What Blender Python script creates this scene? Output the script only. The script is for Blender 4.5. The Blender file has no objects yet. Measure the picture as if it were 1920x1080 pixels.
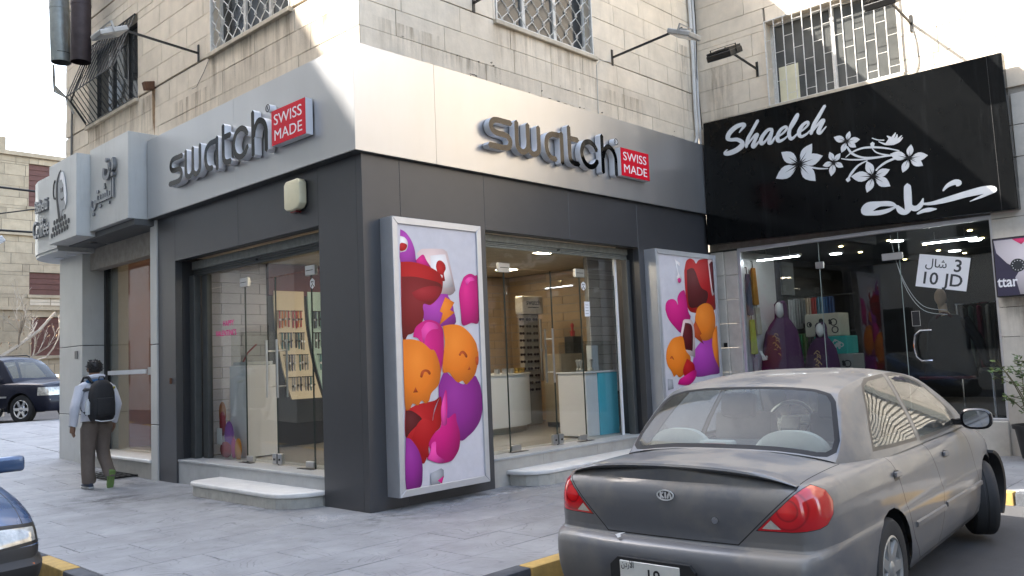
import bpy, bmesh, math, random
from mathutils import Vector, Matrix
random.seed(7)
S = bpy.context.scene
COL = S.collection
R = math.radians
PI = math.pi

# ------------------------------------------------------------------ camera
cd = bpy.data.cameras.new('camera')
cd.sensor_width = 36.0
cd.lens = 29.55
cd.clip_start = 0.05
cd.clip_end = 600
cam = bpy.data.objects.new('camera', cd)
COL.objects.link(cam)
yaw, pit, rol = R(43.3903), R(4.8503), R(-2.4178)
fw = Vector((math.cos(yaw)*math.cos(pit), math.sin(yaw)*math.cos(pit), math.sin(pit)))
r0 = Vector((math.sin(yaw), -math.cos(yaw), 0))
u0 = r0.cross(fw)
cr = r0*math.cos(rol) + u0*math.sin(rol)
cu = -r0*math.sin(rol) + u0*math.cos(rol)
mw = Matrix((cr, cu, -fw)).transposed().to_4x4()
mw.translation = Vector((-5.2706, -7.0903, 1.5))
cam.matrix_world = mw
S.camera = cam

# ------------------------------------------------------------------ light
SUN_DIR = Vector((0.85, -1.0, -1.22)).normalized()      # direction the sunlight travels
world = bpy.data.worlds.new('World')
S.world = world
world.use_nodes = True
wn = world.node_tree
wn.nodes.clear()
wo = wn.nodes.new('ShaderNodeOutputWorld')
wb = wn.nodes.new('ShaderNodeBackground')
sky = wn.nodes.new('ShaderNodeTexSky')
sky.sky_type = 'NISHITA'
sky.sun_disc = False
sky.sun_elevation = math.asin(-SUN_DIR.z)
sky.sun_rotation = math.atan2(-SUN_DIR.x, -SUN_DIR.y)
sky.air_density = 1.2
sky.dust_density = 3.0
sky.ozone_density = 1.0
wb.inputs['Strength'].default_value = 0.15
hs = wn.nodes.new('ShaderNodeHueSaturation')      # the camera's white balance leaves the shade nearly neutral
hs.inputs['Saturation'].default_value = 0.75
wn.links.new(sky.outputs[0], hs.inputs['Color'])
wn.links.new(hs.outputs[0], wb.inputs[0])
wn.links.new(wb.outputs[0], wo.inputs[0])
sl = bpy.data.lights.new('sun', 'SUN')
sl.energy = 3.0
sl.angle = R(0.5)
sl.color = (1.0, 0.94, 0.85)
so = bpy.data.objects.new('sun', sl)
COL.objects.link(so)
so.rotation_euler = SUN_DIR.to_track_quat('-Z', 'Y').to_euler()
so.location = (-20, 20, 30)
S.view_settings.view_transform = 'Standard'
S.view_settings.look = 'None'
S.view_settings.gamma = 1.0
S.view_settings.use_curve_mapping = False
S.view_settings.exposure = 2.8
S.render.engine = 'CYCLES'
S.cycles.max_bounces = 10
S.cycles.transparent_max_bounces = 16
S.cycles.caustics_reflective = False
S.cycles.caustics_refractive = False

# ------------------------------------------------------------------ materials
MATS = {}
def pm(name, col, rough=0.6, metal=0.0, var=0.12, scale=6.0, bump=0.0, bscale=40.0, spec=0.5, piece=0.0,
       streak=0.0, streak_col=(0.16, 0.12, 0.08), coat=0.0, emit=None, estr=0.0, stretch=(1, 1, 1), rvar=0.0):
    """Principled material with noise-driven colour variation, optional streak stains and fine bump."""
    if name in MATS: return MATS[name]
    m = bpy.data.materials.new(name); m.use_nodes = True
    nt = m.node_tree; N = nt.nodes; L = nt.links
    b = N['Principled BSDF']
    b.inputs['Roughness'].default_value = rough
    b.inputs['Metallic'].default_value = metal
    b.inputs['Specular IOR Level'].default_value = spec
    if coat: b.inputs['Coat Weight'].default_value = coat; b.inputs['Coat Roughness'].default_value = 0.06
    tc = N.new('ShaderNodeTexCoord')
    mp = N.new('ShaderNodeMapping'); mp.inputs['Scale'].default_value = stretch
    L.new(tc.outputs['Object'], mp.inputs[0])
    nz = N.new('ShaderNodeTexNoise'); nz.inputs['Scale'].default_value = scale; nz.inputs['Detail'].default_value = 6; nz.inputs['Roughness'].default_value = 0.65
    L.new(mp.outputs[0], nz.inputs['Vector'])
    mr = N.new('ShaderNodeMapRange'); mr.inputs[1].default_value = 0.3; mr.inputs[2].default_value = 0.7
    mr.inputs[3].default_value = 1 - var; mr.inputs[4].default_value = 1 + var
    L.new(nz.outputs[0], mr.inputs[0])
    val = mr.outputs[0]
    if piece:
        oi = N.new('ShaderNodeObjectInfo')
        mr2 = N.new('ShaderNodeMapRange'); mr2.inputs[3].default_value = 1 - piece; mr2.inputs[4].default_value = 1 + piece
        L.new(oi.outputs['Random'], mr2.inputs[0])
        mu = N.new('ShaderNodeMath'); mu.operation = 'MULTIPLY'
        L.new(val, mu.inputs[0]); L.new(mr2.outputs[0], mu.inputs[1]); val = mu.outputs[0]
    mx = N.new('ShaderNodeVectorMath'); mx.operation = 'SCALE'
    mx.inputs[0].default_value = col[:3]
    L.new(val, mx.inputs['Scale'])
    out = mx.outputs[0]
    if streak:
        mp2 = N.new('ShaderNodeMapping'); mp2.inputs['Scale'].default_value = (5, 5, 0.45)
        L.new(tc.outputs['Object'], mp2.inputs[0])
        n2 = N.new('ShaderNodeTexNoise'); n2.inputs['Scale'].default_value = 1.3; n2.inputs['Detail'].default_value = 8; n2.inputs['Roughness'].default_value = 0.7
        L.new(mp2.outputs[0], n2.inputs['Vector'])
        r2 = N.new('ShaderNodeMapRange'); r2.inputs[1].default_value = 0.55; r2.inputs[2].default_value = 0.78; r2.inputs[3].default_value = 0; r2.inputs[4].default_value = streak
        L.new(n2.outputs[0], r2.inputs[0])
        mc = N.new('ShaderNodeMix'); mc.data_type = 'RGBA'
        L.new(r2.outputs[0], mc.inputs[0]); L.new(out, mc.inputs[6]); mc.inputs[7].default_value = (*streak_col, 1)
        out = mc.outputs[2]
    L.new(out, b.inputs['Base Color'])
    if rvar:
        r3 = N.new('ShaderNodeMapRange'); r3.inputs[1].default_value = 0.3; r3.inputs[2].default_value = 0.7
        r3.inputs[3].default_value = max(0, rough - rvar); r3.inputs[4].default_value = min(1, rough + rvar)
        L.new(nz.outputs[0], r3.inputs[0]); L.new(r3.outputs[0], b.inputs['Roughness'])
    if bump:
        nb = N.new('ShaderNodeTexNoise'); nb.inputs['Scale'].default_value = bscale; nb.inputs['Detail'].default_value = 8; nb.inputs['Roughness'].default_value = 0.7
        L.new(tc.outputs['Object'], nb.inputs['Vector'])
        bp = N.new('ShaderNodeBump'); bp.inputs['Strength'].default_value = bump; bp.inputs['Distance'].default_value = 0.01
        L.new(nb.outputs[0], bp.inputs['Height']); L.new(bp.outputs[0], b.inputs['Normal'])
    if emit:
        b.inputs['Emission Color'].default_value = (*emit, 1); b.inputs['Emission Strength'].default_value = estr
    MATS[name] = m
    return m

def glass(name, tint=(0.93, 0.96, 0.95), ior=1.5, rough=0.0, dirt=0.0, dcol=(0.5, 0.47, 0.42), gain=1.0):
    if name in MATS: return MATS[name]
    m = bpy.data.materials.new(name); m.use_nodes = True
    nt = m.node_tree; N = nt.nodes; L = nt.links; N.clear()
    o = N.new('ShaderNodeOutputMaterial')
    t = N.new('ShaderNodeBsdfTransparent'); t.inputs[0].default_value = (*tint, 1)
    g = N.new('ShaderNodeBsdfGlossy'); g.inputs['Roughness'].default_value = rough
    fr = N.new('ShaderNodeFresnel'); gm = N.new('ShaderNodeNewGeometry')
    ir = N.new('ShaderNodeMapRange'); ir.inputs[3].default_value = ior; ir.inputs[4].default_value = 1/ior
    L.new(gm.outputs['Backfacing'], ir.inputs[0]); L.new(ir.outputs[0], fr.inputs[0])      # same reflectance from both sides of a pane
    mu = N.new('ShaderNodeMath'); mu.operation = 'MULTIPLY'; mu.inputs[1].default_value = gain; mu.use_clamp = True
    L.new(fr.outputs[0], mu.inputs[0])
    mx = N.new('ShaderNodeMixShader')
    L.new(mu.outputs[0], mx.inputs[0]); L.new(t.outputs[0], mx.inputs[1]); L.new(g.outputs[0], mx.inputs[2])
    last = mx.outputs[0]
    if dirt:
        d = N.new('ShaderNodeBsdfDiffuse'); d.inputs[0].default_value = (*dcol, 1)
        tc = N.new('ShaderNodeTexCoord'); nz = N.new('ShaderNodeTexNoise'); nz.inputs['Scale'].default_value = 5; nz.inputs['Detail'].default_value = 8
        L.new(tc.outputs['Object'], nz.inputs['Vector'])
        mr = N.new('ShaderNodeMapRange'); mr.inputs[1].default_value = 0.3; mr.inputs[2].default_value = 0.75; mr.inputs[3].default_value = dirt*0.5; mr.inputs[4].default_value = dirt*1.5
        L.new(nz.outputs[0], mr.inputs[0])
        m2 = N.new('ShaderNodeMixShader')
        L.new(mr.outputs[0], m2.inputs[0]); L.new(last, m2.inputs[1]); L.new(d.outputs[0], m2.inputs[2]); last = m2.outputs[0]
    L.new(last, o.inputs[0])
    MATS[name] = m
    return m

def flat(name, col, rough=0.6, metal=0.0, spec=0.4, coat=0.0):
    return pm(name, col, rough, metal, var=0.05, scale=9, spec=spec, coat=coat)

STONE = pm('cream limestone', (0.63, 0.55, 0.44), 0.85, var=0.11, scale=3.5, bump=0.3, bscale=22, piece=0.07, streak=0.36, streak_col=(0.33, 0.27, 0.19))
STONE_B = pm('tan limestone', (0.40, 0.33, 0.235), 0.9, var=0.16, scale=2.5, bump=0.3, bscale=12, piece=0.14, streak=0.4, streak_col=(0.2, 0.14, 0.09))
MORTAR = pm('grey mortar', (0.33, 0.30, 0.26), 0.95, var=0.2, scale=9)
MARBLE = pm('pale marble cladding', (0.50, 0.47, 0.42), 0.5, var=0.12, scale=5, bump=0.1, piece=0.05, streak=0.35, streak_col=(0.33, 0.24, 0.13))
WHITE_MARBLE = pm('white marble', (0.66, 0.65, 0.63), 0.4, var=0.09, scale=7, bump=0.06)
GREY_STONE = pm('grey threshold stone', (0.36, 0.37, 0.375), 0.45, var=0.10, scale=6, bump=0.05, streak=0.2, streak_col=(0.2, 0.19, 0.18))
FLOOR_IN = pm('polished shop floor', (0.40, 0.37, 0.33), 0.18, var=0.06)
CLAD = pm('charcoal composite cladding', (0.078, 0.079, 0.085), 0.33, metal=0.45, var=0.06, scale=1.6)
ALU = pm('brushed aluminium fascia', (0.51, 0.51, 0.515), 0.34, metal=0.82, var=0.05, scale=1.2, streak=0.10, streak_col=(0.42, 0.42, 0.43), rvar=0.05, stretch=(1, 1, 0.3))
ALU_D = pm('dull aluminium panels', (0.54, 0.545, 0.53), 0.5, metal=0.2, var=0.07, scale=1.5, streak=0.4, streak_col=(0.28, 0.28, 0.27))
ALU_F = pm('silver aluminium frame', (0.56, 0.57, 0.60), 0.38, metal=0.6, var=0.05)
CHROME = pm('polished chrome', (0.72, 0.72, 0.73), 0.12, metal=1.0, var=0.03)
STEEL = pm('satin steel', (0.55, 0.55, 0.55), 0.3, metal=1.0, var=0.06)
BLACK = pm('matt black', (0.013, 0.013, 0.014), 0.6, var=0.1)
BLACK_M = pm('black painted metal', (0.02, 0.019, 0.018), 0.45, metal=0.3, var=0.25, scale=20)
RUBBER = pm('black rubber', (0.018, 0.018, 0.019), 0.85, var=0.2, scale=12, bump=0.1)
BLACK_SIGN = pm('glossy black sign sheet', (0.004, 0.0043, 0.0046), 0.12, var=0.15, streak=0.16, streak_col=(0.06, 0.065, 0.07), spec=0.14, rvar=0.04)
WHITE_P = pm('white acrylic', (0.74, 0.75, 0.78), 0.4, var=0.03)
WHITE_PAINT = pm('white painted metal', (0.62, 0.60, 0.56), 0.55, var=0.15, scale=20)
MIRROR_DK = pm('dark mirrored letter face', (0.05, 0.048, 0.047), 0.06, metal=1.0, var=0.05)
RED = pm('red acrylic', (0.55, 0.004, 0.022), 0.5, var=0.03, spec=0.15)
CREAM = pm('cream plastic', (0.66, 0.62, 0.44), 0.45, var=0.06)
GLASS = glass('shop glass', (0.87, 0.89, 0.885), 1.5)
GLASS_DK = pm('dark window pane', (0.05, 0.053, 0.055), 0.06, var=0.4, scale=2.2, spec=0.6)
GALV = pm('galvanised shutter steel', (0.26, 0.27, 0.25), 0.5, metal=0.4, var=0.2, scale=14)
SHUT_D = pm('dark shutter steel', (0.075, 0.08, 0.08), 0.5, metal=0.3, var=0.12)
ASPHALT = pm('worn asphalt', (0.055, 0.055, 0.058), 0.9, var=0.22, scale=1.5, bump=0.5, bscale=90)
YELLOW = pm('worn yellow kerb paint', (0.44, 0.285, 0.085), 0.8, var=0.25, scale=8, bump=0.3, bscale=40, streak=0.5, streak_col=(0.22, 0.18, 0.12))
KERB_BLK = pm('worn black kerb paint', (0.055, 0.06, 0.07), 0.8, var=0.35, scale=8, bump=0.3, bscale=40)
IN_WHITE = pm('shop white wall', (0.66, 0.67, 0.66), 0.7, var=0.04)
IN_DARK = pm('dark shop wall', (0.02, 0.02, 0.021), 0.6, var=0.1)
BRICK_LAMPLIT = pm('lamplit white brick', (0.36, 0.255, 0.15), 0.75, var=0.08, scale=6, bump=0.25, bscale=25, piece=0.06)  # white brick with the warm lamp glow put into its colour
BRICK_W = pm('sky tinted white brick', (0.49, 0.49, 0.56), 0.75, var=0.07, scale=6, bump=0.25, bscale=25, piece=0.05)  # bluish sky reflection is put into the white brick colour
LAMP_W = pm('warm ceiling lamp', (0.9, 0.85, 0.75), 0.5, emit=(1.0, 0.82, 0.60), estr=10.0)
LAMP_C = pm('cool ceiling lamp', (0.9, 0.9, 0.9), 0.5, emit=(0.93, 0.97, 1.0), estr=6.0)
LAMP_Y = pm('small warm spot', (0.9, 0.8, 0.5), 0.5, emit=(1.0, 0.78, 0.35), estr=5.0)
RUST = pm('rusty iron', (0.12, 0.055, 0.03), 0.85, metal=0.2, var=0.4, scale=14)
DUCT_G = pm('weathered galvanised duct', (0.30, 0.32, 0.31), 0.5, metal=0.5, var=0.2, scale=4, streak=0.7, streak_col=(0.17, 0.10, 0.06))
DUCT_D = pm('dark rusty duct', (0.06, 0.045, 0.048), 0.6, metal=0.3, var=0.3, scale=5, streak=0.5, streak_col=(0.10, 0.05, 0.03))

def paving_mat():
    m = pm('stamped concrete paving', (0.238, 0.242, 0.250), 0.6, var=0.22, scale=2.2, piece=0.06)
    nt = m.node_tree; N = nt.nodes; L = nt.links; b = N['Principled BSDF']
    tc = N.new('ShaderNodeTexCoord'); nz = N.new('ShaderNodeTexNoise'); nz.inputs['Scale'].default_value = 1.1; nz.inputs['Detail'].default_value = 3
    L.new(tc.outputs['Object'], nz.inputs['Vector'])
    ad = N.new('ShaderNodeVectorMath'); ad.operation = 'MULTIPLY_ADD'; ad.inputs[1].default_value = (0.9, 0.9, 0)
    L.new(nz.outputs['Color'], ad.inputs[0]); L.new(tc.outputs['Object'], ad.inputs[2])
    wv = N.new('ShaderNodeTexVoronoi'); wv.feature = 'F1'; wv.inputs['Scale'].default_value = 1.7
    L.new(ad.outputs[0], wv.inputs['Vector'])
    sn = N.new('ShaderNodeMath'); sn.operation = 'MULTIPLY'; sn.inputs[1].default_value = 62
    L.new(wv.outputs['Distance'], sn.inputs[0])
    s2 = N.new('ShaderNodeMath'); s2.operation = 'SINE'; L.new(sn.outputs[0], s2.inputs[0])
    cr_ = N.new('ShaderNodeMapRange'); cr_.inputs[1].default_value = 0.82; cr_.inputs[2].default_value = 1.0; cr_.inputs[3].default_value = 0; cr_.inputs[4].default_value = 1
    L.new(s2.outputs[0], cr_.inputs[0])
    n3 = N.new('ShaderNodeTexNoise'); n3.inputs['Scale'].default_value = 4; n3.inputs['Detail'].default_value = 4
    L.new(tc.outputs['Object'], n3.inputs['Vector'])
    m3 = N.new('ShaderNodeMapRange'); m3.inputs[1].default_value = 0.48; m3.inputs[2].default_value = 0.62
    L.new(n3.outputs[0], m3.inputs[0])
    mm = N.new('ShaderNodeMath'); mm.operation = 'MULTIPLY'; L.new(cr_.outputs[0], mm.inputs[0]); L.new(m3.outputs[0], mm.inputs[1])
    n4 = N.new('ShaderNodeTexNoise'); n4.inputs['Scale'].default_value = 30; n4.inputs['Detail'].default_value = 6
    L.new(tc.outputs['Object'], n4.inputs['Vector'])
    hh = N.new('ShaderNodeMath'); hh.operation = 'MULTIPLY_ADD'; hh.inputs[1].default_value = -1.0
    L.new(mm.outputs[0], hh.inputs[0]); L.new(n4.outputs[0], hh.inputs[2])
    bp = N.new('ShaderNodeBump'); bp.inputs['Strength'].default_value = 0.45; bp.inputs['Distance'].default_value = 0.008
    L.new(hh.outputs[0], bp.inputs['Height']); L.new(bp.outputs[0], b.inputs['Normal'])
    # dirt caught in the stamped grooves and broad worn blotches
    src = b.inputs['Base Color'].links[0].from_socket
    mc = N.new('ShaderNodeMix'); mc.data_type = 'RGBA'; mc.inputs[7].default_value = (0.10, 0.10, 0.11, 1)
    m5 = N.new('ShaderNodeMath'); m5.operation = 'MULTIPLY'; m5.inputs[1].default_value = 0.62
    L.new(mm.outputs[0], m5.inputs[0]); L.new(m5.outputs[0], mc.inputs[0]); L.new(src, mc.inputs[6])
    n6 = N.new('ShaderNodeTexNoise'); n6.inputs['Scale'].default_value = 0.8; n6.inputs['Detail'].default_value = 7; n6.inputs['Roughness'].default_value = 0.7
    L.new(tc.outputs['Object'], n6.inputs['Vector'])
    m6 = N.new('ShaderNodeMapRange'); m6.inputs[1].default_value = 0.56; m6.inputs[2].default_value = 0.72; m6.inputs[3].default_value = 0; m6.inputs[4].default_value = 0.6
    L.new(n6.outputs[0], m6.inputs[0])
    mc2 = N.new('ShaderNodeMix'); mc2.data_type = 'RGBA'; mc2.inputs[7].default_value = (0.14, 0.14, 0.155, 1)
    L.new(m6.outputs[0], mc2.inputs[0]); L.new(mc.outputs[2], mc2.inputs[6])
    L.new(mc2.outputs[2], b.inputs['Base Color'])
    return m
PAVING = paving_mat()

def paint_mat(name, col, dust=(0.30, 0.275, 0.235), damt=0.75, metal=0.55, rough=0.33, coat=0.7):
    """Car paint whose upward faces carry settled dust."""
    m = bpy.data.materials.new(name); m.use_nodes = True
    nt = m.node_tree; N = nt.nodes; L = nt.links; b = N['Principled BSDF']
    b.inputs['Metallic'].default_value = metal; b.inputs['Coat Weight'].default_value = 0.6; b.inputs['Coat Roughness'].default_value = 0.08
    g = N.new('ShaderNodeNewGeometry'); sp = N.new('ShaderNodeSeparateXYZ'); L.new(g.outputs['Normal'], sp.inputs[0])
    tc = N.new('ShaderNodeTexCoord'); nz = N.new('ShaderNodeTexNoise'); nz.inputs['Scale'].default_value = 2.4; nz.inputs['Detail'].default_value = 8; nz.inputs['Roughness'].default_value = 0.6
    L.new(tc.outputs['Object'], nz.inputs['Vector'])
    mr = N.new('ShaderNodeMapRange'); mr.inputs[1].default_value = 0.0; mr.inputs[2].default_value = 0.9; mr.inputs[3].default_value = 0.42; mr.inputs[4].default_value = 1.0
    L.new(sp.outputs['Z'], mr.inputs[0])
    m2 = N.new('ShaderNodeMapRange'); m2.inputs[1].default_value = 0.44; m2.inputs[2].default_value = 0.56; m2.inputs[3].default_value = 0.12; m2.inputs[4].default_value = 1.0
    L.new(nz.outputs[0], m2.inputs[0])
    mu = N.new('ShaderNodeMath'); mu.operation = 'MULTIPLY'; L.new(mr.outputs[0], mu.inputs[0]); L.new(m2.outputs[0], mu.inputs[1])
    mu2 = N.new('ShaderNodeMath'); mu2.operation = 'MULTIPLY'; mu2.inputs[1].default_value = damt; L.new(mu.outputs[0], mu2.inputs[0])
    mx = N.new('ShaderNodeMix'); mx.data_type = 'RGBA'; mx.inputs[6].default_value = (*col, 1); mx.inputs[7].default_value = (*dust, 1)
    L.new(mu2.outputs[0], mx.inputs[0]); L.new(mx.outputs[2], b.inputs['Base Color'])
    def lerp(a, c, sock):
        q = N.new('ShaderNodeMapRange'); q.inputs[3].default_value = a; q.inputs[4].default_value = c
        L.new(mu2.outputs[0], q.inputs[0]); L.new(q.outputs[0], sock)
    lerp(metal, 0.0, b.inputs['Metallic']); lerp(rough, 0.75, b.inputs['Roughness']); lerp(coat, 0.08, b.inputs['Coat Weight'])
    MATS[name] = m
    return m

def stain_mat(axis, col=(0.16, 0.12, 0.085), amt=0.55, key=''):
    """Washed-down dirt: see-through film whose cover follows streaky noise and thins towards its edges."""
    m = bpy.data.materials.new('water stain ' + axis + key); m.use_nodes = True
    nt = m.node_tree; N = nt.nodes; L = nt.links; N.clear()
    o = N.new('ShaderNodeOutputMaterial'); t = N.new('ShaderNodeBsdfTransparent'); d = N.new('ShaderNodeBsdfDiffuse'); d.inputs[0].default_value = (*col, 1)
    tc = N.new('ShaderNodeTexCoord'); sp = N.new('ShaderNodeSeparateXYZ'); L.new(tc.outputs['Generated'], sp.inputs[0])
    def mth(op, a, b=None):
        q = N.new('ShaderNodeMath'); q.operation = op; q.use_clamp = op == 'MULTIPLY'
        for i, s in enumerate((a, b)):
            if s is None: continue
            if isinstance(s, (int, float)): q.inputs[i].default_value = s
            else: L.new(s, q.inputs[i])
        return q.outputs[0]
    u = sp.outputs['X' if axis == 'x' else 'Y']; v = sp.outputs['Z']
    edge = mth('MULTIPLY', mth('MULTIPLY', u, mth('SUBTRACT', 1.0, u)), 5.0)
    fade = mth('POWER', v, 0.8)
    mp = N.new('ShaderNodeMapping'); mp.inputs['Scale'].default_value = (7, 7, 0.6); L.new(tc.outputs['Object'], mp.inputs[0])
    nz = N.new('ShaderNodeTexNoise'); nz.inputs['Scale'].default_value = 1.6; nz.inputs['Detail'].default_value = 8; nz.inputs['Roughness'].default_value = 0.7; L.new(mp.outputs[0], nz.inputs['Vector'])
    mr = N.new('ShaderNodeMapRange'); mr.inputs[1].default_value = 0.44; mr.inputs[2].default_value = 0.68; mr.inputs[4].default_value = amt; L.new(nz.outputs[0], mr.inputs[0])
    fac = mth('MULTIPLY', mth('MULTIPLY', edge, fade), mr.outputs[0])
    mx = N.new('ShaderNodeMixShader'); L.new(fac, mx.inputs[0]); L.new(t.outputs[0], mx.inputs[1]); L.new(d.outputs[0], mx.inputs[2]); L.new(mx.outputs[0], o.inputs[0])
    return m

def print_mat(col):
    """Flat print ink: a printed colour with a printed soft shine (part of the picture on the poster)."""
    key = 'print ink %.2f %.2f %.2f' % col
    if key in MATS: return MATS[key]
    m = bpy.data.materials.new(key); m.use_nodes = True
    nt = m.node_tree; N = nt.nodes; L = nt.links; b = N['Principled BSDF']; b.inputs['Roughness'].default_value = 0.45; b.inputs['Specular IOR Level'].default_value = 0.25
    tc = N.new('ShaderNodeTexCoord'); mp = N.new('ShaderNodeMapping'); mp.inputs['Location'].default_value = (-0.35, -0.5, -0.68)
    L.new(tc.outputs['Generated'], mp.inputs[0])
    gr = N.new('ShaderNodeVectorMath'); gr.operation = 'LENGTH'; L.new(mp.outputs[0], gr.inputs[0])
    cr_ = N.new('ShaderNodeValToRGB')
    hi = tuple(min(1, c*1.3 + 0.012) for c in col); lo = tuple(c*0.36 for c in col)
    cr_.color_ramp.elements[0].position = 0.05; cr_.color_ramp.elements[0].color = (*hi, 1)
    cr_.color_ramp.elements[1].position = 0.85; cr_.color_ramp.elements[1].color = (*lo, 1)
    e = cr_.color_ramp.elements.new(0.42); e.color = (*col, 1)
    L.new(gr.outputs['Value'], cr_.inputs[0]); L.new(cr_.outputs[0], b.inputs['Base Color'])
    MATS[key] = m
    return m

# ------------------------------------------------------------------ mesh helpers
class MB:
    def __init__(s): s.v = []; s.f = []; s.k = []
    def add(s, vs, fs, k=0):
        o = len(s.v); s.v += [tuple(p) for p in vs]
        s.f += [tuple(i + o for i in f) for f in fs]; s.k += [k]*len(fs)
        return s
    def box(s, x0, x1, y0, y1, z0, z1, k=0):
        v = [(x, y, z) for x in (x0, x1) for y in (y0, y1) for z in (z0, z1)]
        return s.add(v, [(0, 1, 3, 2), (4, 6, 7, 5), (0, 4, 5, 1), (2, 3, 7, 6), (0, 2, 6, 4), (1, 5, 7, 3)], k)
    def obox(s, c, ax, hs, k=0):
        """oriented box: centre, three axes (Vectors), half sizes"""
        c = Vector(c); a = [Vector(q).normalized()*h for q, h in zip(ax, hs)]
        v = [c + a[0]*i + a[1]*j + a[2]*l for i in (-1, 1) for j in (-1, 1) for l in (-1, 1)]
        return s.add(v, [(0, 1, 3, 2), (4, 6, 7, 5), (0, 4, 5, 1), (2, 3, 7, 6), (0, 2, 6, 4), (1, 5, 7, 3)], k)
    def prism(s, pts, fr, d0, d1, k=0):
        """extruded polygon: pts in (s,z) of a frame function fr(s,z,d)"""
        n = len(pts)
        v = [fr(a, b, d1) for a, b in pts] + [fr(a, b, d0) for a, b in pts]
        f = [tuple(range(n)), tuple(range(2*n - 1, n - 1, -1))] + [(i, i + n, (i + 1) % n + n, (i + 1) % n) for i in range(n)]
        return s.add(v, f, k)
    def sheet(s, pts, fr, d, k=0):
        return s.add([fr(a, b, d) for a, b in pts], [tuple(range(len(pts)))], k)
    def tube(s, pts, r, n=8, k=0, cap=True):
        pts = [Vector(p) for p in pts]; m = len(pts)
        rs = r if isinstance(r, (list, tuple)) else [r]*m
        o = len(s.v); prev = None
        for i, p in enumerate(pts):
            t = (pts[min(i + 1, m - 1)] - pts[max(i - 1, 0)]).normalized()
            if prev is None:
                prev = t.orthogonal().normalized()
            a = (prev - t*prev.dot(t)).normalized(); prev = a; b = t.cross(a)
            for q in range(n):
                an = 2*PI*q/n
                s.v.append(tuple(p + (a*math.cos(an) + b*math.sin(an))*rs[i]))
        for i in range(m - 1):
            for q in range(n):
                s.f.append((o + i*n + q, o + i*n + (q + 1) % n, o + (i + 1)*n + (q + 1) % n, o + (i + 1)*n + q)); s.k.append(k)
        if cap:
            s.f.append(tuple(o + q for q in range(n - 1, -1, -1))); s.k.append(k)
            s.f.append(tuple(o + (m - 1)*n + q for q in range(n))); s.k.append(k)
        return s
    def lathe(s, prof, c=(0, 0, 0), n=20, ax='z', sx=1.0, sy=1.0, k=0):
        """profile of (radius, height) about an axis through c"""
        o = len(s.v); m = len(prof); c = Vector(c)
        for r, h in prof:
            for q in range(n):
                a = 2*PI*q/n; x = r*math.cos(a)*sx; y = r*math.sin(a)*sy
                s.v.append(tuple(c + (Vector((x, y, h)) if ax == 'z' else Vector((x, h, y)) if ax == 'y' else Vector((h, x, y)))))
        for i in range(m - 1):
            for q in range(n):
                s.f.append((o + i*n + q, o + i*n + (q + 1) % n, o + (i + 1)*n + (q + 1) % n, o + (i + 1)*n + q)); s.k.append(k)
        s.f.append(tuple(o + q for q in range(n - 1, -1, -1))); s.k.append(k)
        s.f.append(tuple(o + (m - 1)*n + q for q in range(n))); s.k.append(k)
        return s
    def ball(s, c, rx, ry, rz, n=12, m=8, k=0):
        prof = [(max(1e-4, math.sin(PI*i/m)), -math.cos(PI*i/m)) for i in range(m + 1)]
        o = len(s.v)
        s.lathe(prof, (0, 0, 0), n, 'z', k=k)
        for i in range(o, len(s.v)):
            x, y, z = s.v[i]; s.v[i] = (c[0] + x*rx, c[1] + y*ry, c[2] + z*rz)
        return s
    def ribbon(s, pts, fr, d0, d1, k=0, sub=5, kside=None, lift=2e-5):
        """thick brush stroke along (s,z,halfwidth) points on a frame; rounded by spline"""
        P = spline(pts, sub); n = len(P); L_, R_ = [], []
        for i, (a, b, w) in enumerate(P):
            a0, b0, _ = P[max(i - 1, 0)]; a1, b1, _ = P[min(i + 1, n - 1)]
            tx, ty = a1 - a0, b1 - b0; q = math.hypot(tx, ty) or 1; tx /= q; ty /= q
            L_.append((a - ty*w, b + tx*w)); R_.append((a + ty*w, b - tx*w))
        # round caps
        def capp(i, sg):
            a, b, w = P[i]; j = i + 1 if i == 0 else i - 1
            tx, ty = a - P[j][0], b - P[j][1]; q = math.hypot(tx, ty) or 1; tx /= q; ty /= q
            return (a + tx*w*0.8, b + ty*w*0.8)
        o = len(s.v)
        for i in range(n):
            dd = d1 + i*lift
            for (a, b), d in ((L_[i], dd), (R_[i], dd), (L_[i], d0), (R_[i], d0)):
                s.v.append(tuple(fr(a, b, d)))
        c0 = len(s.v)
        for i in (0, n - 1):
            a, b = capp(i, 1)
            s.v.append(tuple(fr(a, b, d1 + i*lift))); s.v.append(tuple(fr(a, b, d0)))
        ks = k if kside is None else kside
        for i in range(n - 1):
            A = o + 4*i; B = A + 4
            for f, kk in (((A, A + 1, B + 1, B), k), ((A + 2, B + 2, B + 3, A + 3), ks), ((A, B, B + 2, A + 2), ks), ((A + 1, A + 3, B + 3, B + 1), ks)):
                s.f.append(f); s.k.append(kk)
        for A, c in ((o, c0), (o + 4*(n - 1), c0 + 2)):
            for f, kk in (((A, c, A + 1), k), ((A, A + 2, c + 1, c), ks), ((A + 1, c, c + 1, A + 3), ks), ((A + 2, A + 3, c + 1), ks)):
                s.f.append(f); s.k.append(kk)
        return s
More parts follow.
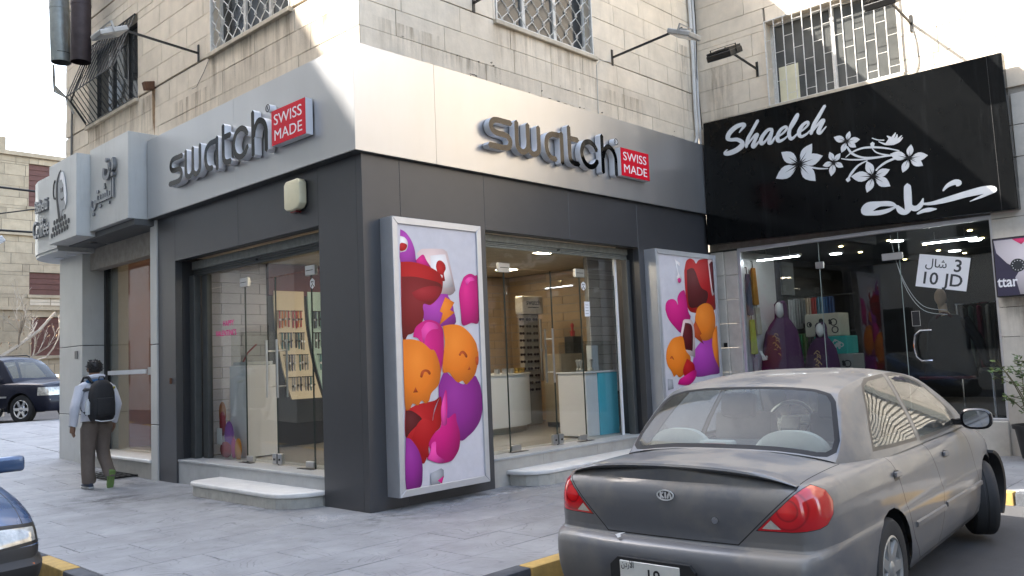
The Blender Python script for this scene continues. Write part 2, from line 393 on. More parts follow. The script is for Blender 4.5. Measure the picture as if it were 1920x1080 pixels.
    def text(s, body, size, fr, a0, b0, d0, d1, k=0, bold=0.0, sx=1.0, kside=None, rot=0.0, center=False):
        c = bpy.data.curves.new('lettering', 'FONT'); c.body = body; c.extrude = 0.5; c.offset = bold; c.resolution_u = 3
        ob = bpy.data.objects.new('lettering', c); COL.objects.link(ob)
        dg = bpy.context.evaluated_depsgraph_get(); dg.update()
        me = ob.evaluated_get(dg).to_mesh(); o = len(s.v)
        w = max((v.co.x for v in me.vertices), default=0)
        ca, sa = math.cos(rot), math.sin(rot)
        for v in me.vertices:
            x = (v.co.x - (w/2 if center else 0))*size*sx; y = v.co.y*size
            s.v.append(tuple(fr(a0 + x*ca - y*sa, b0 + x*sa + y*ca, d0 + (v.co.z + 0.5)*(d1 - d0))))
        for p in me.polygons:
            s.f.append(tuple(o + i for i in p.vertices)); s.k.append(k if kside is None or p.normal.z > 0.5 else kside)
        ob.evaluated_get(dg).to_mesh_clear(); bpy.data.objects.remove(ob); bpy.data.curves.remove(c)
        return s
    def build(s, name, mat, parent=None, smooth=False, bevel=0.0, local=False, seg=1, fix=True, angle=35):
        me = bpy.data.meshes.new(name)
        me.from_pydata(s.v, [], s.f)
        mats = mat if isinstance(mat, (list, tuple)) else [mat]
        for m in mats: me.materials.append(m)
        if len(mats) > 1: me.polygons.foreach_set('material_index', s.k)
        if fix or bevel:
            bm = bmesh.new(); bm.from_mesh(me)
            if fix: bmesh.ops.recalc_face_normals(bm, faces=bm.faces)
            if bevel:
                ed = [e for e in bm.edges if len(e.link_faces) == 2 and e.calc_face_angle(0) > 0.6]
                bmesh.ops.bevel(bm, geom=ed, offset=bevel, segments=seg, affect='EDGES', profile=0.5, clamp_overlap=True)
            bm.to_mesh(me); bm.free()
        if smooth:
            me.polygons.foreach_set('use_smooth', [True]*len(me.polygons))
            me.set_sharp_from_angle(angle=R(angle))
        ob = bpy.data.objects.new(name, me); COL.objects.link(ob)
        attach(ob, parent, local)
        return ob

ROOT = {}
def attach(ob, parent, local=False):
    if parent is None: return
    ob.parent = parent
    if not local and parent.name in ROOT:
        ob.matrix_parent_inverse = ROOT[parent.name].inverted()

def spline(pts, sub=5):
    if len(pts) < 3: return [tuple(p) for p in pts]
    out = []; n = len(pts)
    for i in range(n - 1):
        p0, p1, p2, p3 = pts[max(i - 1, 0)], pts[i], pts[i + 1], pts[min(i + 2, n - 1)]
        for j in range(sub):
            t = j/sub
            out.append(tuple(0.5*((2*b) + (c - a)*t + (2*a - 5*b + 4*c - d)*t*t + (3*b - a - 3*c + d)*t**3) for a, b, c, d in zip(p0, p1, p2, p3)))
    out.append(tuple(pts[-1]))
    return out

def thing(name, label, cat, loc=(0, 0, 0), rz=0.0, group=None, rot=None):
    o = bpy.data.objects.new(name, None); COL.objects.link(o)
    o.empty_display_size = 0.2
    o.location = loc; o.rotation_euler = rot or (0, 0, rz)
    ROOT[o.name] = Matrix.Translation(Vector(loc)) @ o.rotation_euler.to_matrix().to_4x4()
    return tag(o, label, cat, group)
def tag(o, label, cat, group=None):
    o['label'] = label; o['category'] = cat
    if group: o['group'] = group
    return o
def kind(o, k): o['kind'] = k; return o
def copy_tree(o, parent=None):
    c = o.copy(); COL.objects.link(c)
    if parent is not None:
        c.parent = parent; c.matrix_parent_inverse = o.matrix_parent_inverse.copy()
    for ch in list(o.children): copy_tree(ch, c)
    return c
def bx(name, mat, parent, x0, x1, y0, y1, z0, z1, bevel=0.0, **kw):
    return MB().box(x0, x1, y0, y1, z0, z1).build(name, mat, parent, bevel=bevel, **kw)
def rect_minus(a0, a1, b0, b1, holes):
    """split the rectangle minus rectangular holes into rectangles"""
    As = sorted({a0, a1, *[h[0] for h in holes], *[h[1] for h in holes]}); Bs = sorted({b0, b1, *[h[2] for h in holes], *[h[3] for h in holes]})
    out = []
    for i in range(len(As) - 1):
        for j in range(len(Bs) - 1):
            ca, cb = (As[i] + As[i + 1])/2, (Bs[j] + Bs[j + 1])/2
            if a0 <= ca <= a1 and b0 <= cb <= b1 and not any(h[0] < ca < h[1] and h[2] < cb < h[3] for h in holes):
                out.append((As[i], As[i + 1], Bs[j], Bs[j + 1]))
    return out
FA = lambda s, z, d: (-0.12 - d, -s, z)      # left fascia plane, s runs to the right
FB = lambda s, z, d: (s, -0.07 - d, z)       # right fascia plane
FC = lambda s, z, d: (6.85 - d, -s, z)       # black sign plane
def gz(y): return min(max(0.0, (y - 5.5)*0.035), 0.45)   # the street climbs gently to the back
SHAEL = [[(0.761, 4.945, 0.0062),(0.815, 4.996, 0.0199),(0.859, 5.04, 0.0274),(0.826, 5.064, 0.0299),(0.707, 5.047, 0.0371),(0.59, 4.975, 0.0398),(0.557, 4.9, 0.0371),(0.606, 4.862, 0.0266),(0.716, 4.842, 0.0297),(0.794, 4.784, 0.0333),(0.79, 4.726, 0.0448),(0.699, 4.676, 0.0421),(0.579, 4.653, 0.0398),(0.496, 4.659, 0.0299),(0.492, 4.689, 0.0133),(0.536, 4.718, 0.0044)], [(1.089, 5.065, 0.0248),(1.039, 4.999, 0.0264),(0.964, 4.898, 0.0266),(0.899, 4.805, 0.0297),(0.866, 4.688, 0.0222)], [(0.871, 4.703, 0.011),(0.956, 4.787, 0.0155),(1.034, 4.845, 0.0222),(1.068, 4.841, 0.0244),(1.01, 4.749, 0.0288),(0.98, 4.686, 0.0322),(1.006, 4.67, 0.0248),(1.076, 4.724, 0.0133),(1.11, 4.76, 0.0074)], [(1.319, 4.873, 0.0224),(1.255, 4.882, 0.0247),(1.179, 4.83, 0.0297),(1.123, 4.757, 0.0322),(1.13, 4.69, 0.0299),(1.193, 4.715, 0.0176),(1.265, 4.79, 0.0149),(1.315, 4.868, 0.0154)], [(1.318, 4.857, 0.0222),(1.282, 4.765, 0.0286),(1.252, 4.682, 0.0288),(1.29, 4.669, 0.0224),(1.344, 4.731, 0.0149),(1.377, 4.765, 0.0067)], [(1.382, 4.733, 0.0066),(1.477, 4.77, 0.0148),(1.549, 4.827, 0.0177),(1.536, 4.868, 0.0198),(1.461, 4.841, 0.0244),(1.404, 4.77, 0.0288),(1.394, 4.699, 0.031),(1.426, 4.666, 0.0242),(1.504, 4.686, 0.0155),(1.563, 4.725, 0.0067)], [(1.563, 4.756, 0.0089),(1.656, 4.86, 0.0155),(1.732, 4.966, 0.0176),(1.742, 5.018, 0.0155),(1.702, 4.978, 0.0222),(1.618, 4.853, 0.0266),(1.583, 4.746, 0.0286),(1.601, 4.67, 0.0264),(1.647, 4.671, 0.0199),(1.72, 4.727, 0.0067)], [(1.73, 4.725, 0.0074),(1.823, 4.766, 0.0133),(1.892, 4.822, 0.0176),(1.882, 4.862, 0.02),(1.812, 4.835, 0.0244),(1.754, 4.766, 0.0322),(1.739, 4.702, 0.0286),(1.773, 4.661, 0.0222),(1.853, 4.682, 0.0155),(1.916, 4.73, 0.0066)], [(2.161, 5.043, 0.022),(2.065, 4.914, 0.0286),(1.975, 4.793, 0.0288),(1.924, 4.672, 0.0242)], [(1.931, 4.686, 0.0111),(2.035, 4.784, 0.0176),(2.105, 4.831, 0.0244),(2.13, 4.823, 0.0222),(2.073, 4.745, 0.0286),(2.038, 4.677, 0.0288),(2.064, 4.651, 0.0198),(2.12, 4.694, 0.0117),(2.161, 4.731, 0.0067)]]
SHAYLA = [[(3.053, 3.401, 0.0136),(2.978, 3.443, 0.0336),(2.83, 3.463, 0.0382),(2.688, 3.439, 0.075),(2.63, 3.392, 0.0595),(2.714, 3.351, 0.0336),(2.832, 3.341, 0.0336),(2.95, 3.356, 0.0259),(3.052, 3.39, 0.0112)], [(3.063, 3.396, 0.0204),(3.105, 3.33, 0.0414),(3.155, 3.292, 0.0334),(3.208, 3.336, 0.044),(3.217, 3.486, 0.051),(3.223, 3.632, 0.0454),(3.224, 3.664, 0.034)], [(3.248, 3.384, 0.0155),(3.271, 3.337, 0.0359),(3.324, 3.328, 0.0359),(3.381, 3.373, 0.0292),(3.412, 3.449, 0.0064)], [(3.404, 3.375, 0.0136),(3.512, 3.363, 0.0227),(3.709, 3.382, 0.0363),(3.949, 3.418, 0.0427),(4.136, 3.436, 0.0494),(4.245, 3.432, 0.0431),(4.275, 3.414, 0.0318),(4.209, 3.384, 0.0212),(4.102, 3.349, 0.0159),(3.983, 3.314, 0.0045)], [(3.671, 3.512, 0.0102),(3.733, 3.57, 0.0247),(3.822, 3.599, 0.0349),(3.87, 3.58, 0.0362),(3.847, 3.552, 0.0181)], [(3.325, 3.251, 0.0128),(3.406, 3.278, 0.025),(3.486, 3.282, 0.0272),(3.566, 3.278, 0.0079)]]
FLOWERS = [((1.706, 4.253), [(1.439, 4.491),(1.927, 4.521),(2.077, 4.308),(1.939, 3.952),(1.323, 4.1)]),((2.231, 4.178), [(2.181, 4.343),(2.336, 4.293),(2.364, 4.082),(2.178, 3.982),(2.065, 4.157)]),((2.441, 4.448), [(2.259, 4.548),(2.496, 4.585),(2.633, 4.437),(2.568, 4.334),(2.355, 4.299)]),((3.271, 4.034), [(3.03, 4.143),(3.315, 4.219),(3.519, 4.026),(3.446, 3.895),(3.175, 3.85)]),((2.777, 3.867), [(2.702, 4.103),(3.007, 3.926),(2.997, 3.688),(2.671, 3.654),(2.466, 3.923)])]
STEMS = [[(1.753, 4.223, 0.0148),(1.887, 4.17, 0.0128),(2.007, 4.128, 0.0118),(2.139, 4.103, 0.0059)], [(2.345, 4.211, 0.0059),(2.472, 4.17, 0.0104),(2.635, 4.142, 0.0117),(2.822, 4.127, 0.0117),(2.981, 4.125, 0.0133),(3.124, 4.111, 0.0104)], [(2.442, 4.366, 0.013),(2.492, 4.271, 0.0161),(2.577, 4.202, 0.0148),(2.699, 4.155, 0.0116),(2.883, 4.128, 0.0117),(3.065, 4.121, 0.0118)], [(2.411, 4.218, 0.0044),(2.505, 4.272, 0.0103),(2.648, 4.302, 0.0133),(2.809, 4.284, 0.0148),(2.977, 4.236, 0.0117),(3.152, 4.165, 0.0059)], [(2.795, 4.267, 0.0064),(2.84, 4.207, 0.0089),(2.934, 4.156, 0.0088),(3.053, 4.119, 0.0065)], [(2.708, 4.111, 0.0073),(2.579, 4.065, 0.0133),(2.483, 3.979, 0.0177),(2.433, 3.916, 0.0128)], [(2.433, 3.916, 0.0128),(2.421, 3.886, 0.0325),(2.417, 3.867, 0.0207)], [(3.109, 4.07, 0.013),(2.974, 4.04, 0.0163),(2.872, 3.989, 0.0128),(2.823, 3.948, 0.0118)], [(2.801, 4.341, 0.0296),(2.798, 4.305, 0.0231),(2.794, 4.278, 0.0118)], [(2.801, 4.418, 0.0059),(2.878, 4.376, 0.0074),(2.962, 4.354, 0.0074)], [(2.888, 4.348, 0.0059),(2.981, 4.292, 0.0128),(3.077, 4.273, 0.0118)], [(2.994, 4.296, 0.0181),(3.047, 4.355, 0.0236),(3.008, 4.404, 0.0059)], [(3.006, 4.294, 0.0207),(3.077, 4.361, 0.0205),(3.124, 4.424, 0.0064)], [(3.029, 4.285, 0.0205),(3.118, 4.34, 0.0207),(3.144, 4.397, 0.0052)], [(3.053, 4.277, 0.0181),(3.14, 4.316, 0.0181),(3.203, 4.369, 0.0051)], [(3.077, 4.273, 0.0148),(3.162, 4.299, 0.0161),(3.213, 4.338, 0.0052)]]
POSTER1 = [('printed_balloon', (0.4, 0.045, 0.36), [(0.344, 2.924),(0.413, 2.897),(0.486, 2.822),(0.533, 2.719),(0.546, 2.613),(0.561, 2.567),(0.336, 2.548)]),('printed_bead', (0.85, 0.76, 0.74), [(0.336, 2.851),(0.394, 2.842),(0.435, 2.805),(0.441, 2.753),(0.414, 2.7),(0.363, 2.684),(0.328, 2.689)]),('printed_bead', (0.45, 0.006, 0.009), [(0.333, 2.765),(0.358, 2.78),(0.416, 2.771),(0.429, 2.745),(0.406, 2.71),(0.363, 2.692),(0.328, 2.699)]),('printed_padlock', (0.72, 0.55, 0.52), [(0.557, 2.673),(0.611, 2.721),(0.673, 2.737),(0.915, 2.751),(0.978, 2.732),(1.013, 2.681),(1.098, 2.331),(1.092, 2.282),(1.047, 2.247),(0.982, 2.238),(0.857, 2.276),(0.69, 2.526)]),('printed_padlock', (0.85, 0.76, 0.74), [(0.749, 2.665),(0.949, 2.691),(0.984, 2.652),(1.071, 2.351),(1.052, 2.334),(0.913, 2.324),(0.775, 2.436)]),('printed_padlock', (0.45, 0.006, 0.009), [(0.826, 2.554),(0.845, 2.602),(0.882, 2.621),(0.927, 2.61),(0.962, 2.574),(0.969, 2.526),(0.939, 2.477),(0.953, 2.399),(0.908, 2.4),(0.919, 2.455),(0.875, 2.467),(0.84, 2.5)]),('printed_heart', (0.6, 0.008, 0.19), [(0.546, 2.606),(0.644, 2.672),(0.694, 2.608),(0.752, 2.523),(0.586, 2.528)]),('printed_balloon', (0.4, 0.045, 0.36), [(0.612, 2.135),(0.729, 2.204),(0.855, 2.246),(0.983, 2.249),(0.991, 2.225),(1.043, 2.157),(1.067, 2.075),(1.068, 1.91),(0.664, 1.923)]),('printed_heart', (0.45, 0.006, 0.009), [(0.333, 2.574),(0.485, 2.583),(0.691, 2.553),(0.849, 2.493),(0.909, 2.428),(0.919, 2.359),(0.892, 2.263),(0.816, 2.18),(0.725, 2.124),(0.638, 2.136),(0.619, 2.095),(0.63, 2.029),(0.594, 1.922),(0.471, 1.824),(0.403, 1.805),(0.327, 1.782)]),('printed_heart', (0.2, 0.009, 0.012), [(0.337, 2.417),(0.513, 2.424),(0.685, 2.405),(0.861, 2.371),(0.904, 2.318),(0.845, 2.207),(0.725, 2.13),(0.638, 2.136),(0.619, 2.095),(0.63, 2.029),(0.594, 1.922),(0.471, 1.824),(0.403, 1.805),(0.327, 1.786)]),('printed_heart', (0.33, 0.012, 0.02), [(0.471, 2.251),(0.611, 2.308),(0.77, 2.334),(0.886, 2.317),(0.855, 2.228),(0.753, 2.151),(0.639, 2.156),(0.528, 2.186)]),('printed_bolt', (0.86, 0.21, 0.015), [(0.945, 2.217),(1.08, 2.158),(1.011, 2.074),(1.079, 2.047),(0.845, 1.907),(0.9, 2.038),(0.856, 2.058)]),('printed_balloon', (0.6, 0.008, 0.19), [(0.469, 1.778),(0.498, 1.87),(0.577, 1.929),(0.665, 1.96),(0.753, 1.956),(0.841, 1.923),(0.895, 1.855),(0.903, 1.72),(0.898, 1.612),(0.917, 1.631),(0.853, 1.423),(0.806, 1.329),(0.716, 1.206),(0.683, 1.414),(0.562, 1.733)]),('printed_balloon', (0.78, 0.06, 0.34), [(0.583, 1.856),(0.664, 1.936),(0.787, 1.923),(0.829, 1.869),(0.731, 1.856),(0.658, 1.803),(0.611, 1.711)]),('printed_heart', (0.6, 0.008, 0.19), [(1.163, 2.132),(1.156, 2.257),(1.18, 2.341),(1.215, 2.412),(1.246, 2.456),(1.335, 2.493),(1.412, 2.474),(1.463, 2.436),(1.464, 1.964),(1.325, 1.931),(1.19, 1.904),(1.172, 2.034)]),('printed_heart', (0.78, 0.06, 0.34), [(1.254, 2.414),(1.304, 2.451),(1.372, 2.454),(1.409, 2.42),(1.33, 2.403),(1.28, 2.358)]),('printed_balloon', (0.27, 0.02, 0.24), [(0.802, 1.249),(0.895, 1.397),(1.001, 1.336),(1.175, 1.246),(1.34, 1.335),(1.396, 1.282),(1.436, 1.2),(1.461, 1.064),(1.453, 0.965),(1.411, 0.834),(1.32, 0.735),(1.214, 0.671),(1.095, 0.633),(0.93, 0.761),(0.813, 1.01)]),('printed_skull_balloon', (0.86, 0.21, 0.015), [(0.893, 1.896),(1.022, 1.914),(1.17, 1.896),(1.3, 1.812),(1.391, 1.699),(1.409, 1.6),(1.415, 1.654),(1.421, 1.536),(1.392, 1.436),(1.352, 1.346),(1.28, 1.283),(1.209, 1.241),(1.159, 1.288),(1.087, 1.27),(1.012, 1.328),(0.96, 1.387),(0.869, 1.395),(0.886, 1.567),(0.915, 1.728)]),('printed_eye', (0.45, 0.06, 0.01), [(1.113, 1.574),(1.144, 1.61),(1.183, 1.619),(1.22, 1.598),(1.246, 1.558),(1.224, 1.541),(1.192, 1.579),(1.163, 1.589),(1.137, 1.564)]),('printed_eye', (0.45, 0.06, 0.01), [(1.367, 1.538),(1.398, 1.55),(1.421, 1.533),(1.413, 1.469),(1.393, 1.45),(1.371, 1.47)]),('printed_nose', (0.45, 0.06, 0.01), [(1.27, 1.444),(1.288, 1.407),(1.24, 1.402)]),('printed_heart', (0.45, 0.006, 0.009), [(0.332, 1.036),(0.401, 1.039),(0.503, 1.07),(0.732, 1.094),(0.808, 1.129),(0.727, 1.0),(0.676, 0.784),(0.602, 0.511),(0.542, 0.447),(0.461, 0.55),(0.407, 0.686),(0.321, 0.755)]),('printed_heart', (0.1, 0.005, 0.008), [(0.335, 1.013),(0.42, 1.007),(0.548, 0.919),(0.495, 0.862),(0.391, 0.794),(0.324, 0.747)]),('printed_skull_balloon', (0.86, 0.21, 0.015), [(0.326, 1.754),(0.451, 1.755),(0.586, 1.724),(0.704, 1.643),(0.756, 1.634),(0.815, 1.521),(0.837, 1.408),(0.827, 1.328),(0.792, 1.25),(0.693, 1.176),(0.659, 1.099),(0.606, 1.074),(0.556, 1.106),(0.503, 1.059),(0.433, 1.083),(0.391, 1.03),(0.332, 1.036),(0.324, 1.274)]),('printed_eye', (0.45, 0.06, 0.01), [(0.544, 1.356),(0.563, 1.41),(0.611, 1.432),(0.667, 1.422),(0.694, 1.388),(0.671, 1.374),(0.641, 1.403),(0.603, 1.401),(0.572, 1.35)]),('printed_nose', (0.45, 0.06, 0.01), [(0.474, 1.251),(0.507, 1.197),(0.442, 1.196)]),('printed_flame', (0.45, 0.006, 0.009), [(0.409, 0.731),(0.484, 0.863),(0.578, 0.917),(0.691, 0.877),(0.726, 0.968),(0.829, 1.136),(0.815, 0.835),(0.716, 0.749),(0.632, 0.632),(0.626, 0.508),(0.531, 0.534),(0.464, 0.603)]),('printed_flame', (0.6, 0.008, 0.19), [(0.601, 0.488),(0.65, 0.576),(0.633, 0.648),(0.716, 0.749),(0.814, 0.816),(0.823, 1.009),(0.903, 1.204),(0.916, 1.018),(0.91, 0.891),(1.026, 0.938),(1.044, 0.848),(1.086, 0.715),(1.074, 0.571),(1.015, 0.481),(0.931, 0.427),(0.765, 0.427)]),('printed_flame', (0.78, 0.06, 0.34), [(0.826, 1.025),(0.898, 1.18),(0.892, 0.972),(0.899, 0.836),(0.83, 0.834)]),('printed_flame', (0.78, 0.06, 0.34), [(0.611, 0.487),(0.656, 0.575),(0.674, 0.643),(0.733, 0.653),(0.738, 0.527),(0.85, 0.444),(0.765, 0.427)]),('printed_balloon', (0.27, 0.02, 0.24), [(0.324, 0.739),(0.388, 0.715),(0.484, 0.601),(0.529, 0.473),(0.534, 0.35),(0.497, 0.209),(0.309, 0.213)]),('printed_gem', (0.36, 0.36, 0.38), [(0.646, 0.336),(0.794, 0.37),(0.829, 0.347),(0.829, 0.273),(0.771, 0.203),(0.64, 0.21)]),('printed_gem', (0.6, 0.008, 0.19), [(0.83, 0.289),(0.797, 0.207),(0.739, 0.246)])]
POSTER2 = [('printed_heart', (0.45, 0.006, 0.009), [(5.891, 2.742),(5.954, 2.884),(6.031, 2.932),(6.101, 2.946),(6.191, 2.923),(6.251, 2.874),(6.314, 2.926),(6.442, 2.955),(6.611, 2.961),(6.665, 2.879),(6.809, 2.46),(6.756, 2.168),(6.427, 2.116),(6.106, 2.099),(5.927, 2.178),(5.884, 2.496)]),('printed_heart', (0.1, 0.005, 0.008), [(5.964, 2.756),(6.176, 2.788),(6.349, 2.512),(6.548, 2.43),(6.464, 2.252),(6.147, 2.181),(5.954, 2.242)]),('printed_phone', (0.72, 0.55, 0.52), [(6.609, 2.947),(6.795, 2.987),(6.793, 2.437),(6.724, 2.402),(6.666, 2.422)]),('printed_phone', (0.1, 0.005, 0.008), [(6.645, 2.889),(6.786, 2.912),(6.777, 2.481),(6.702, 2.468)]),('printed_heart', (0.6, 0.008, 0.19), [(5.306, 2.137),(5.326, 2.22),(5.391, 2.277),(5.513, 2.3),(5.608, 2.273),(5.659, 2.215),(5.65, 2.31),(5.717, 2.395),(5.819, 2.439),(5.878, 2.411),(5.94, 2.114),(5.994, 2.03),(5.875, 1.881),(5.709, 1.787),(5.529, 1.881),(5.374, 2.005)]),('printed_balloon', (0.4, 0.045, 0.36), [(6.04, 1.519),(6.335, 1.685),(6.671, 1.681),(6.795, 1.282),(6.787, 1.15),(6.519, 1.129),(5.981, 1.141)]),('printed_skull_balloon', (0.86, 0.21, 0.015), [(6.122, 2.03),(6.193, 2.16),(6.316, 2.227),(6.464, 2.256),(6.609, 2.233),(6.704, 2.134),(6.73, 1.991),(6.687, 1.814),(6.588, 1.704),(6.374, 1.663),(6.174, 1.709),(6.108, 1.838)]),('printed_skull_balloon', (0.86, 0.21, 0.015), [(6.575, 1.595),(6.615, 1.748),(6.701, 1.858),(6.783, 1.897),(6.8, 1.746),(6.813, 1.259),(6.708, 1.285),(6.618, 1.419)]),('printed_bolt', (0.45, 0.06, 0.01), [(6.124, 1.977),(6.284, 1.772),(6.228, 1.751),(6.33, 1.608),(6.01, 1.753),(6.071, 1.795),(6.033, 1.881)]),('printed_phone', (0.72, 0.55, 0.52), [(5.768, 1.975),(5.848, 1.997),(6.059, 1.934),(6.057, 1.455),(5.982, 1.432),(5.638, 1.559)]),('printed_phone', (0.1, 0.005, 0.008), [(5.823, 1.944),(6.014, 1.891),(5.996, 1.552),(5.933, 1.521),(5.696, 1.599)]),('printed_skull_balloon', (0.86, 0.21, 0.015), [(5.25, 1.414),(5.277, 1.535),(5.354, 1.636),(5.454, 1.706),(5.608, 1.736),(5.741, 1.724),(5.796, 1.524),(5.921, 1.416),(5.863, 1.25),(5.719, 1.173),(5.58, 1.127),(5.502, 1.171),(5.432, 1.144),(5.377, 1.223),(5.283, 1.312)]),('printed_eye', (0.45, 0.06, 0.01), [(5.349, 1.412),(5.382, 1.447),(5.426, 1.44),(5.454, 1.392),(5.412, 1.414)]),('printed_heart', (0.45, 0.006, 0.009), [(5.813, 1.398),(6.008, 1.308),(5.981, 1.141),(5.752, 1.119),(5.687, 1.236)]),('printed_heart', (0.6, 0.008, 0.19), [(5.52, 1.027),(5.577, 1.096),(5.715, 1.142),(6.038, 1.223),(6.024, 1.097),(5.816, 1.002)]),('printed_gem', (0.36, 0.36, 0.38), [(5.256, 1.121),(5.387, 1.105),(5.402, 0.972),(5.253, 0.954)]),('printed_note', (0.85, 0.76, 0.74), [(5.631, 2.919),(5.674, 2.89),(5.778, 2.853),(5.75, 2.809),(5.688, 2.838),(5.722, 2.691),(5.784, 2.652),(5.787, 2.577),(5.721, 2.541),(5.663, 2.568),(5.66, 2.646),(5.699, 2.69)]),('printed_bead', (0.6, 0.008, 0.19), [(5.674, 2.605),(5.731, 2.628),(5.778, 2.603),(5.754, 2.559),(5.699, 2.553)])]
# ================================================================== THE SETTING
def ramp_sheet(name, mat, x0, x1, y0, y1, dz, k='structure'):
    ys = [y for y in (y0, 5.5, 18.4) if y0 <= y < y1] + [y1]
    ys = sorted(set(ys)); m = MB()
    for a, b in zip(ys, ys[1:]):
        m.add([(x0, a, dz + gz(a)), (x1, a, dz + gz(a)), (x1, b, dz + gz(b)), (x0, b, dz + gz(b))], [(0, 1, 2, 3)])
    o = m.build(name, mat, None, fix=False)
    return kind(o, k)
ramp_sheet('road', ASPHALT, -250, 250, -250, 300, -0.12)

def slab_box(m, x0, x1, y0, y1, z0, z1, k=0):
    v = [(x, y, (z1 if t else z0) + gz(y)) for x in (x0, x1) for y in (y0, y1) for t in (0, 1)]
    m.add(v, [(0, 1, 3, 2), (4, 6, 7, 5), (0, 4, 5, 1), (2, 3, 7, 6), (0, 2, 6, 4), (1, 5, 7, 3)], k)
pv = MB()
for a in ((-2.73, 12, -2.75, 5.5), (-2.73, 12, 5.5, 17.4), (4.21, 12, -14, -2.75)):
    slab_box(pv, a[0], a[1], a[2], a[3], -0.3, -0.014)
pavement = kind(pv.build('pavement', pm('paving mortar', (0.13, 0.13, 0.135), 0.9)), 'structure')
def paving(x0, x1, y0, y1, w, h, off=0.0):
    r = 0; y = y0
    while y < y1 - 0.02:
        yb = min(y + h, y1); x = x0 - (w*0.5 if r % 2 else 0) - off
        while x < x1 - 0.02:
            a, b = max(x, x0), min(x + w, x1)
            if b - a > 0.05:
                m = MB(); t = random.uniform(-0.0015, 0.0015); g = 0.0035
                slab_box(m, a + g, b - g, y + g, yb - g, -0.02, t)
                m.build('paving_slab', PAVING, pavement, bevel=0.003)
            x += w
        y += h; r += 1
paving(-2.72, 4.4, -2.74, 0.24, 0.80, 0.497)
paving(-2.72, 0.3, 0.24, 9.8, 0.80, 0.503, 0.2)
paving(0.3, 3.5, 9.0, 17.4, 1.6, 1.4)
paving(-2.72, 0.3, 9.8, 17.4, 1.5, 1.26)
paving(4.22, 7.0, -7.2, -2.74, 1.1, 0.62)

kerb = kind(MB().box(-2.80, -2.74, -2.83, 5.5, -0.3, -0.05).box(-2.80, 4.16, -2.83, -2.77, -0.3, -0.05).box(4.10, 4.16, -14, -2.7, -0.3, -0.05).build('kerb', MORTAR), 'structure')
def kerb_run(ax, fixed, t0, t1, ln, first):
    t = t0; i = first
    while t < t1 - 0.1:
        b = min(t + ln, t1); m = MB(); g = 0.008
        if ax == 'y': slab_box(m, fixed, fixed + 0.145, t + g, b - g, -0.25, 0.006 + random.uniform(-.004, .004))
        else: slab_box(m, t + g, b - g, fixed, fixed + 0.145, -0.25, 0.006 + random.uniform(-.004, .004))
        m.build('kerb_stone', YELLOW if i % 2 == 0 else KERB_BLK, kerb, bevel=0.016, seg=2, smooth=True)
        t = b; i += 1
kerb_run('y', -2.87, -2.74, 17.4, 0.72, 0)
kerb_run('x', -2.89, -2.72, 4.06, 0.66, 1)
kerb_run('y', 4.065, -12.5, -2.90, 0.85, 1)

def blotch_mat(name, col, amt, sc):
    m = bpy.data.materials.new(name); m.use_nodes = True
    nt = m.node_tree; N = nt.nodes; L = nt.links; N.clear()
    o = N.new('ShaderNodeOutputMaterial'); t = N.new('ShaderNodeBsdfTransparent'); d = N.new('ShaderNodeBsdfDiffuse'); d.inputs[0].default_value = (*col, 1)
    tc = N.new('ShaderNodeTexCoord'); mp = N.new('ShaderNodeMapping'); mp.inputs['Location'].default_value = (-.5, -.5, 0); mp.inputs['Scale'].default_value = (1, 1, 0); L.new(tc.outputs['Generated'], mp.inputs[0])
    ln = N.new('ShaderNodeVectorMath'); ln.operation = 'LENGTH'; L.new(mp.outputs[0], ln.inputs[0])
    r1 = N.new('ShaderNodeMapRange'); r1.inputs[1].default_value = .48; r1.inputs[2].default_value = .1; L.new(ln.outputs['Value'], r1.inputs[0])
    nz = N.new('ShaderNodeTexNoise'); nz.inputs['Scale'].default_value = sc; nz.inputs['Detail'].default_value = 8; nz.inputs['Roughness'].default_value = .72; L.new(tc.outputs['Object'], nz.inputs['Vector'])
    r2 = N.new('ShaderNodeMapRange'); r2.inputs[1].default_value = .45; r2.inputs[2].default_value = .62; r2.inputs[4].default_value = amt; L.new(nz.outputs[0], r2.inputs[0])
    mu = N.new('ShaderNodeMath'); mu.operation = 'MULTIPLY'; L.new(r1.outputs[0], mu.inputs[0]); L.new(r2.outputs[0], mu.inputs[1])
    mx = N.new('ShaderNodeMixShader'); L.new(mu.outputs[0], mx.inputs[0]); L.new(t.outputs[0], mx.inputs[1]); L.new(d.outputs[0], mx.inputs[2]); L.new(mx.outputs[0], o.inputs[0])
    return m
GRIME, CHALK = blotch_mat('ground grime', (.075, .075, .08), .5, 3.0), blotch_mat('chalky scuff', (.55, .55, .56), .75, 7.0)
for i, (x0, x1, y0, y1, mt) in enumerate(((-.75, .55, -.75, -.02, GRIME), (.3, 2.2, -.40, .0, GRIME), (1.7, 4.4, -.35, -.02, GRIME), (.35, 1.1, -.52, -.28, CHALK), (1.0, 2.0, -.50, -.2, CHALK), (1.9, 2.5, -.62, -.25, CHALK), (-.7, -.1, -.15, .5, CHALK),
    (-.8, -.05, .4, 3.6, GRIME), (-1.9, -.5, 2.6, 4.6, GRIME), (1.0, 3.2, -2.4, -1.0, GRIME), (-2.6, -1.6, 4.4, 6.2, GRIME), (-.6, .0, 4.4, 5.4, GRIME))):
    if y1 > 5.5: continue
    MB().add([(x0, y0, .0026 + i*.0003), (x1, y0, .0026 + i*.0003), (x1, y1, .0026 + i*.0003), (x0, y1, .0026 + i*.0003)], [(0, 1, 2, 3)]).build('paving_stain', mt, pavement, fix=False)
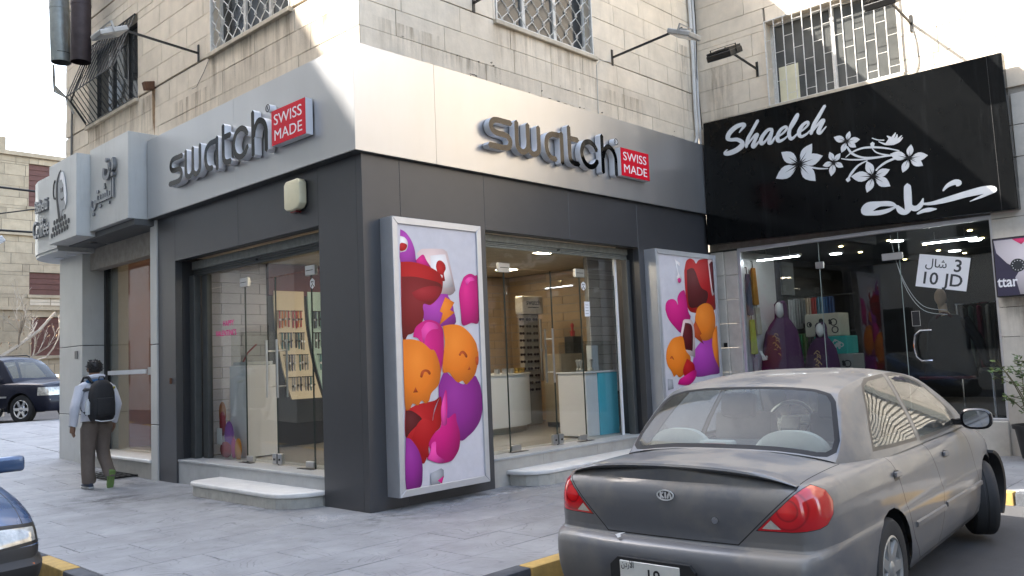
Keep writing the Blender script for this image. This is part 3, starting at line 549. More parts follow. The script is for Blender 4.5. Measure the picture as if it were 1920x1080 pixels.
# ------------------------------------------------------------------ main stone building (corner block)
def stone_wall(parent, fr, s0, s1, z0, z1, hc, zb, holes, mat, lmin, lmax, depth=0.03, vert=None, gap=0.0028):
    k0 = math.floor((z0 - zb)/hc)
    z = zb + k0*hc
    while z < z1 - 0.02:
        za, zc = max(z, z0), min(z + hc, z1)
        if zc - za > 0.04:
            cuts = [s0]; s = s0 - random.uniform(0, lmin)
            while s < s1:
                s += random.uniform(lmin, lmax)
                if s0 + 0.12 < s < s1 - 0.12: cuts.append(s)
            cuts.append(s1)
            hz_ = [h for h in holes if h[2] < zc - 0.01 and h[3] > za + 0.01]
            for a, b in zip(cuts, cuts[1:]):
                for (p, q, c, d) in rect_minus(a, b, za, zc, hz_):
                    if q - p < 0.03 or d - c < 0.02: continue
                    t = random.uniform(-0.002, 0.003)
                    MB().prism([(p + gap, c + gap*.8), (q - gap, c + gap*.8), (q - gap, d - gap*.8), (p + gap, d - gap*.8)], fr, -depth, t).build('stone', mat, parent, bevel=0.003)
        z += hc

tower = thing('stone_building', 'cream limestone corner building with grilled upper windows above the grey shop front', 'building', (0.1, 0.1, 0))
WA = lambda s, z, d: (0.1 - d, -s, z)
WB = lambda s, z, d: (s, 0.1 - d, z)
WC = lambda s, z, d: (7.1 - d, -s, z)
holesA = [(-3.46, -1.45, 5.82, 7.5), (-7.86, -5.83, 5.79, 7.17)]
holesB = [(2.24, 4.27, 5.82, 7.5)]
stone_wall(tower, WA, -8.95, -0.1, 4.6, 7.7, 0.31, 5.19, holesA, STONE, 0.6, 1.25)
stone_wall(tower, WB, 0.105, 7.05, 4.6, 7.7, 0.31, 5.19, holesB, STONE, 0.6, 1.25)
wl = MB()
for (a, b, c, d) in rect_minus(-8.93, -0.135, 3.3, 8.6, holesA): wl.prism([(a, c), (b, c), (b, d), (a, d)], WA, -0.20, -0.031)
for (a, b, c, d) in rect_minus(0.135, 7.06, 3.3, 8.6, holesB): wl.prism([(a, c), (b, c), (b, d), (a, d)], WB, -0.20, -0.031)
wl.box(0.3, 7.0, 8.75, 8.95, 0, 8.6)
wl.build('wall', MORTAR, tower)
bx('roof', MORTAR, tower, 0.1, 7.1, 0.1, 9.0, 8.6, 8.75)
wl = MB(); wl.prism([(-8.93, 7.7), (-0.1, 7.7), (-0.1, 8.6), (-8.93, 8.6)], WA, -0.03, 0); wl.prism([(0.1, 7.7), (7.05, 7.7), (7.05, 8.6), (0.1, 8.6)], WB, -0.03, 0)
wl.build('upper_wall', STONE, tower)

def window(parent, fr, s0, s1, z0, z1, split=2, frame=WHITE_PAINT, pane=GLASS_DK, depth=0.17, curtain=None):
    m = MB(); t = 0.045
    for (a, b, c, d) in rect_minus(s0, s1, z0, z1, [(s0 + t, s1 - t, z0 + t, z1 - t)]): m.prism([(a, c), (b, c), (b, d), (a, d)], fr, -depth - 0.03, -depth + 0.03)
    w = m.build('window', frame, parent)
    n = split
    for i in range(n):
        a = s0 + t + (s1 - s0 - 2*t)*i/n; b = s0 + t + (s1 - s0 - 2*t)*(i + 1)/n
        if i: MB().prism([(a - .03, z0 + t), (a + .03, z0 + t), (a + .03, z1 - t), (a - .03, z1 - t)], fr, -depth - .02, -depth + .035).build('frame', frame, w)
        MB().sheet([(a, z0 + t), (b, z0 + t), (b, z1 - t), (a, z1 - t)], fr, -depth + (0.004 if i else 0)).build('pane', pane, w)
    m = MB()   # plastered reveal of the opening
    for q in ([(s0 - .02, z0 - .02), (s0 + .004, z0 - .02), (s0 + .004, z1), (s0 - .02, z1)], [(s1 - .004, z0 - .02), (s1 + .02, z0 - .02), (s1 + .02, z1), (s1 - .004, z1)], [(s0 + .004, z1 - .004), (s1 - .004, z1 - .004), (s1 - .004, z1 + .02), (s0 + .004, z1 + .02)]):
        m.prism(q, fr, -0.21, -0.005)
    m.build('reveal', STONE, w)
    MB().prism([(s0 - .04, z0 - .06), (s1 + .04, z0 - .06), (s1 + .04, z0 - .002), (s0 - .04, z0 - .002)], fr, -0.22, 0.055).build('sill', pm('stained limestone sill', (0.47, 0.41, 0.32), 0.85, var=.2, scale=7, streak=.5), w, bevel=0.006)
    return w
def lattice(parent, fr, s0, s1, z0, z1):
    g = MB(); t = 0.02
    for (a, b, c, d) in rect_minus(s0, s1, z0, z1, [(s0 + t, s1 - t, z0 + t, z1 - t)]): g.prism([(a, c), (b, c), (b, d), (a, d)], fr, -0.035, 0.012)
    gr = g.build('lattice_grille', WHITE_PAINT, parent)
    n = max(4, round((s1 - s0)/0.118)); p = (s1 - s0)/n; H = 0.155
    for i in range(n):
        m = MB(); sc = s0 + (i + 0.5)*p; z = z0 - 0.02; j = 0; pts = []
        while z < z1 + 0.01:
            sg = 1 if (i + j) % 2 == 0 else -1
            pts += [(sc + sg*p*0.46, z + 0.022), (sc + sg*p*0.46, z + H - 0.095 + 0.022)]
            z += H; j += 1
        pts = [q for q in pts if z0 < q[1] < z1]
        m.tube([fr(a, b, -0.012) for a, b in pts], 0.0062, 4)
        for a, b in pts[::2]:
            m.prism([(a - .021, b + .024), (a, b + .012), (a + .021, b + .024), (a + .010, b + .045), (a + .021, b + .066), (a, b + .056), (a - .021, b + .066), (a - .010, b + .045)], fr, -0.016, -0.004)
        m.build('lattice_strip', WHITE_PAINT, gr)
    return gr
window(tower, WA, -3.46, -1.45, 5.82, 7.5, 3); lattice(tower, WA, -3.45, -1.46, 5.83, 7.49)
window(tower, WB, 2.24, 4.27, 5.82, 7.5, 3); lattice(tower, WB, 2.25, 4.26, 5.83, 7.49)
wdk = window(tower, WA, -7.86, -5.83, 5.79, 7.17, 3, BLACK_M)
gm = MB()
for q in ([(-7.86, 5.80), (-5.83, 5.80)], [(-7.86, 7.14), (-5.83, 7.14)]):
    gm.tube([WA(q[0][0], q[0][1], 0.04), WA(q[1][0], q[1][1], 0.04)], 0.014, 6)
gm.tube([WA(-7.86, 6.25, 0.36), WA(-5.83, 6.25, 0.36)], 0.012, 6)
bow = gm.build('bowed_grille', BLACK_M, tower)
for i in range(15):
    s = -7.84 + i*(2.0/14)
    MB().tube([WA(s, 7.15, 0.03), WA(s, 6.25, 0.36), WA(s, 5.79, 0.03)], 0.009, 5).build('bar', BLACK_M, bow)
# scars and old fixing holes left in the joint band above the fascia
hm = MB()
for i in range(60):
    s = random.choice((random.uniform(0.3, 6.8), random.uniform(1.2, 2.6), random.uniform(3.0, 4.6))); z = 4.93 + abs(random.gauss(0, 0.045)) + (0.25 if random.random() < .12 else 0)
    a, b = random.uniform(.006, .028), random.uniform(.004, .012)
    if s > 1.2 and random.random() < .25: a *= 3
    hm.prism([(s - a, z), (s, z - b), (s + a, z + b*.3), (s + a*.3, z + b)], WB, -0.005, 0.0045)
kind(hm.build('old_fixing_hole', pm('dark grout', (0.06, 0.05, 0.045), .95), tower), 'stuff')

# ------------------------------------------------------------------ second stone building (right)
annex = thing('stone_annex', 'pale limestone building with a white barred window above the black shop sign', 'building', (7.1, -2.5, 0))
holesC = [(1.20, 3.20, 5.32, 6.68)]
stone_wall(annex, WC, -0.09, 7.0, 4.75, 8.2, 0.36, 5.85, holesC, STONE, 0.7, 1.4)
wl = MB()
for (a, b, c, d) in rect_minus(-0.06, 16.0, 3.14, 10.5, holesC): wl.prism([(a, c), (b, c), (b, d), (a, d)], WC, -0.20, -0.031)
wl.prism([(4.35, -.3), (16.0, -.3), (16.0, 3.14), (4.35, 3.14)], WC, -0.20, -0.031)
wl.box(7.3, 12.5, -16.2, -16.0, -.3, 10.5).box(12.4, 12.6, -16, 6, -.3, 10.5)
wl.build('wall', MORTAR, annex)
bx('roof', MORTAR, annex, 7.13, 12.6, -16.2, 6, 10.5, 10.65)
wl = MB(); wl.prism([(-0.06, 8.2), (16, 8.2), (16, 10.5), (-0.06, 10.5)], WC, -0.03, 0); wl.build('upper_wall', STONE, annex)
wl = MB(); wl.prism([(7.0, 0), (16, 0), (16, 8.19), (7.0, 8.19)], WC, -0.03, 0)
wl.build('outer_wall', pm('tan outer stone', (.36, .305, .235), .9, var=.12), annex)
window(annex, WC, 1.20, 3.20, 5.32, 6.68, 2, WHITE_PAINT, pm('office window pane', (0.085, 0.088, 0.085), 0.05, var=.35, scale=1.2, spec=.6))
g = MB()
for (a, b, c, d) in rect_minus(1.19, 3.21, 5.31, 6.69, [(1.205, 3.195, 5.325, 6.675)]): g.prism([(a, c), (b, c), (b, d), (a, d)], WC, 0.03, 0.05)
bars = g.build('window_grille', WHITE_PAINT, annex)
for i in range(1, 13):
    s = 1.20 + i*2.0/13
    MB().tube([WC(s, 5.32, 0.04), WC(s, 6.68, 0.04)], 0.0075, 6).build('bar', WHITE_PAINT, bars)
gm = MB()
for i in range(13):
    s = 1.20 + i*2.0/13
    for j in range(3):
        z = 5.32 + 0.12 + j*0.46 + (0.23 if i % 2 else 0)
        if z < 6.66: gm.tube([WC(s, z, 0.04), WC(s + 2.0/13, z, 0.04)], 0.005, 5)
gm.build('cross_bar', WHITE_PAINT, bars)
MB().prism([(1.30, 5.37), (1.62, 5.37), (1.62, 5.95), (1.30, 5.95)], WC, -0.165, -0.16).build('paper_sheet', CREAM, annex)
# marble facing round the shop window (individual slabs)
MC = lambda s, z, d: (7.0 - d, -s, z)
for i in range(8):
    z = -0.02 + i*0.39; b = min(z + .39, 3.13)
    for a, c in ((0.02, 0.245), (0.25, 0.47)):
        MB().prism([(a + .002, z + .003), (c - .002, z + .003), (c - .002, b - .003), (a + .002, b - .003)], MC, -0.10, random.uniform(-.002, .002) - (0.0 if a < .1 else .03)).build('marble_slab', MARBLE, annex, bevel=.003)
for i in range(9):
    z = -0.02 + i*0.385; b = min(z + .385, 3.42)
    for a, c in ((4.17, 5.02), (5.02, 5.9), (5.9, 6.98)):
        MB().prism([(a + .002, z + .003), (c - .002, z + .003), (c - .002, b - .003), (a + .002, b - .003)], MC, -0.07, random.uniform(-.002, .002)).build('marble_slab', MARBLE, annex, bevel=.003)
for a, c in ((4.5, 5.5), (5.5, 6.98)):
    for z in (3.43, 3.85, 4.27):
        MB().prism([(a + .002, z), (c - .002, z), (c - .002, z + .41), (a + .002, z + .41)], WC, -0.03, random.uniform(-.002, .002)).build('marble_slab', MARBLE, annex, bevel=.003)
MB().prism([(.17, 1.55), (.23, 1.55), (.23, 1.62), (.17, 1.62)], MC, 0, .014).prism([(.19, 1.57), (.21, 1.57), (.21, 1.60), (.19, 1.60)], MC, .014, .02).build('doorbell', BLACK_M, annex)
MB().box(6.95, 7.4, -4.17, -.47, -.3, .44).build('window_plinth', MARBLE, annex, bevel=.01)

SA, SB = stain_mat('y'), stain_mat('x')
BR = (0.24, 0.16, 0.09)
SA2, SB2 = stain_mat('y', BR, .55, ' brown'), stain_mat('x', BR, .42, ' brown')
def stain(parent, fr, s0, s1, z0, z1, m): MB().sheet([(s0, z0), (s1, z0), (s1, z1), (s0, z1)], fr, .0045).build('water_stain', m, parent, fix=False)
for q in ((-3.6, -2.7, 4.9, 5.76), (-2.9, -2.1, 5.0, 5.76), (-2.2, -1.2, 4.9, 5.76), (-1.3, -.5, 4.88, 5.5), (-5.9, -5.2, 4.9, 5.74)): stain(tower, WA, *q, SA)
for q in ((-7.9, -6.7, 4.9, 5.74), (-6.9, -5.7, 4.9, 5.74), (-4.6, -3.4, 4.85, 5.4)): stain(tower, WA, *q, SA2)
for q in ((2.1, 3.1, 4.9, 5.76), (3.0, 4.4, 4.95, 5.76), (.2, 1.4, 4.88, 5.35), (4.3, 5.6, 4.88, 5.4)): stain(tower, WB, *q, SB2)
for q in ((6.45, 6.95, 4.9, 6.6), (1.2, 2.4, 4.88, 5.2)): stain(tower, WB, *q, SB)
for q in ((4.2, 5.0, 1.2, 2.02), (4.9, 5.8, .9, 2.02)): stain(annex, MC, *q, SA2)
stain(annex, WC, .05, .6, 4.8, 6.2, SA)
# ------------------------------------------------------------------ unseen buildings that shade and reflect; the two tall blocks are sized for their shadows
STONE_F = pm('pale facade stone', (0.50, 0.46, 0.40), 0.9, var=.12, scale=1.5, streak=.3, streak_col=(.3, .25, .2))
STONE_L = pm('brown facade stone', (0.16, 0.13, 0.10), 0.9, var=.15, scale=1.5)
def street_block(name, label, x0, x1, y0, y1, h, face, mat):
    t = thing(name, label, 'building', ((x0 + x1)/2, (y0 + y1)/2, 0))
    bx('wall', mat, t, x0, x1, y0, y1, -0.3, h)
    n = 0
    for z in [1.2 + 3.1*i for i in range(int((h - 2)/3.1) + 1)]:
        a0, a1 = (y0, y1) if face in '+x-x' and face[1] == 'x' else (x0, x1)
        s = a0 + 1.3
        while s < a1 - 2.4:
            sg = 0.03
            if face == '+x': b = (x1 - .1, x1 + sg, s, s + 1.5)
            elif face == '+y': b = (s, s + 1.5, y1 - .1, y1 + sg)
            else: b = (s, s + 1.5, y0 - sg, y0 + .1)
            w = bx('window', GLASS_DK, t, b[0], b[1], b[2], b[3], z, z + 1.5)
            s += 3.1
    return t
street_block('shading_block', 'unseen tall tan stone block at the far left, sized to shade the left wall', -19, -6.0, 12.0, 44.0, 18.75, '+x', STONE_F)
street_block('shading_block', 'unseen very tall tan stone block beside the camera, sized to shade the sedan', -32, -11.0, -14, 10.8, 30.0, '+x', STONE_F)
street_block('low_block', 'low sunlit tan stone building behind the parking bay', -8, 6.5, -26, -17.5, 8.0, '+y', STONE_L)

sh_ = thing('roller_shutter', 'pale corrugated roller shutter closed on the sunlit shop further right', 'shutter', (6.9, -7.6, 0))
SHP = pm('pale shutter enamel', (.50, .47, .41), .55)
for i in range(26):
    z = .25 + i*.115
    MB().add([(6.93, -9.4, z), (6.93, -6.05, z), (6.905, -6.05, z + .03), (6.905, -9.4, z + .03), (6.945, -9.4, z + .113), (6.945, -6.05, z + .113), (6.925, -6.05, z + .105), (6.925, -9.4, z + .105)], [(0, 1, 2, 3), (4, 7, 6, 5), (3, 2, 6, 7), (0, 4, 5, 1), (0, 3, 7, 4), (1, 5, 6, 2)]).build('slat', SHP, sh_)
MB().box(6.80, 6.99, -9.5, -6.0, 3.24, 3.5).box(6.86, 6.96, -9.5, -9.41, 0, 3.24).box(6.86, 6.96, -6.04, -5.95, 0, 3.24).build('shutter_frame', GALV, sh_)
# ------------------------------------------------------------------ grey shop front
front = thing('storefront', 'charcoal clad shop front wrapping the street corner', 'shop front', (0.0, 0.0, 0.0))
def clad(x0, x1, y0, y1, z0, z1):
    return bx('cladding_panel', CLAD, front, x0, x1, y0, y1, z0, z1, bevel=0.003)
g = 0.0014
# right face (y=0): pier, lintel, right pier, with panel seams
clad(0.0, 0.51 - g, 0.0, 0.10, -0.02, 3.735); clad(0.51 + g, 1.805 - g, 0.0, 0.10, -0.02, 3.735)
clad(1.805 + g, 3.40 - g, 0.0, 0.10, 3.065, 3.735); clad(3.40 + g, 4.98 - g, 0.0, 0.10, 3.065, 3.735)
clad(4.98 + g, 6.98, 0.0, 0.10, -0.02, 3.735)
# left face (x=0)
clad(0.0, 0.10, 0.102, 0.815 - g, -0.02, 3.735)
clad(0.0, 0.10, 0.815 + g, 2.60 - g, 3.072, 3.735); clad(0.0, 0.10, 2.60 + g, 4.37 - g, 3.072, 3.735)
clad(0.0, 0.10, 4.37 + g, 4.92, -0.02, 3.735)
rv = MB()
rv.box(1.70, 1.808, 0.102, 0.42, -.02, 3.3).box(4.982, 5.10, 0.102, 0.42, -.02, 3.3).box(1.81, 4.98, 0.102, 0.16, 3.067, 3.30)
rv.box(0.102, 0.45, 0.70, 0.812, -.02, 3.3).box(0.102, 0.45, 4.372, 4.48, -.02, 3.3).box(0.102, 0.16, 0.815, 4.37, 3.075, 3.30)
rv.build('reveal', pm('dark reveal cladding', (0.020, 0.021, 0.024), 0.45, var=.1), front, bevel=.003)
bx('corner_core', IN_DARK, front, 0.11, 0.32, 0.11, 0.32, 0, 3.9)
MB().tube([(-0.004, 4.52, 1.36), (-0.004, 4.52, 1.44)], 0.02, 6).build('lock', RUST, front)
# thresholds
def threshold(name, pts_top, z, riser, parent):
    return None
th = MB(); th.box(0.012, 0.6, 0.818, 4.368, 0.292, 0.32).build('threshold', GREY_STONE, front, bevel=.004)
for a, b in ((0.82, 2.0), (2.0, 3.2), (3.2, 4.05), (4.05, 4.366)):
    bx('riser_slab', GREY_STONE, front, 0.024, 0.1, a + .0015, b - .0015, -0.02, 0.29)
MB().box(1.812, 4.978, 0.012, 0.6, 0.312, 0.34).build('threshold', GREY_STONE, front, bevel=.004)
for a, b in ((1.813, 2.7), (2.7, 3.8), (3.8, 4.976)):
    bx('riser_slab', pm('beige riser stone', (0.36, 0.345, 0.315), 0.5, var=.1, streak=.2), front, a + .0015, b - .0015, 0.024, 0.1, 0.0, 0.31)

# white marble door steps
def white_step(name, label, pts, fr_, z0, z1):
    t = thing(name, label, 'door step', (*fr_(*pts[0]), 0))
    ctr = (sum(p[0] for p in pts)/len(pts), sum(p[1] for p in pts)/len(pts))
    inn = [(ctr[0] + (p[0] - ctr[0])*0.965, ctr[1] + (p[1] - ctr[1])*0.94) for p in pts]
    up = lambda s, z, d: (*fr_(s, z), d)
    MB().prism(pts, up, z0, z1).build('tread', WHITE_MARBLE, t, bevel=0.012, seg=3, smooth=True)
    MB().prism(inn, up, -0.03, z0 - .002).build('riser', pm('worn limestone riser', (0.40, 0.39, 0.355), .8, var=.15, scale=9, streak=.6, streak_col=(.2, .18, .15)), t)
    return t
ptsA = [(3.18, 0.03), (3.18, -0.28)] + [(3.18 - .18*(1 - math.cos(a)), -0.28 - .16*math.sin(a)) for a in (R(30), R(60), R(90))] + [(1.25, -0.44)] + [(1.25 - .42*math.sin(a), -0.02 - .42*math.cos(a)) for a in (R(20), R(45), R(70))] + [(0.82, 0.0), (0.82, 0.03)]
white_step('door_step', 'white marble door step with rounded end under the left glass doors', ptsA, lambda y, x: (x, y), 0.115, 0.165)
ptsB = [(2.03, 0.03), (2.03, -0.05)] + [(2.40 - .36*math.cos(a), -0.05 - .36*math.sin(a)) for a in (R(25), R(50), R(75), R(90))] + [(4.2, -0.41)] + [(4.2 + .36*math.sin(a), -0.05 - .36*math.cos(a)) for a in (R(25), R(50), R(75))] + [(4.57, 0.0), (4.57, 0.03)]
white_step('door_step', 'white marble step with rounded ends below the right glass doors', ptsB, lambda x, y: (x, y), 0.13, 0.18)

# roller shutters
def shutter(label, fr, s0, s1, z0, z1, drop):
    t = thing('roller_shutter', label, 'shutter', fr((s0 + s1)/2, z0, 0))
    MB().prism([(s0, z0 + (z1 - z0)*.45), (s1, z0 + (z1 - z0)*.45), (s1, z1), (s0, z1)], fr, -0.10, 0.0).build('shutter_box', GALV, t, bevel=.006)
    for i in range(3):
        za = z0 + (z1 - z0)*.45*i/3
        MB().prism([(s0, za + .002), (s1, za + .002), (s1, za + (z1 - z0)*.15 - .002), (s0, za + (z1 - z0)*.15 - .002)], fr, -0.06, -0.02 + .006*(i == 0)).build('slat', SHUT_D if drop else GALV, t, bevel=.004)
    MB().tube([fr((s0 + s1)/2, z0 + .05, -.02), fr((s0 + s1)/2, z0 + .05, .012)], .012, 8).build('lock', BLACK_M, t)
    return t
GA = lambda s, z, d: (0.24 - d, -s, z)
GB = lambda s, z, d: (s, 0.20 - d, z)
shutter('rolled up dark shutter above the left glass doors', GA, -4.37, -0.815, 2.86, 3.07, True)
shutter('rolled up galvanised shutter above the right glass doors', GB, 1.81, 4.98, 2.90, 3.06, False)
MB().box(.20, .30, 4.22, 4.37, .32, 2.87).box(.30, .38, 4.05, 4.2, .32, 2.87).build('shutter_guide', SHUT_D, front, bevel=.006)
MB().box(4.90, 4.98, .17, .28, .34, 2.9).build('shutter_guide', SHUT_D, front, bevel=.006)

# ------------------------------------------------------------------ glass fronts
def glass_front(label, fr, edges, z0, zt, ztop, handles, sm):
    """edges: s of vertical joints; door leaves are the two middle bays"""
    t = thing('glass_front', label, 'glass door', fr((edges[0] + edges[-1])/2, z0, 0))
    for i, (a, b) in enumerate(zip(edges, edges[1:])):
        door = i in (1, 2)
        nm = 'door_leaf' if door else 'side_pane'
        MB().prism([(a + .004, z0 + (.02 if door else 0)), (b - .004, z0 + (.02 if door else 0)), (b - .004, zt - .004), (a + .004, zt - .004)], fr, -.012, 0).build(nm, GLASS, t)
        em = MB()
        for s in (a + .004, b - .004): em.prism([(s - .0028, z0), (s + .0028, z0), (s + .0028, zt), (s - .0028, zt)], fr, -.0125, .0006)
        em.build('glass_edge', pm('green black glass edge', (.03, .045, .04), .2), t)
    MB().prism([(edges[0], zt + .004), (edges[-1], zt + .004), (edges[-1], ztop), (edges[0], ztop)], fr, -.012, 0).build('transom_pane', GLASS, t)
    e = edges
    for s, z, w, h in ((e[1], zt, .20, .10), (e[3], zt, .20, .10)):
        MB().prism([(s - w/2, z - h*.6), (s + w/2, z - h*.6), (s + w/2, z + h*.6), (s - w/2, z + h*.6)], fr, -.03, .018).build('hinge_patch', STEEL, t, bevel=.004)
        MB().prism([(s - w/2 + .02, z - .004), (s + w/2 - .03, z - .004), (s + w/2 - .03, z + .004), (s - w/2 + .02, z + .004)], fr, .018, .0195).build('patch_slot', BLACK, t)
    for s, q in ((e[1] + .09, 0), (e[2] - .06, 1), (e[2] + .06, 1), (e[3] - .09, 0)):
        w, h = (.16, .07) if not q else (.09, .13)
        MB().prism([(s - w/2, z0 + .012), (s + w/2, z0 + .012), (s + w/2, z0 + .012 + h), (s - w/2, z0 + .012 + h)], fr, -.03, .018).build('lock_patch' if q else 'floor_patch', STEEL, t, bevel=.004)
        if q: MB().tube([fr(s, z0 + .07, .018), fr(s, z0 + .07, .026)], .014, 10).build('lock_cylinder', BLACK_M, t)
        else: MB().prism([(s - .16, z0 + .001), (s + .14, z0 + .001), (s + .14, z0 + .006), (s - .16, z0 + .006)], fr, .02, .09).build('floor_plate', BLACK_M, t)
    for s in handles:
        m = MB()
        for d in (.06, -.075):
            m.tube([fr(s, z0 + .83, d), fr(s, z0 + 1.55, d)], .0135, 10)
        for z in (z0 + .97, z0 + 1.41): m.tube([fr(s, z, .06), fr(s, z, -.075)], .009, 8)
        m.build('pull_handle', STEEL, t, smooth=True)
    return t
GLA = lambda s, z, d: (0.335 - d, -s, z)
GLB = lambda s, z, d: (s, 0.315 - d, z)
glA = glass_front('frameless glass doors with bar handles on the left street side', GLA, [-4.25, -3.06, -2.31, -1.50, -0.80], .32, 2.66, 2.98, (-2.43, -2.19), 1)
glB = glass_front('frameless glass doors with chrome handle on the right street side', GLB, [1.81, 2.42, 3.33, 3.95, 4.76], .34, 2.67, 2.98, (3.25,), 1)
MB().box(4.76, 4.80, .29, .33, .34, 2.98).build('side_rail', WHITE_P, glB)
# stickers on the glass
hx = [(math.cos(R(60*i + 30)), math.sin(R(60*i + 30))) for i in range(6)]
for lab, fr, s, z in (('white hexagon sticker on the left door glass', GLA, -1.47, 2.50), ('white hexagon sticker on the right door glass', GLB, 4.03, 2.49)):
    t = MB().prism([(s + .055*a, z + .065*b) for a, b in hx], fr, .0015, .003).build('hexagon_sticker', WHITE_P); tag(t, lab, 'sticker', 'hexagon stickers on the door glass')
    m = MB()
    for (a, b) in ((-.015, .02), (.015, .02), (0, -.01), (-.02, -.03), (.02, -.03)): m.prism([(s + a + .011*p, z + b + .013*q) for p, q in hx], fr, .0032, .004)
    m.build('dot', BLACK, t, local=True)
t = MB().prism([(4.03, 2.06), (4.15, 2.06), (4.15, 2.27), (4.03, 2.27)], GLB, .0015, .003).build('paper_notice', WHITE_P); tag(t, 'small white notice stuck below the hexagon on the right door glass', 'notice')
m = MB()
for i in range(4): m.prism([(4.05, 2.10 + i*.04), (4.12, 2.10 + i*.04), (4.12, 2.105 + i*.04), (4.05, 2.105 + i*.04)], GLB, .0032, .004)
m.build('printed_line', BLACK, t, local=True)
PINK = flat('pink vinyl', (.80, .03, .30), .5)
t = thing('vinyl_lettering', 'pink HAPPY VALENTINE\'S lettering stuck on the left glass', 'lettering', GLA(-3.5, 2.0, 0))
MB().text('HAPPY', .105, GLA, -3.66, 2.115, .0015, .003, bold=.01, sx=.95).build('word', PINK, t)
MB().text("VALENTINE'S", .105, GLA, -3.86, 1.985, .0015, .003, bold=.01, sx=.92).build('word', PINK, t)
# ================================================================== SIGNS
def letters(parent, fr, off, base, d0, d1, edge, face):
    w = .0365
    X = lambda p: [(a + off, b + base, w) for a, b in p]
    G = {
     's': [[(.385, .364), (.26, .364), (.15, .364), (.075, .345), (.038, .285), (.07, .225), (.15, .203), (.26, .200), (.335, .178), (.365, .118), (.33, .055), (.25, .036), (.13, .036), (0, .036)]],
     'w': [[(.487, .40), (.487, .27), (.487, .15), (.505, .075), (.585, .036), (.665, .075), (.692, .15), (.692, .27), (.692, .40)], [(.692, .15), (.712, .075), (.79, .036), (.872, .075), (.893, .15), (.893, .27), (.893, .40)]],
     'a': [[(1.348, .364), (1.25, .364), (1.15, .355), (1.065, .30), (1.04, .20), (1.065, .10), (1.13, .045), (1.22, .036)], [(1.348, .40), (1.348, .2), (1.348, 0)]],
     't': [[(1.508, .515), (1.508, .36), (1.508, .16), (1.525, .075), (1.59, .036), (1.69, .036)], [(1.53, .364), (1.60, .364), (1.69, .364)]],
     'c': [[(2.095, .285), (2.04, .35), (1.94, .382), (1.83, .345), (1.772, .25), (1.772, .17), (1.83, .075), (1.94, .036), (2.04, .068), (2.10, .135)]],
     'h': [[(2.228, .515), (2.228, .3), (2.228, 0)], [(2.245, .22), (2.275, .31), (2.36, .382), (2.47, .345), (2.527, .25), (2.530, .14), (2.530, 0)]],
    }
    for ch in 'swatch':
        m = MB()
        for i, st in enumerate(G[ch]): m.ribbon(X(st), fr, d0, d1 + .0005*i, 0, sub=5, kside=1)
        m.build('letter', [face, edge], parent, smooth=True, angle=50)
    m = MB(); c = (2.565 + off, .485 + base)
    m.prism([(c[0] + .048*math.cos(a), c[1] + .048*math.sin(a)) for a in [2*PI*i/20 for i in range(20)]], fr, d0, d1 - .004)
    rm = m.build('registered_mark', WHITE_P, parent)
    m = MB(); m.ribbon([(c[0] + .041*math.cos(a), c[1] + .041*math.sin(a), .006) for a in [2*PI*i/16 for i in range(17)]], fr, d1 - .004, d1 - .002)
    m.text('R', .066, fr, c[0] - .022, c[1] - .023, d1 - .004, d1 - .002, bold=.01)
    m.build('mark_print', BLACK, rm, local=True)
    b = [(2.655 + off, .015 + base), (3.35 + off, .015 + base), (3.35 + off, .42 + base), (2.655 + off, .42 + base)]
    bd = MB().prism(b, fr, d0, d1 - .002).build('badge', WHITE_P, parent)
    MB().prism([(p + (.0 if i in (0, 3) else -.0), q) for i, (p, q) in enumerate(b)], fr, d1 - .0015, d1 + .004).build('badge_face', RED, bd, local=True)
    MB().text('SWISS', .176, fr, 2.70 + off, .245 + base, d1 + .0042, d1 + .006, sx=1.26).build('badge_word', WHITE_P, bd, local=True)
    MB().text('MADE', .176, fr, 2.70 + off, .065 + base, d1 + .0042, d1 + .006, sx=1.25).build('badge_word', WHITE_P, bd, local=True)

sgA = thing('shop_sign', 'grey swatch sign with red badge on the left street side, in shade', 'shop sign', (-0.12, 2.5, 3.74), group='swatch fascia signs')
bx('fascia_panel', ALU, sgA, -0.12, -0.02, -0.066, 2.45, 3.742, 4.90); bx('fascia_panel', ALU, sgA, -0.12, -0.02, 2.453, 4.98, 3.742, 4.90)
letters(sgA, FA, -4.03, 4.04, 0.012, .105, WHITE_P, MIRROR_DK)
sgB = thing('shop_sign', 'silver swatch sign with red badge on the right street side, catching bright reflections', 'shop sign', (3.5, -0.07, 3.74), group='swatch fascia signs')
bx('fascia_panel', ALU, sgB, -0.118, 1.0, -0.07, 0.03, 3.742, 4.90); bx('fascia_panel', ALU, sgB, 1.004, 6.99, -0.07, 0.03, 3.742, 4.90)
letters(sgB, FB, 1.76, 4.03, 0.012, .105, WHITE_P, MIRROR_DK)
MB().box(-.1, 6.95, -.045, .10, 3.736, 3.741).box(-.1, .1, .1, 4.95, 3.736, 3.741).box(.0, 6.95, .03, .10, 4.885, 4.895).box(-.02, .10, .05, 4.95, 4.885, 4.895).build('soffit', SHUT_D, sgB)

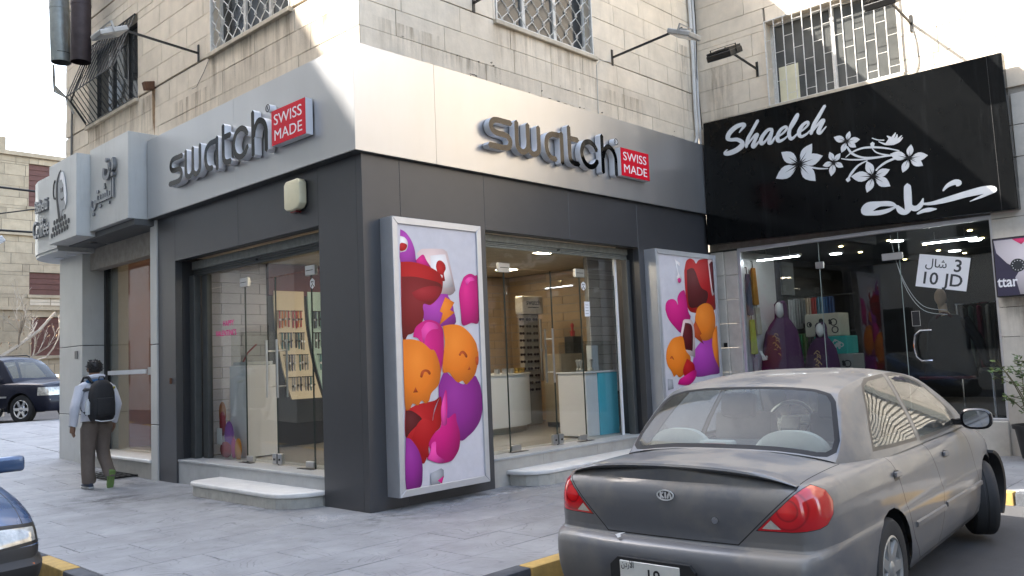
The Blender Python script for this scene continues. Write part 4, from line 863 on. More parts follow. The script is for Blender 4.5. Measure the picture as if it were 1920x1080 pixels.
# ------------------------------------------------------------------ poster light boxes
def lightbox(label, x0, x1, z0, z1, art, grp):
    FP = lambda s, z, d: (s, -0.19 - d, z)
    t = thing('poster_lightbox', label, 'light box', ((x0 + x1)/2, 0, z0), group=grp)
    m = MB()
    for (a, b, c, d) in rect_minus(x0, x1, z0, z1, [(x0 + .02, x1 - .02, z0 + .02, z1 - .02)]): m.box(a, b, -.19, -.003, c, d)
    m.build('casing', ALU_F, t)
    w = .075
    for q in ([(x0, z0), (x0 + w, z0 + w), (x0 + w, z1 - w), (x0, z1)], [(x1, z0), (x1, z1), (x1 - w, z1 - w), (x1 - w, z0 + w)], [(x0, z1), (x0 + w, z1 - w), (x1 - w, z1 - w), (x1, z1)], [(x0, z0), (x1, z0), (x1 - w, z0 + w), (x0 + w, z0 + w)]):
        c = (sum(p[0] for p in q)/4, sum(p[1] for p in q)/4)
        q = [(p[0] + .0015*(1 if c[0] > p[0] else -1), p[1] + .0015*(1 if c[1] > p[1] else -1)) for p in q]
        MB().prism(q, FP, .001, .018).build('frame_rail', ALU_F, t, bevel=.003)
    po = MB().prism([(x0 + w - .006, z0 + w - .006), (x1 - w + .006, z0 + w - .006), (x1 - w + .006, z1 - w + .006), (x0 + w - .006, z1 - w + .006)], FP, -.01, .0).build('poster', flat('poster paper', (.60, .58, .62), .4), t)
    lx0, lx1, lz0, lz1 = x0 + w - .004, x1 - w + .004, z0 + w - .004, z1 - w + .004
    for i, (nm, col, pts) in enumerate(art):
        pts = [(min(max(a, lx0), lx1), min(max(b, lz0), lz1)) for a, b in pts]
        if 'bolt' in nm or 'nose' in nm or 'gem' in nm: P = pts
        else:
            P = [q[:2] for q in spline([(a, b) for a, b in pts + pts[:1]], 4)][:-1]
            P = [(min(max(a, lx0), lx1), min(max(b, lz0), lz1)) for a, b in P]
        bm = bmesh.new()
        vs = [bm.verts.new(FP(a, b, .0006 + .00035*i)) for a, b in P]
        f = bm.faces.new(vs); f.normal_update(); bmesh.ops.triangulate(bm, faces=[f])
        me = bpy.data.meshes.new(nm); bm.to_mesh(me); bm.free(); me.materials.append(print_mat(col))
        ob = bpy.data.objects.new(nm, me); COL.objects.link(ob); ob.parent = po
    return t
lightbox('tall framed balloon poster light box on the corner pillar', .222, 1.525, .135, 3.055, POSTER1, 'balloon poster light boxes')
lightbox('tall framed balloon poster light box half hidden behind the grey sedan', 5.11, 6.83, .135, 3.04, POSTER2, 'balloon poster light boxes')

# siren box
t = thing('alarm_siren', 'cream alarm siren box on the dark lintel above the left doors', 'alarm', (0, 1.18, 3.3))
pts = [(-1.345, 3.33), (-1.345, 3.60), (-1.30, 3.64), (-1.06, 3.645), (-1.01, 3.60), (-1.01, 3.36), (-1.06, 3.31), (-1.18, 3.285), (-1.30, 3.30)]
WF = lambda s, z, d: (-d, -s, z)
MB().prism(pts, WF, .012, .11).build('cover', CREAM, t, bevel=.018, seg=3, smooth=True)
MB().prism([(a*.98 - .025, b - .012) for a, b in pts], WF, .001, .012).build('back_plate', BLACK_M, t)
MB().prism([(-1.25, 3.285), (-1.11, 3.285), (-1.13, 3.265), (-1.23, 3.265)], WF, .02, .09).build('strobe_lens', pm('dark red lens', (.12, .02, .02), .2), t)

# ------------------------------------------------------------------ black sign
bs = thing('shop_sign', 'large glossy black sign with white Shaeleh lettering and flowers', 'shop sign', (6.95, -2.4, 3.2))
MB().prism([(.06, 3.225), (4.53, 3.135), (4.50, 5.185), (.12, 5.24)], FC, -.14, 0.0).build('sign_box', BLACK_SIGN, bs, bevel=.006)
MB().prism([(4.34, 3.14), (4.345, 3.14), (4.325, 5.18), (4.32, 5.18)], FC, 0.0005, .001).build('panel_seam', BLACK, bs)
WLET = pm('white sign vinyl', (.66, .68, .70), .45, var=.05)
def sign_letters(data, groups):
    for g_ in groups:
        m = MB()
        for j, i in enumerate(g_):
            m.ribbon(data[i], FC, 0.001, .012 + .0004*j, sub=6, lift=1e-5)
        m.build('sign_letter', WLET, bs)
sign_letters(SHAEL, [[0], [1, 2], [3, 4], [5], [6], [7], [8, 9]])
sign_letters(SHAYLA, [[0], [1], [2], [3], [4], [5]])
fl = MB(); vein = MB()
for q, (c, tips) in enumerate(FLOWERS):
    m = MB(); vn = MB()
    for n, tp in enumerate(tips):
        dx, dz = tp[0] - c[0], tp[1] - c[1]; ln = math.hypot(dx, dz); ux, uz = dx/ln, dz/ln; px, pz = -uz, ux
        prof = [(.10, .02), (.2, .085), (.35, .185), (.5, .235), (.64, .225), (.8, .15), (.92, .06), (1, 0)]
        L_ = [(c[0] + ux*ln*a + px*ln*b, c[1] + uz*ln*a + pz*ln*b) for a, b in prof]; R_ = [(c[0] + ux*ln*a - px*ln*b, c[1] + uz*ln*a - pz*ln*b) for a, b in prof[:-1]]
        m.prism(L_ + R_[::-1], FC, .001, .009 + .0003*n)
        for an, l2 in ((0, .6), (.35, .38), (-.35, .38)):
            ca, sa = math.cos(an), math.sin(an); wx, wz = ux*ca - uz*sa, ux*sa + uz*ca
            vn.prism([(c[0] - wz*ln*.035, c[1] + wx*ln*.035), (c[0] + wz*ln*.035, c[1] - wx*ln*.035), (c[0] + wx*ln*l2, c[1] + wz*ln*l2)], FC, .0105, .0112 + .00004*n)
    o = m.build('sign_flower', WLET, bs)
    vn.build('flower_vein', BLACK, o, local=True)
m = MB()
for j, st in enumerate(STEMS[:9]): m.ribbon(st, FC, .001, .006 + .0003*j, lift=1e-5)
m.build('sign_stem', WLET, bs)
m = MB()
for j, st in enumerate(STEMS[9:]): m.ribbon(st, FC, .001, .006 + .0003*j, lift=1e-5)
m.build('sign_butterfly', WLET, bs)

# ------------------------------------------------------------------ coffee shop (left)
cf = thing('coffee_storefront', 'grey panelled coffee shop front with stepped fascia at the left end', 'shop front', (0, 7, 0))
def fas(pts, z0, z1, name='fascia_panel'):
    return MB().prism(pts, lambda a, b, d: (a, b, d), z0, z1).build(name, ALU_D, cf, bevel=.004)
fas([(-.38, 5.02), (-.38, 6.46), (.10, 6.46), (.10, 5.02)], 3.745, 5.02)
fas([(-.58, 6.463), (-.58, 7.66), (.10, 7.66), (.10, 6.463)], 3.67, 4.96)
arc = [(-.46, 7.663), (-.46, 8.6)] + [(-.46 + .9*(1 - math.cos(a)), 8.6 + .9*math.sin(a)) for a in (R(20), R(40), R(60), R(80))] + [(.6, 9.5), (.6, 7.663)]
fas(arc, 3.63, 4.90)
MB().prism([(a*.96, b) for a, b in arc], lambda a, b, d: (a, b, d), 3.585, 3.628).build('soffit', ALU_D, cf)
for y in (7.0, 8.0, 8.55):
    for x in (-.12, .14):
        MB().lathe([(.075, 0), (.075, -.012)], (x, y, 3.583 if y > 7.7 else 3.667), 14).build('soffit_lamp', WHITE_P, cf)
MB().box(-.30, .28, 5.0, 7.6, 3.655, 3.74).build('soffit_panel', pm('dark soffit board', (.09, .092, .092), .6), cf)
for z0, z1 in ((-.02, .78), (.79, 1.93), (1.94, 3.68)):
    g = gz(8.4)
    bx('column_panel', ALU_D, cf, 0.0, .55, 7.86, 8.92, z0 + (g if z0 > 0 else 0), z1 + (g if z1 < 3 else 0) - .004, bevel=.004)
    bx('jamb_panel', ALU_D, cf, -.02, .12, 4.925, 5.14, z0, z1 - .004 + (.06 if z1 > 3 else 0), bevel=.003)
bx('column_core', BLACK, cf, .02, .5, 7.88, 8.9, 0, 3.7); bx('jamb_core', BLACK, cf, 0.0, .1, 4.94, 5.12, 0, 3.75)
MB().prism([(-8.17, 1.82), (-8.04, 1.82), (-8.04, 1.95), (-8.17, 1.95)], lambda s, z, d: (-d, -s, z), .001, .012).build('socket_plate', pm('grey plate', (.11, .115, .12), .5), cf)
# step and glass
bx('doorstep', WHITE_MARBLE, cf, -.045, .62, 5.145, 7.855, .235, .28, bevel=.008); bx('doorstep_riser', pm('beige riser stone'  , (.36, .345, .315)), cf, -.01, .5, 5.145, 7.855, -.02, .233)
GC = lambda s, z, d: (.38 - d, -s, z)
for a, b, z0, z1, nm in ((-7.75, -6.12, .29, 3.62, 'side_pane'), (-6.11, -5.15, .30, 2.62, 'door_leaf'), (-6.11, -5.15, 2.63, 3.62, 'transom_pane')):
    MB().prism([(a, z0), (b, z0), (b, z1), (a, z1)], GC, -.012, 0).build(nm, GLASS, cf)
MB().prism([(-7.85, .28), (-7.76, .28), (-7.76, 3.65), (-7.85, 3.65)], GC, -.05, .03).build('glazing_post', BLACK, cf)
MB().prism([(-7.72, 1.52), (-6.2, 1.52), (-6.2, 1.59), (-7.72, 1.59)], GC, .001, .02).build('safety_strip', WHITE_P, cf)
MB().prism([(-6.12, 1.50), (-6.0, 1.50), (-6.0, 1.62), (-6.12, 1.62)], GC, -.03, .03).build('lock_patch', STEEL, cf, bevel=.005)
m = MB(); m.tube([GC(-5.2 - .12*math.sin(a), 1.52 + .24*math.cos(a), .05) for a in [PI*i/10 for i in range(11)]], .016, 8); m.build('pull_handle', CHROME, cf, smooth=True)
# inside the coffee shop
ORANGE = pm('terracotta painted wall', (.20, .065, .035), .6, var=.08)
MB().box(.5, 4.6, 7.72, 7.80, .28, 3.7).build('interior_wall', ORANGE, cf)
MB().box(.45, .62, 7.5, 7.78, .28, 3.7).build('interior_pier', pm('beige pier', (.36, .31, .25), .7), cf)
bx('interior_floor', FLOOR_IN, cf, .4, 4.6, 4.95, 7.8, .20, .276); bx('interior_ceiling', pm('dim ceiling', (.25, .23, .2), .8), cf, .2, 4.6, 4.95, 7.8, 3.70, 3.74)
bx('interior_back', pm('olive back wall', (.17, .14, .075), .7), cf, 4.6, 4.7, 4.9, 7.8, .2, 3.7); bx('interior_side', pm('olive back wall', (.17, .14, .075), .7), cf, .5, 4.6, 4.86, 4.92, .2, 3.7)
t = thing('coffee_counter', 'dark wooden counter with jars inside the coffee shop', 'counter', (2.6, 6.2, .28))
bx('cabinet', pm('dark walnut', (.05, .03, .02), .4), t, 2.3, 2.9, 5.3, 7.2, .28, 1.3, bevel=.01); bx('top', WHITE_MARBLE, t, 2.24, 2.96, 5.25, 7.25, 1.302, 1.34, bevel=.006)
for i in range(6):
    j = MB().lathe([(.07, 0), (.075, .05), (.075, .2), (.05, .24)], (2.45, 5.5 + i*.28, 1.341), 10).build('storage_jar', pm('amber jar', (.22, .14, .05), .2), None, smooth=True)
    tag(j, 'amber storage jar, ' + ['first', 'second', 'third', 'fourth', 'fifth', 'sixth'][i] + ' from the right on the coffee counter', 'jar', 'jars on the coffee counter')
bn = MB().lathe([(.17, 0), (.2, .3), (.2, .55), (.15, .62)], (1.0, 6.15, .28), 14).build('waste_bin', BLACK, None, smooth=True); tag(bn, 'black bin standing inside the coffee shop glass door', 'bin')
MB().box(2.2, 2.6, 5.8, 6.6, 3.66, 3.69).build('ceiling_lamp', LAMP_W, cf)
# coffee sign writing
F1 = lambda s, z, d: (-.38 - d, -s, z); F2 = lambda s, z, d: (-.58 - d, -s, z); F3 = lambda s, z, d: (-.46 - d, -s, z)
LGREY = pm('grey raised letter', (.21, .215, .225), .35, metal=.5)
MB().text('\ufee6\ufe91', .42, F1, -5.82, 4.52, .01, .06, bold=.035, sx=1.0).build('sign_letter', LGREY, cf)
MB().text('\ufef2\ufe98\ufef4\ufeb8\ufe92\ufedf\ufe8d', .40, F1, -6.36, 4.13, .006, .03, sx=.70, bold=.012, k=0, kside=1).build('sign_letter', [pm('pale letter face', (.40, .415, .43), .4, metal=.3), LGREY], cf)
MB().text('Bsheiti', .30, F3, -8.62, 4.33, .01, .05, sx=.80, bold=.01).build('sign_letter', LGREY, cf)
MB().text('Coffee', .42, F3, -8.72, 3.90, .01, .05, sx=.72, bold=.01).build('sign_letter', LGREY, cf)
# emblem: a bean-shaped man in a white head cloth waving, above scattered beans
em = MB().prism([(-7.22, 4.02), (-7.30, 4.25), (-7.33, 4.5), (-7.27, 4.70), (-7.15, 4.80), (-7.02, 4.78), (-6.92, 4.66), (-6.86, 4.45), (-6.85, 4.25), (-6.92, 4.15), (-7.05, 4.16), (-7.10, 4.02)], F2, .001, .008).build('emblem_body', pm('emblem grey', (.30, .31, .32), .5), cf)
m = MB(); m.ribbon([(-7.16, 4.0, .05), (-7.22, 4.2, .035), (-7.28, 4.4, .035), (-7.27, 4.62, .03), (-7.2, 4.74, .02), (-7.1, 4.80, .01)], F2, .008, .012); m.ribbon([(-7.3, 4.38, .02), (-7.42, 4.40, .015), (-7.46, 4.5, .012), (-7.44, 4.62, .012), (-7.38, 4.68, .016)], F2, .001, .010)
m.build('emblem_outline', BLACK, em, local=True)
MB().prism([(-7.15, 4.62), (-7.10, 4.76), (-7.0, 4.76), (-6.92, 4.62), (-6.85, 4.38), (-6.86, 4.2), (-6.94, 4.3), (-6.98, 4.55), (-7.08, 4.66)], F2, .009, .014).build('emblem_scarf', WHITE_P, em, local=True)
m = MB()
m.ribbon([(-7.10, 4.34, .008), (-7.05, 4.31, .009), (-6.98, 4.34, .008)], F2, .0085, .012)
for s in (-7.10, -7.03): m.prism([(s, 4.44), (s + .016, 4.44), (s + .016, 4.51), (s, 4.51)], F2, .0085, .0125)
m.build('emblem_face', BLACK, em, local=True)
m = MB(); rnd = random.Random(3)
for i in range(7):
    for j in range(3):
        s = -7.52 + i*.115 + (j % 2)*.055; z = 3.80 + j*.095 + i*.008
        if j == 2 and i in (0, 6): continue
        m.prism([(s + .036*math.cos(a), z + .042*math.sin(a)) for a in [2*PI*q/10 for q in range(10)]], F2, .001, .009)
m.build('emblem_bean', BLACK, cf)
# pierced drain mat
t = thing('floor_grate', 'dark rubber grate mat lying on the paving before the coffee shop', 'floor mat', (-.05, 6.2, 0))
for i in range(9):
    bx('grate_bar', BLACK_M, t, -.46 + i*.085, -.43 + i*.085, 5.62, 6.8, .006 + gz(6), .02 + gz(6.2))
for i in range(8):
    bx('grate_bar', BLACK_M, t, -.46, .25, 5.62 + i*.165, 5.645 + i*.165, .004 + gz(6), .018 + gz(6.2))
# ================================================================== WALL FITTINGS
def floodlight(label, mount, dirv, ln, mat, head, fins=False, rise=0.0, yawoff=0.0):
    """wall bracket, arm and lamp head; dirv points away from the wall"""
    d = Vector(dirv).normalized(); up = Vector((0, 0, 1)); sd = d.cross(up)
    M = Vector(mount); t = thing('floodlight', label, 'floodlight', mount, group='floodlights on wall arms')
    MB().obox(M + d*.006, (d, up, sd), (.006, .12, .02)).build('wall_plate', BLACK_M, t)
    tip = M + d*ln + up*rise
    MB().obox((M + tip)/2, ((tip - M), sd, (tip - M).cross(sd)), ((tip - M).length/2, .013, .013)).build('arm', BLACK_M, t)
    # head hangs under the tip, tilted back towards the wall
    a = R(-24); hd = (d*math.cos(a) + up*math.sin(a)).normalized(); hn = hd.cross(sd).normalized()
    if hn.z > 0: hn = -hn
    sz = (.19, .155, .032) if not fins else (.21, .20, .045)
    c = tip + up*-.10 + d*.02
    MB().obox(c, (hd, sd, hn), sz).build('lamp_housing', head, t, bevel=.008)
    MB().obox(c + hn*(sz[2] + .003), (hd, sd, hn), (sz[0]*.88, sz[1]*.86, .003)).build('lamp_glass', pm('floodlight glass', (.55, .56, .55), .15, var=.1), t)
    m = MB()
    for s in (-1, 1): m.obox(c + sd*s*(sz[1] + .01) - hn*.04, (hn, sd, hd), (.07, .004, .014))
    m.obox(c - hn*.11, (sd, hd, hn), (sz[1] + .014, .014, .004))
    m.build('yoke', head, t)
    if fins:
        for i in range(12):
            MB().obox(c - hn*(sz[2] + .018) + sd*(sz[1]*(-.92 + 1.84*i/11)), (hd, hn, sd), (sz[0]*.95, .018, .003)).build('cooling_fin', head, t)
    MB().obox(c - hn*(sz[2] + .02) , (hd, sd, hn), (.06, .05, .02)).build('driver_box', head, t)
    return t
GREYH = pm('grey lamp housing', (.36, .36, .35), .5, metal=.3, var=.12)
floodlight('grey floodlight on a long black arm above the coffee shop, by the dark barred window', (.098, 3.80, 5.93), (-1, 0, 0), 1.18, BLACK_M, GREYH, rise=.08)
floodlight('grey floodlight on a black arm right of the lattice window, above the silver sign', (4.71, .098, 5.91), (0, -1, 0), 1.22, BLACK_M, GREYH, rise=.08)
floodlight('floodlight at the top edge left of the lattice window, only its bracket in view', (1.85, .098, 5.93), (0, -1, 0), 1.2, BLACK_M, GREYH, rise=.10)
floodlight('black finned floodlight left of the white barred window', (7.098, -1.015, 5.97), (-1, 0, 0), 1.02, BLACK_M, BLACK_M, fins=True, rise=.10)
floodlight('black finned floodlight right of the white barred window, casting a long shadow', (7.098, -3.37, 5.99), (-1, 0, 0), 1.0, BLACK_M, BLACK_M, fins=True, rise=.12)
# rusty pipe stub
t = thing('pipe_stub', 'short rusty square pipe stub sticking out of the left stone wall', 'pipe', (.1, 5.26, 5.85))
MB().obox((.03, 5.26, 5.83), ((1, 0, .25), (0, 1, 0), (-.25, 0, 1)), (.08, .045, .06)).build('stub', RUST, t)
MB().prism([(-5.31, 5.79), (-5.2, 5.79), (-5.215, 5.2), (-5.24, 5.02), (-5.26, 5.3), (-5.285, 5.1), (-5.30, 5.45)], WA, .0033, .0042).build('rust_stain', pm('rust stain', (.27, .17, .09), .9, var=.3, scale=12), t)
# ducts
def duct(label, x, y, z0, r, mat, lean):
    t = thing('flue_duct', label, 'duct', (x, y, z0), group='flue ducts')
    m = MB(); top = 9.8
    m.lathe([(r*.97, 0), (r, .01), (r, .95), (r*1.03, .955), (r*1.03, .99), (r, .995), (r, top - z0)], (0, 0, 0), 22)
    m.v = [(a + x + lean[0]*c, b + y + lean[1]*c, c + z0) for a, b, c in m.v]
    m.f = [f for f in m.f if len(f) == 4]; m.k = m.k[:len(m.f)]
    m.build('duct_shell', mat, t, smooth=True)
    m = MB().lathe([(r*.93, .15), (r*.93, .16)], (x, y, z0), 20); m.build('duct_inside', BLACK, t)
    MB().box(x, .10, y - .02, y + .02, z0 + 1.3, z0 + 1.34).build('wall_bracket', BLACK_M, t)
    return t
duct('weathered galvanised flue duct hanging at the top left corner', -.34, 7.86, 6.83, .16, DUCT_G, (0.0, .10))
duct('dark rusty flue duct beside the galvanised one at the top left', -.25, 7.22, 6.68, .155, DUCT_D, (0.0, .0))
t = thing('cable_conduit', 'thin black cable and kinked iron rod on the stone wall below the ducts', 'cable', (.08, 8.5, 5))
MB().tube([(.08, 8.62, 6.5), (.07, 8.55, 6.2), (.08, 8.6, 5.6), (.08, 8.6, 5.0)], .018, 6).build('cable', pm('grey cable', (.16, .16, .155), .6), t)
MB().tube([(.08, 7.95, 6.95), (-.12, 8.05, 6.25), (.06, 7.86, 5.85)], .014, 6).build('rod', BLACK_M, t)
m = MB()
for i in range(3): m.tube([(-.34, 8.24, 6.9 - .1*i), (-.30, 8.3, 6.55 - .05*i), (-.1, 8.35, 6.4), (.08, 8.5, 6.38 - .1*i)], .02, 6)
m.build('loose_hose', pm('pale hose', (.5, .5, .47), .6), t)
t = thing('drain_conduit', 'white plastic conduits running down the inner corner beside the black sign', 'conduit', (6.95, .06, 5))
for (x, y, z, rr) in ((6.93, .05, 5.05, .03), (7.0, .03, 4.9, .022)):
    MB().tube([(x, y, 8.2), (x + .02, y, 6.6), (x - .01, y, 5.6), (x, y, z), (x - .06, y + .01, z - .12)], rr, 8).build('pipe', pm('white plastic conduit', (.55, .54, .52), .5, var=.1), t, smooth=True)
MB().tube([(7.02, .01, 8.2), (7.03, .0, 7.0), (6.99, .02, 6.1), (7.04, .01, 5.2)], .008, 5).build('black_wire', BLACK, t)
t = thing('wire', 'thin pale wire hanging from the lattice window corner to the silver sign', 'wire', (4.3, .09, 5.3))
MB().tube([(4.66, .09, 5.83), (4.40, .085, 5.80), (4.31, .09, 5.70), (4.30, .09, 5.3), (4.29, .09, 4.9)], .006, 5).build('strand', pm('pale wire', (.5, .49, .46), .6), t)
t = thing('wire', 'thin grey wire drooping from the left lattice window sill to the arm', 'wire', (.09, 3.6, 5.6))
MB().tube([(.095, 3.45, 5.80), (.085, 3.62, 5.62), (.085, 3.85, 5.46), (.09, 4.0, 5.47)], .004, 5).build('strand', pm('grey cable', (.16, .16, .155), .6), t)
t = thing('wire', 'thin cable running down the sunlit wall from the right black floodlight', 'wire', (7.09, -3.4, 5.5))
MB().tube([(7.09, -3.39, 5.9), (7.085, -3.42, 5.7), (7.09, -3.43, 5.4), (7.09, -3.36, 5.22)], .006, 5).build('strand', pm('grey cable', (.16, .16, .155), .6), t)

# ================================================================== INSIDE THE CORNER SHOP
rm = kind(bx('interior_floor', FLOOR_IN, None, .36, 6.95, .33, 4.5, .2, .316), 'structure')
kind(bx('interior_ceiling', pm('shop ceiling', (.45, .40, .33), .8), None, .30, 6.95, .30, 4.5, 3.12, 3.2), 'structure')
def brick_wall(axis, fixed, a0, a1, z0, z1, bw=.62, bh=.155, mat=None):
    mat = mat or BRICK_W
    core = kind((bx('interior_wall', pm('grey brick joint', (.24, .235, .23), .9), None, a0, a1, fixed + .012, fixed + .08, z0, z1) if axis == 'y' else bx('interior_wall', MATS['grey brick joint'], None, fixed + .012, fixed + .08, a0, a1, z0, z1)), 'structure')  # even grey backing that shows in the joints between bricks
    r = 0; z = z0
    while z < z1 - .03:
        a = a0 - (bw/2 if r % 2 else 0)
        while a < a1 - .02:
            p, q = max(a, a0) + .004, min(a + bw, a1) - .004; zz = min(z + bh, z1) - .004; t = random.uniform(-.004, .004)
            if q - p > .03:
                if axis == 'y': MB().box(p, q, fixed + t, fixed + .02, z + .004, zz).build('brick', mat, core, bevel=.004)
                else: MB().box(fixed + t, fixed + .02, p, q, z + .004, zz).build('brick', mat, core, bevel=.004)
            a += bw
        z += bh; r += 1
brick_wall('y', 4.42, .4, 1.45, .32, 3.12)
brick_wall('y', 4.42, 2.75, 6.85, .32, 3.12, .8, mat=BRICK_LAMPLIT)
brick_wall('x', 6.82, 1.45, 4.41, .32, 3.12, .8, mat=BRICK_LAMPLIT)
brick_wall('y', 1.42, 5.55, 6.82, .9, 3.12, mat=pm('daylit white brick', (.62, .62, .68), .75, var=.06, bump=.25, bscale=25, piece=.05))  # daylight on this wall is painted in as a paler, bluer brick
kind(bx('interior_wall', IN_DARK, None, 5.55, 6.82, 1.43, 1.5, .32, .9), 'structure')
kind(bx('interior_wall', IN_DARK, None, 1.46, 2.74, 4.40, 4.5, .32, 2.62), 'structure')
kind(bx('interior_wall', pm('maroon bulkhead', (.10, .018, .028), .6), None, 1.46, 2.74, 4.37, 4.5, 2.63, 3.12), 'structure')
for x, y, w_ in ((1.2, 1.6, 'just inside the left glass doors'), (2.6, 1.6, 'over the middle of the corner shop floor'), (2.0, 3.2, 'in front of the watch boards'), (3.4, 3.0, 'left of the curved counter'), (4.4, 1.3, 'above the blue sided pedestal'), (5.6, 3.3, 'above the sunglasses tower'), (3.3, 1.0, 'just inside the right glass doors')):
    l = thing('ceiling_lamp', 'warm recessed ceiling lamp ' + w_, 'ceiling lamp', (x, y, 3.1), group='corner shop ceiling lamps')
    MB().box(x - .16, x + .16, y - .16, y + .16, 3.108, 3.119).build('frame', WHITE_P, l); MB().box(x - .14, x + .14, y - .14, y + .14, 3.102, 3.107).build('diffuser', LAMP_W, l)
# display cabinet just inside the left doors
t = thing('display_cabinet', 'white display pedestal with a glass case inside the left glass front', 'display case', (.8, 3.7, .32))
CABW = pm('white lacquer', (.78, .78, .80), .3, var=.03)
bx('plinth', CABW, t, .56, 1.02, 3.45, 3.93, .33, 1.57, bevel=.01)
bx('glass_case', GLASS, t, .58, 1.0, 3.47, 3.91, 1.573, 2.03)
bx('case_base', WHITE_P, t, .60, .98, 3.49, 3.89, 1.575, 1.62)
MB().tube([(.7, 3.8, 1.62), (.72, 3.7, 1.75), (.8, 3.6, 1.86)], .011, 6).build('watch_holder', pm('red strap', (.3, .03, .05), .5), t)
# watch boards
def watch_board(label, x0, col, seed):
    rnd = random.Random(seed)
    t = thing('watch_board', label, 'watch display', (x0 + .28, 4.3, 1.0), group='watch display boards')
    # curved panel
    n = 14; m = MB(); v = []
    for i in range(n + 1):
        f = i/n; z = 2.70 - f*1.66; y = 4.36 - .30*f**2.2; dx = .10*f**2
        v.append((x0 + dx, y, z))
    fr = lambda a, z, d: None
    for (px, py, pz), (qx, qy, qz) in zip(v, v[1:]):
        m.add([(px, py, pz), (px + .53, py, pz), (qx + .53, qy, qz), (qx, qy, qz), (px, py + .03, pz), (px + .53, py + .03, pz), (qx + .53, qy + .03, qz), (qx, qy + .03, qz)],
              [(0, 1, 2, 3), (4, 7, 6, 5), (0, 3, 7, 4), (1, 5, 6, 2), (0, 4, 5, 1), (3, 2, 6, 7)])
    bm_ = m.build('board', col, t)
    straps = [flat('black strap', (.02, .02, .022), .5), flat('brown strap', (.10, .05, .03), .5), flat('red strap deep', (.35, .03, .04), .5), flat('teal strap', (.03, .16, .18), .5), flat('grey strap', (.3, .3, .3), .5), flat('navy strap', (.03, .04, .10), .5)]
    pos = lambda f: (x0 + .10*f**2, 4.36 - .30*f**2.2, 2.70 - f*1.66)
    for r in range(4):
        f = .19 + r*.205; px, py, pz = pos(f)
        for grp_ in range(2):
            MB().box(px + .05 + grp_*.23, px + .25 + grp_*.23, py - .03, py - .005, pz + .0, pz + .012).build('rail', BLACK_M, t)
            for i in range(4):
                wx = px + .07 + grp_*.23 + i*.048; q = pos(f + .13)
                lean = rnd.uniform(-.006, .012); hl = rnd.uniform(.112, .135)
                sm = rnd.choice([straps[2], straps[2], straps[1], pm('orange strap', (.5, .16, .03), .5)] if r == 0 and seed == 1 else straps[:1]*3 + straps[3:])
                w = MB().obox((wx + lean, (py + q[1])/2 - .03, pz - hl), ((lean, 0, -1), (1, 0, 0), (0, 1, 0)), (hl, .0105, .004)).build('watch', sm, t)
                MB().lathe([(.016, 0), (.018, .004), (.016, .012)], (wx + lean, (py + q[1])/2 - .05, pz - hl), 10, 'y').build('watch_dial', rnd.choice([STEEL, WHITE_P, straps[0]]), w)
    return t
watch_board('cream watch display board with four rows of watches', 1.53, pm('cream board', (.58, .50, .37), .5, var=.04), 1)
watch_board('teal tinted watch display board beside the cream one', 2.13, pm('pale teal board', (.36, .50, .46), .5, var=.05), 2)
# balloon cut-outs in the lower left window corner
t = thing('balloon_cutout', 'colourful balloon cut-out standing in the lower left window corner', 'window display', (.45, 3.95, .32))
def disc(c, ry, rz, mat, x, rot=0):
    MB().prism([(-(c[0]) + ry*math.cos(a)*math.cos(rot) - rz*math.sin(a)*math.sin(rot), c[1] + ry*math.cos(a)*math.sin(rot) + rz*math.sin(a)*math.cos(rot)) for a in [2*PI*i/20 for i in range(20)]], lambda s, z, d: (x - d, -s, z), 0, .006).build('cutout_balloon', mat, t)
for c, ry, rz, col, x in (((4.02, .92), .10, .16, (.62, .20, .04), .50), ((3.98, .78), .09, .17, (.45, .02, .03), .48), ((3.78, .60), .13, .22, (.28, .05, .42), .47), ((3.86, .43), .16, .11, (.45, .02, .03), .46), ((3.62, .46), .07, .14, (.62, .05, .24), .45), ((3.48, .45), .09, .15, (.75, .30, .04), .44)):
    disc(c, ry, rz, print_mat(tuple(col)), x)
MB().box(.43, .436, 3.92, 4.06, .50, .72).build('cutout_frame', WHITE_P, t)
# curved counter with cups, seen through the right doors
t = thing('curved_counter', 'white curved counter behind the right glass doors', 'counter', (4.9, 3.3, .32))
def arcpts(cx, cy, r, a0, a1, n): return [(cx + r*math.cos(R(a0 + (a1 - a0)*i/n)), cy + r*math.sin(R(a0 + (a1 - a0)*i/n))) for i in range(n + 1)]
up = lambda a, b, d: (a, b, d)
ring = [(3.6, 3.05), (3.6, 2.35)] + arcpts(4.55, 3.55, 1.22, -100, -10, 16) + [(5.6, 3.6), (4.6, 3.6)]
MB().prism(ring, up, .42, 1.24).build('body', CABW, t, smooth=True, angle=40)
MB().prism([(4.6 + (a - 4.6)*.93, 3.3 + (b - 3.3)*.93) for a, b in ring], up, .318, .418).build('toe_kick', STEEL, t)
MB().prism([(4.6 + (a - 4.6)*1.02, 3.3 + (b - 3.3)*1.02) for a, b in ring], up, 1.242, 1.27).build('top', WHITE_MARBLE, t)
for i in range(7):
    a = R(-98 + i*9); c = Vector((4.55 + 1.1*math.cos(a), 3.55 + 1.1*math.sin(a), 1.272))
    m = MB().lathe([(.045, 0), (.05, .03), (.05, .07), (.035, .085)], c, 10, k=0)
    o = m.build('bangle_stand', pm('gold bangle', (.5, .33, .1), .25, metal=.8) if i > 2 else STEEL, None, smooth=True); tag(o, ('gold bracelet stand, ' if i > 2 else 'steel bracelet stand, ') + ['first', 'second', 'third', 'fourth', 'fifth', 'sixth', 'seventh'][i] + ' from the left on the curved counter', 'stand', 'bracelet stands on the counter')
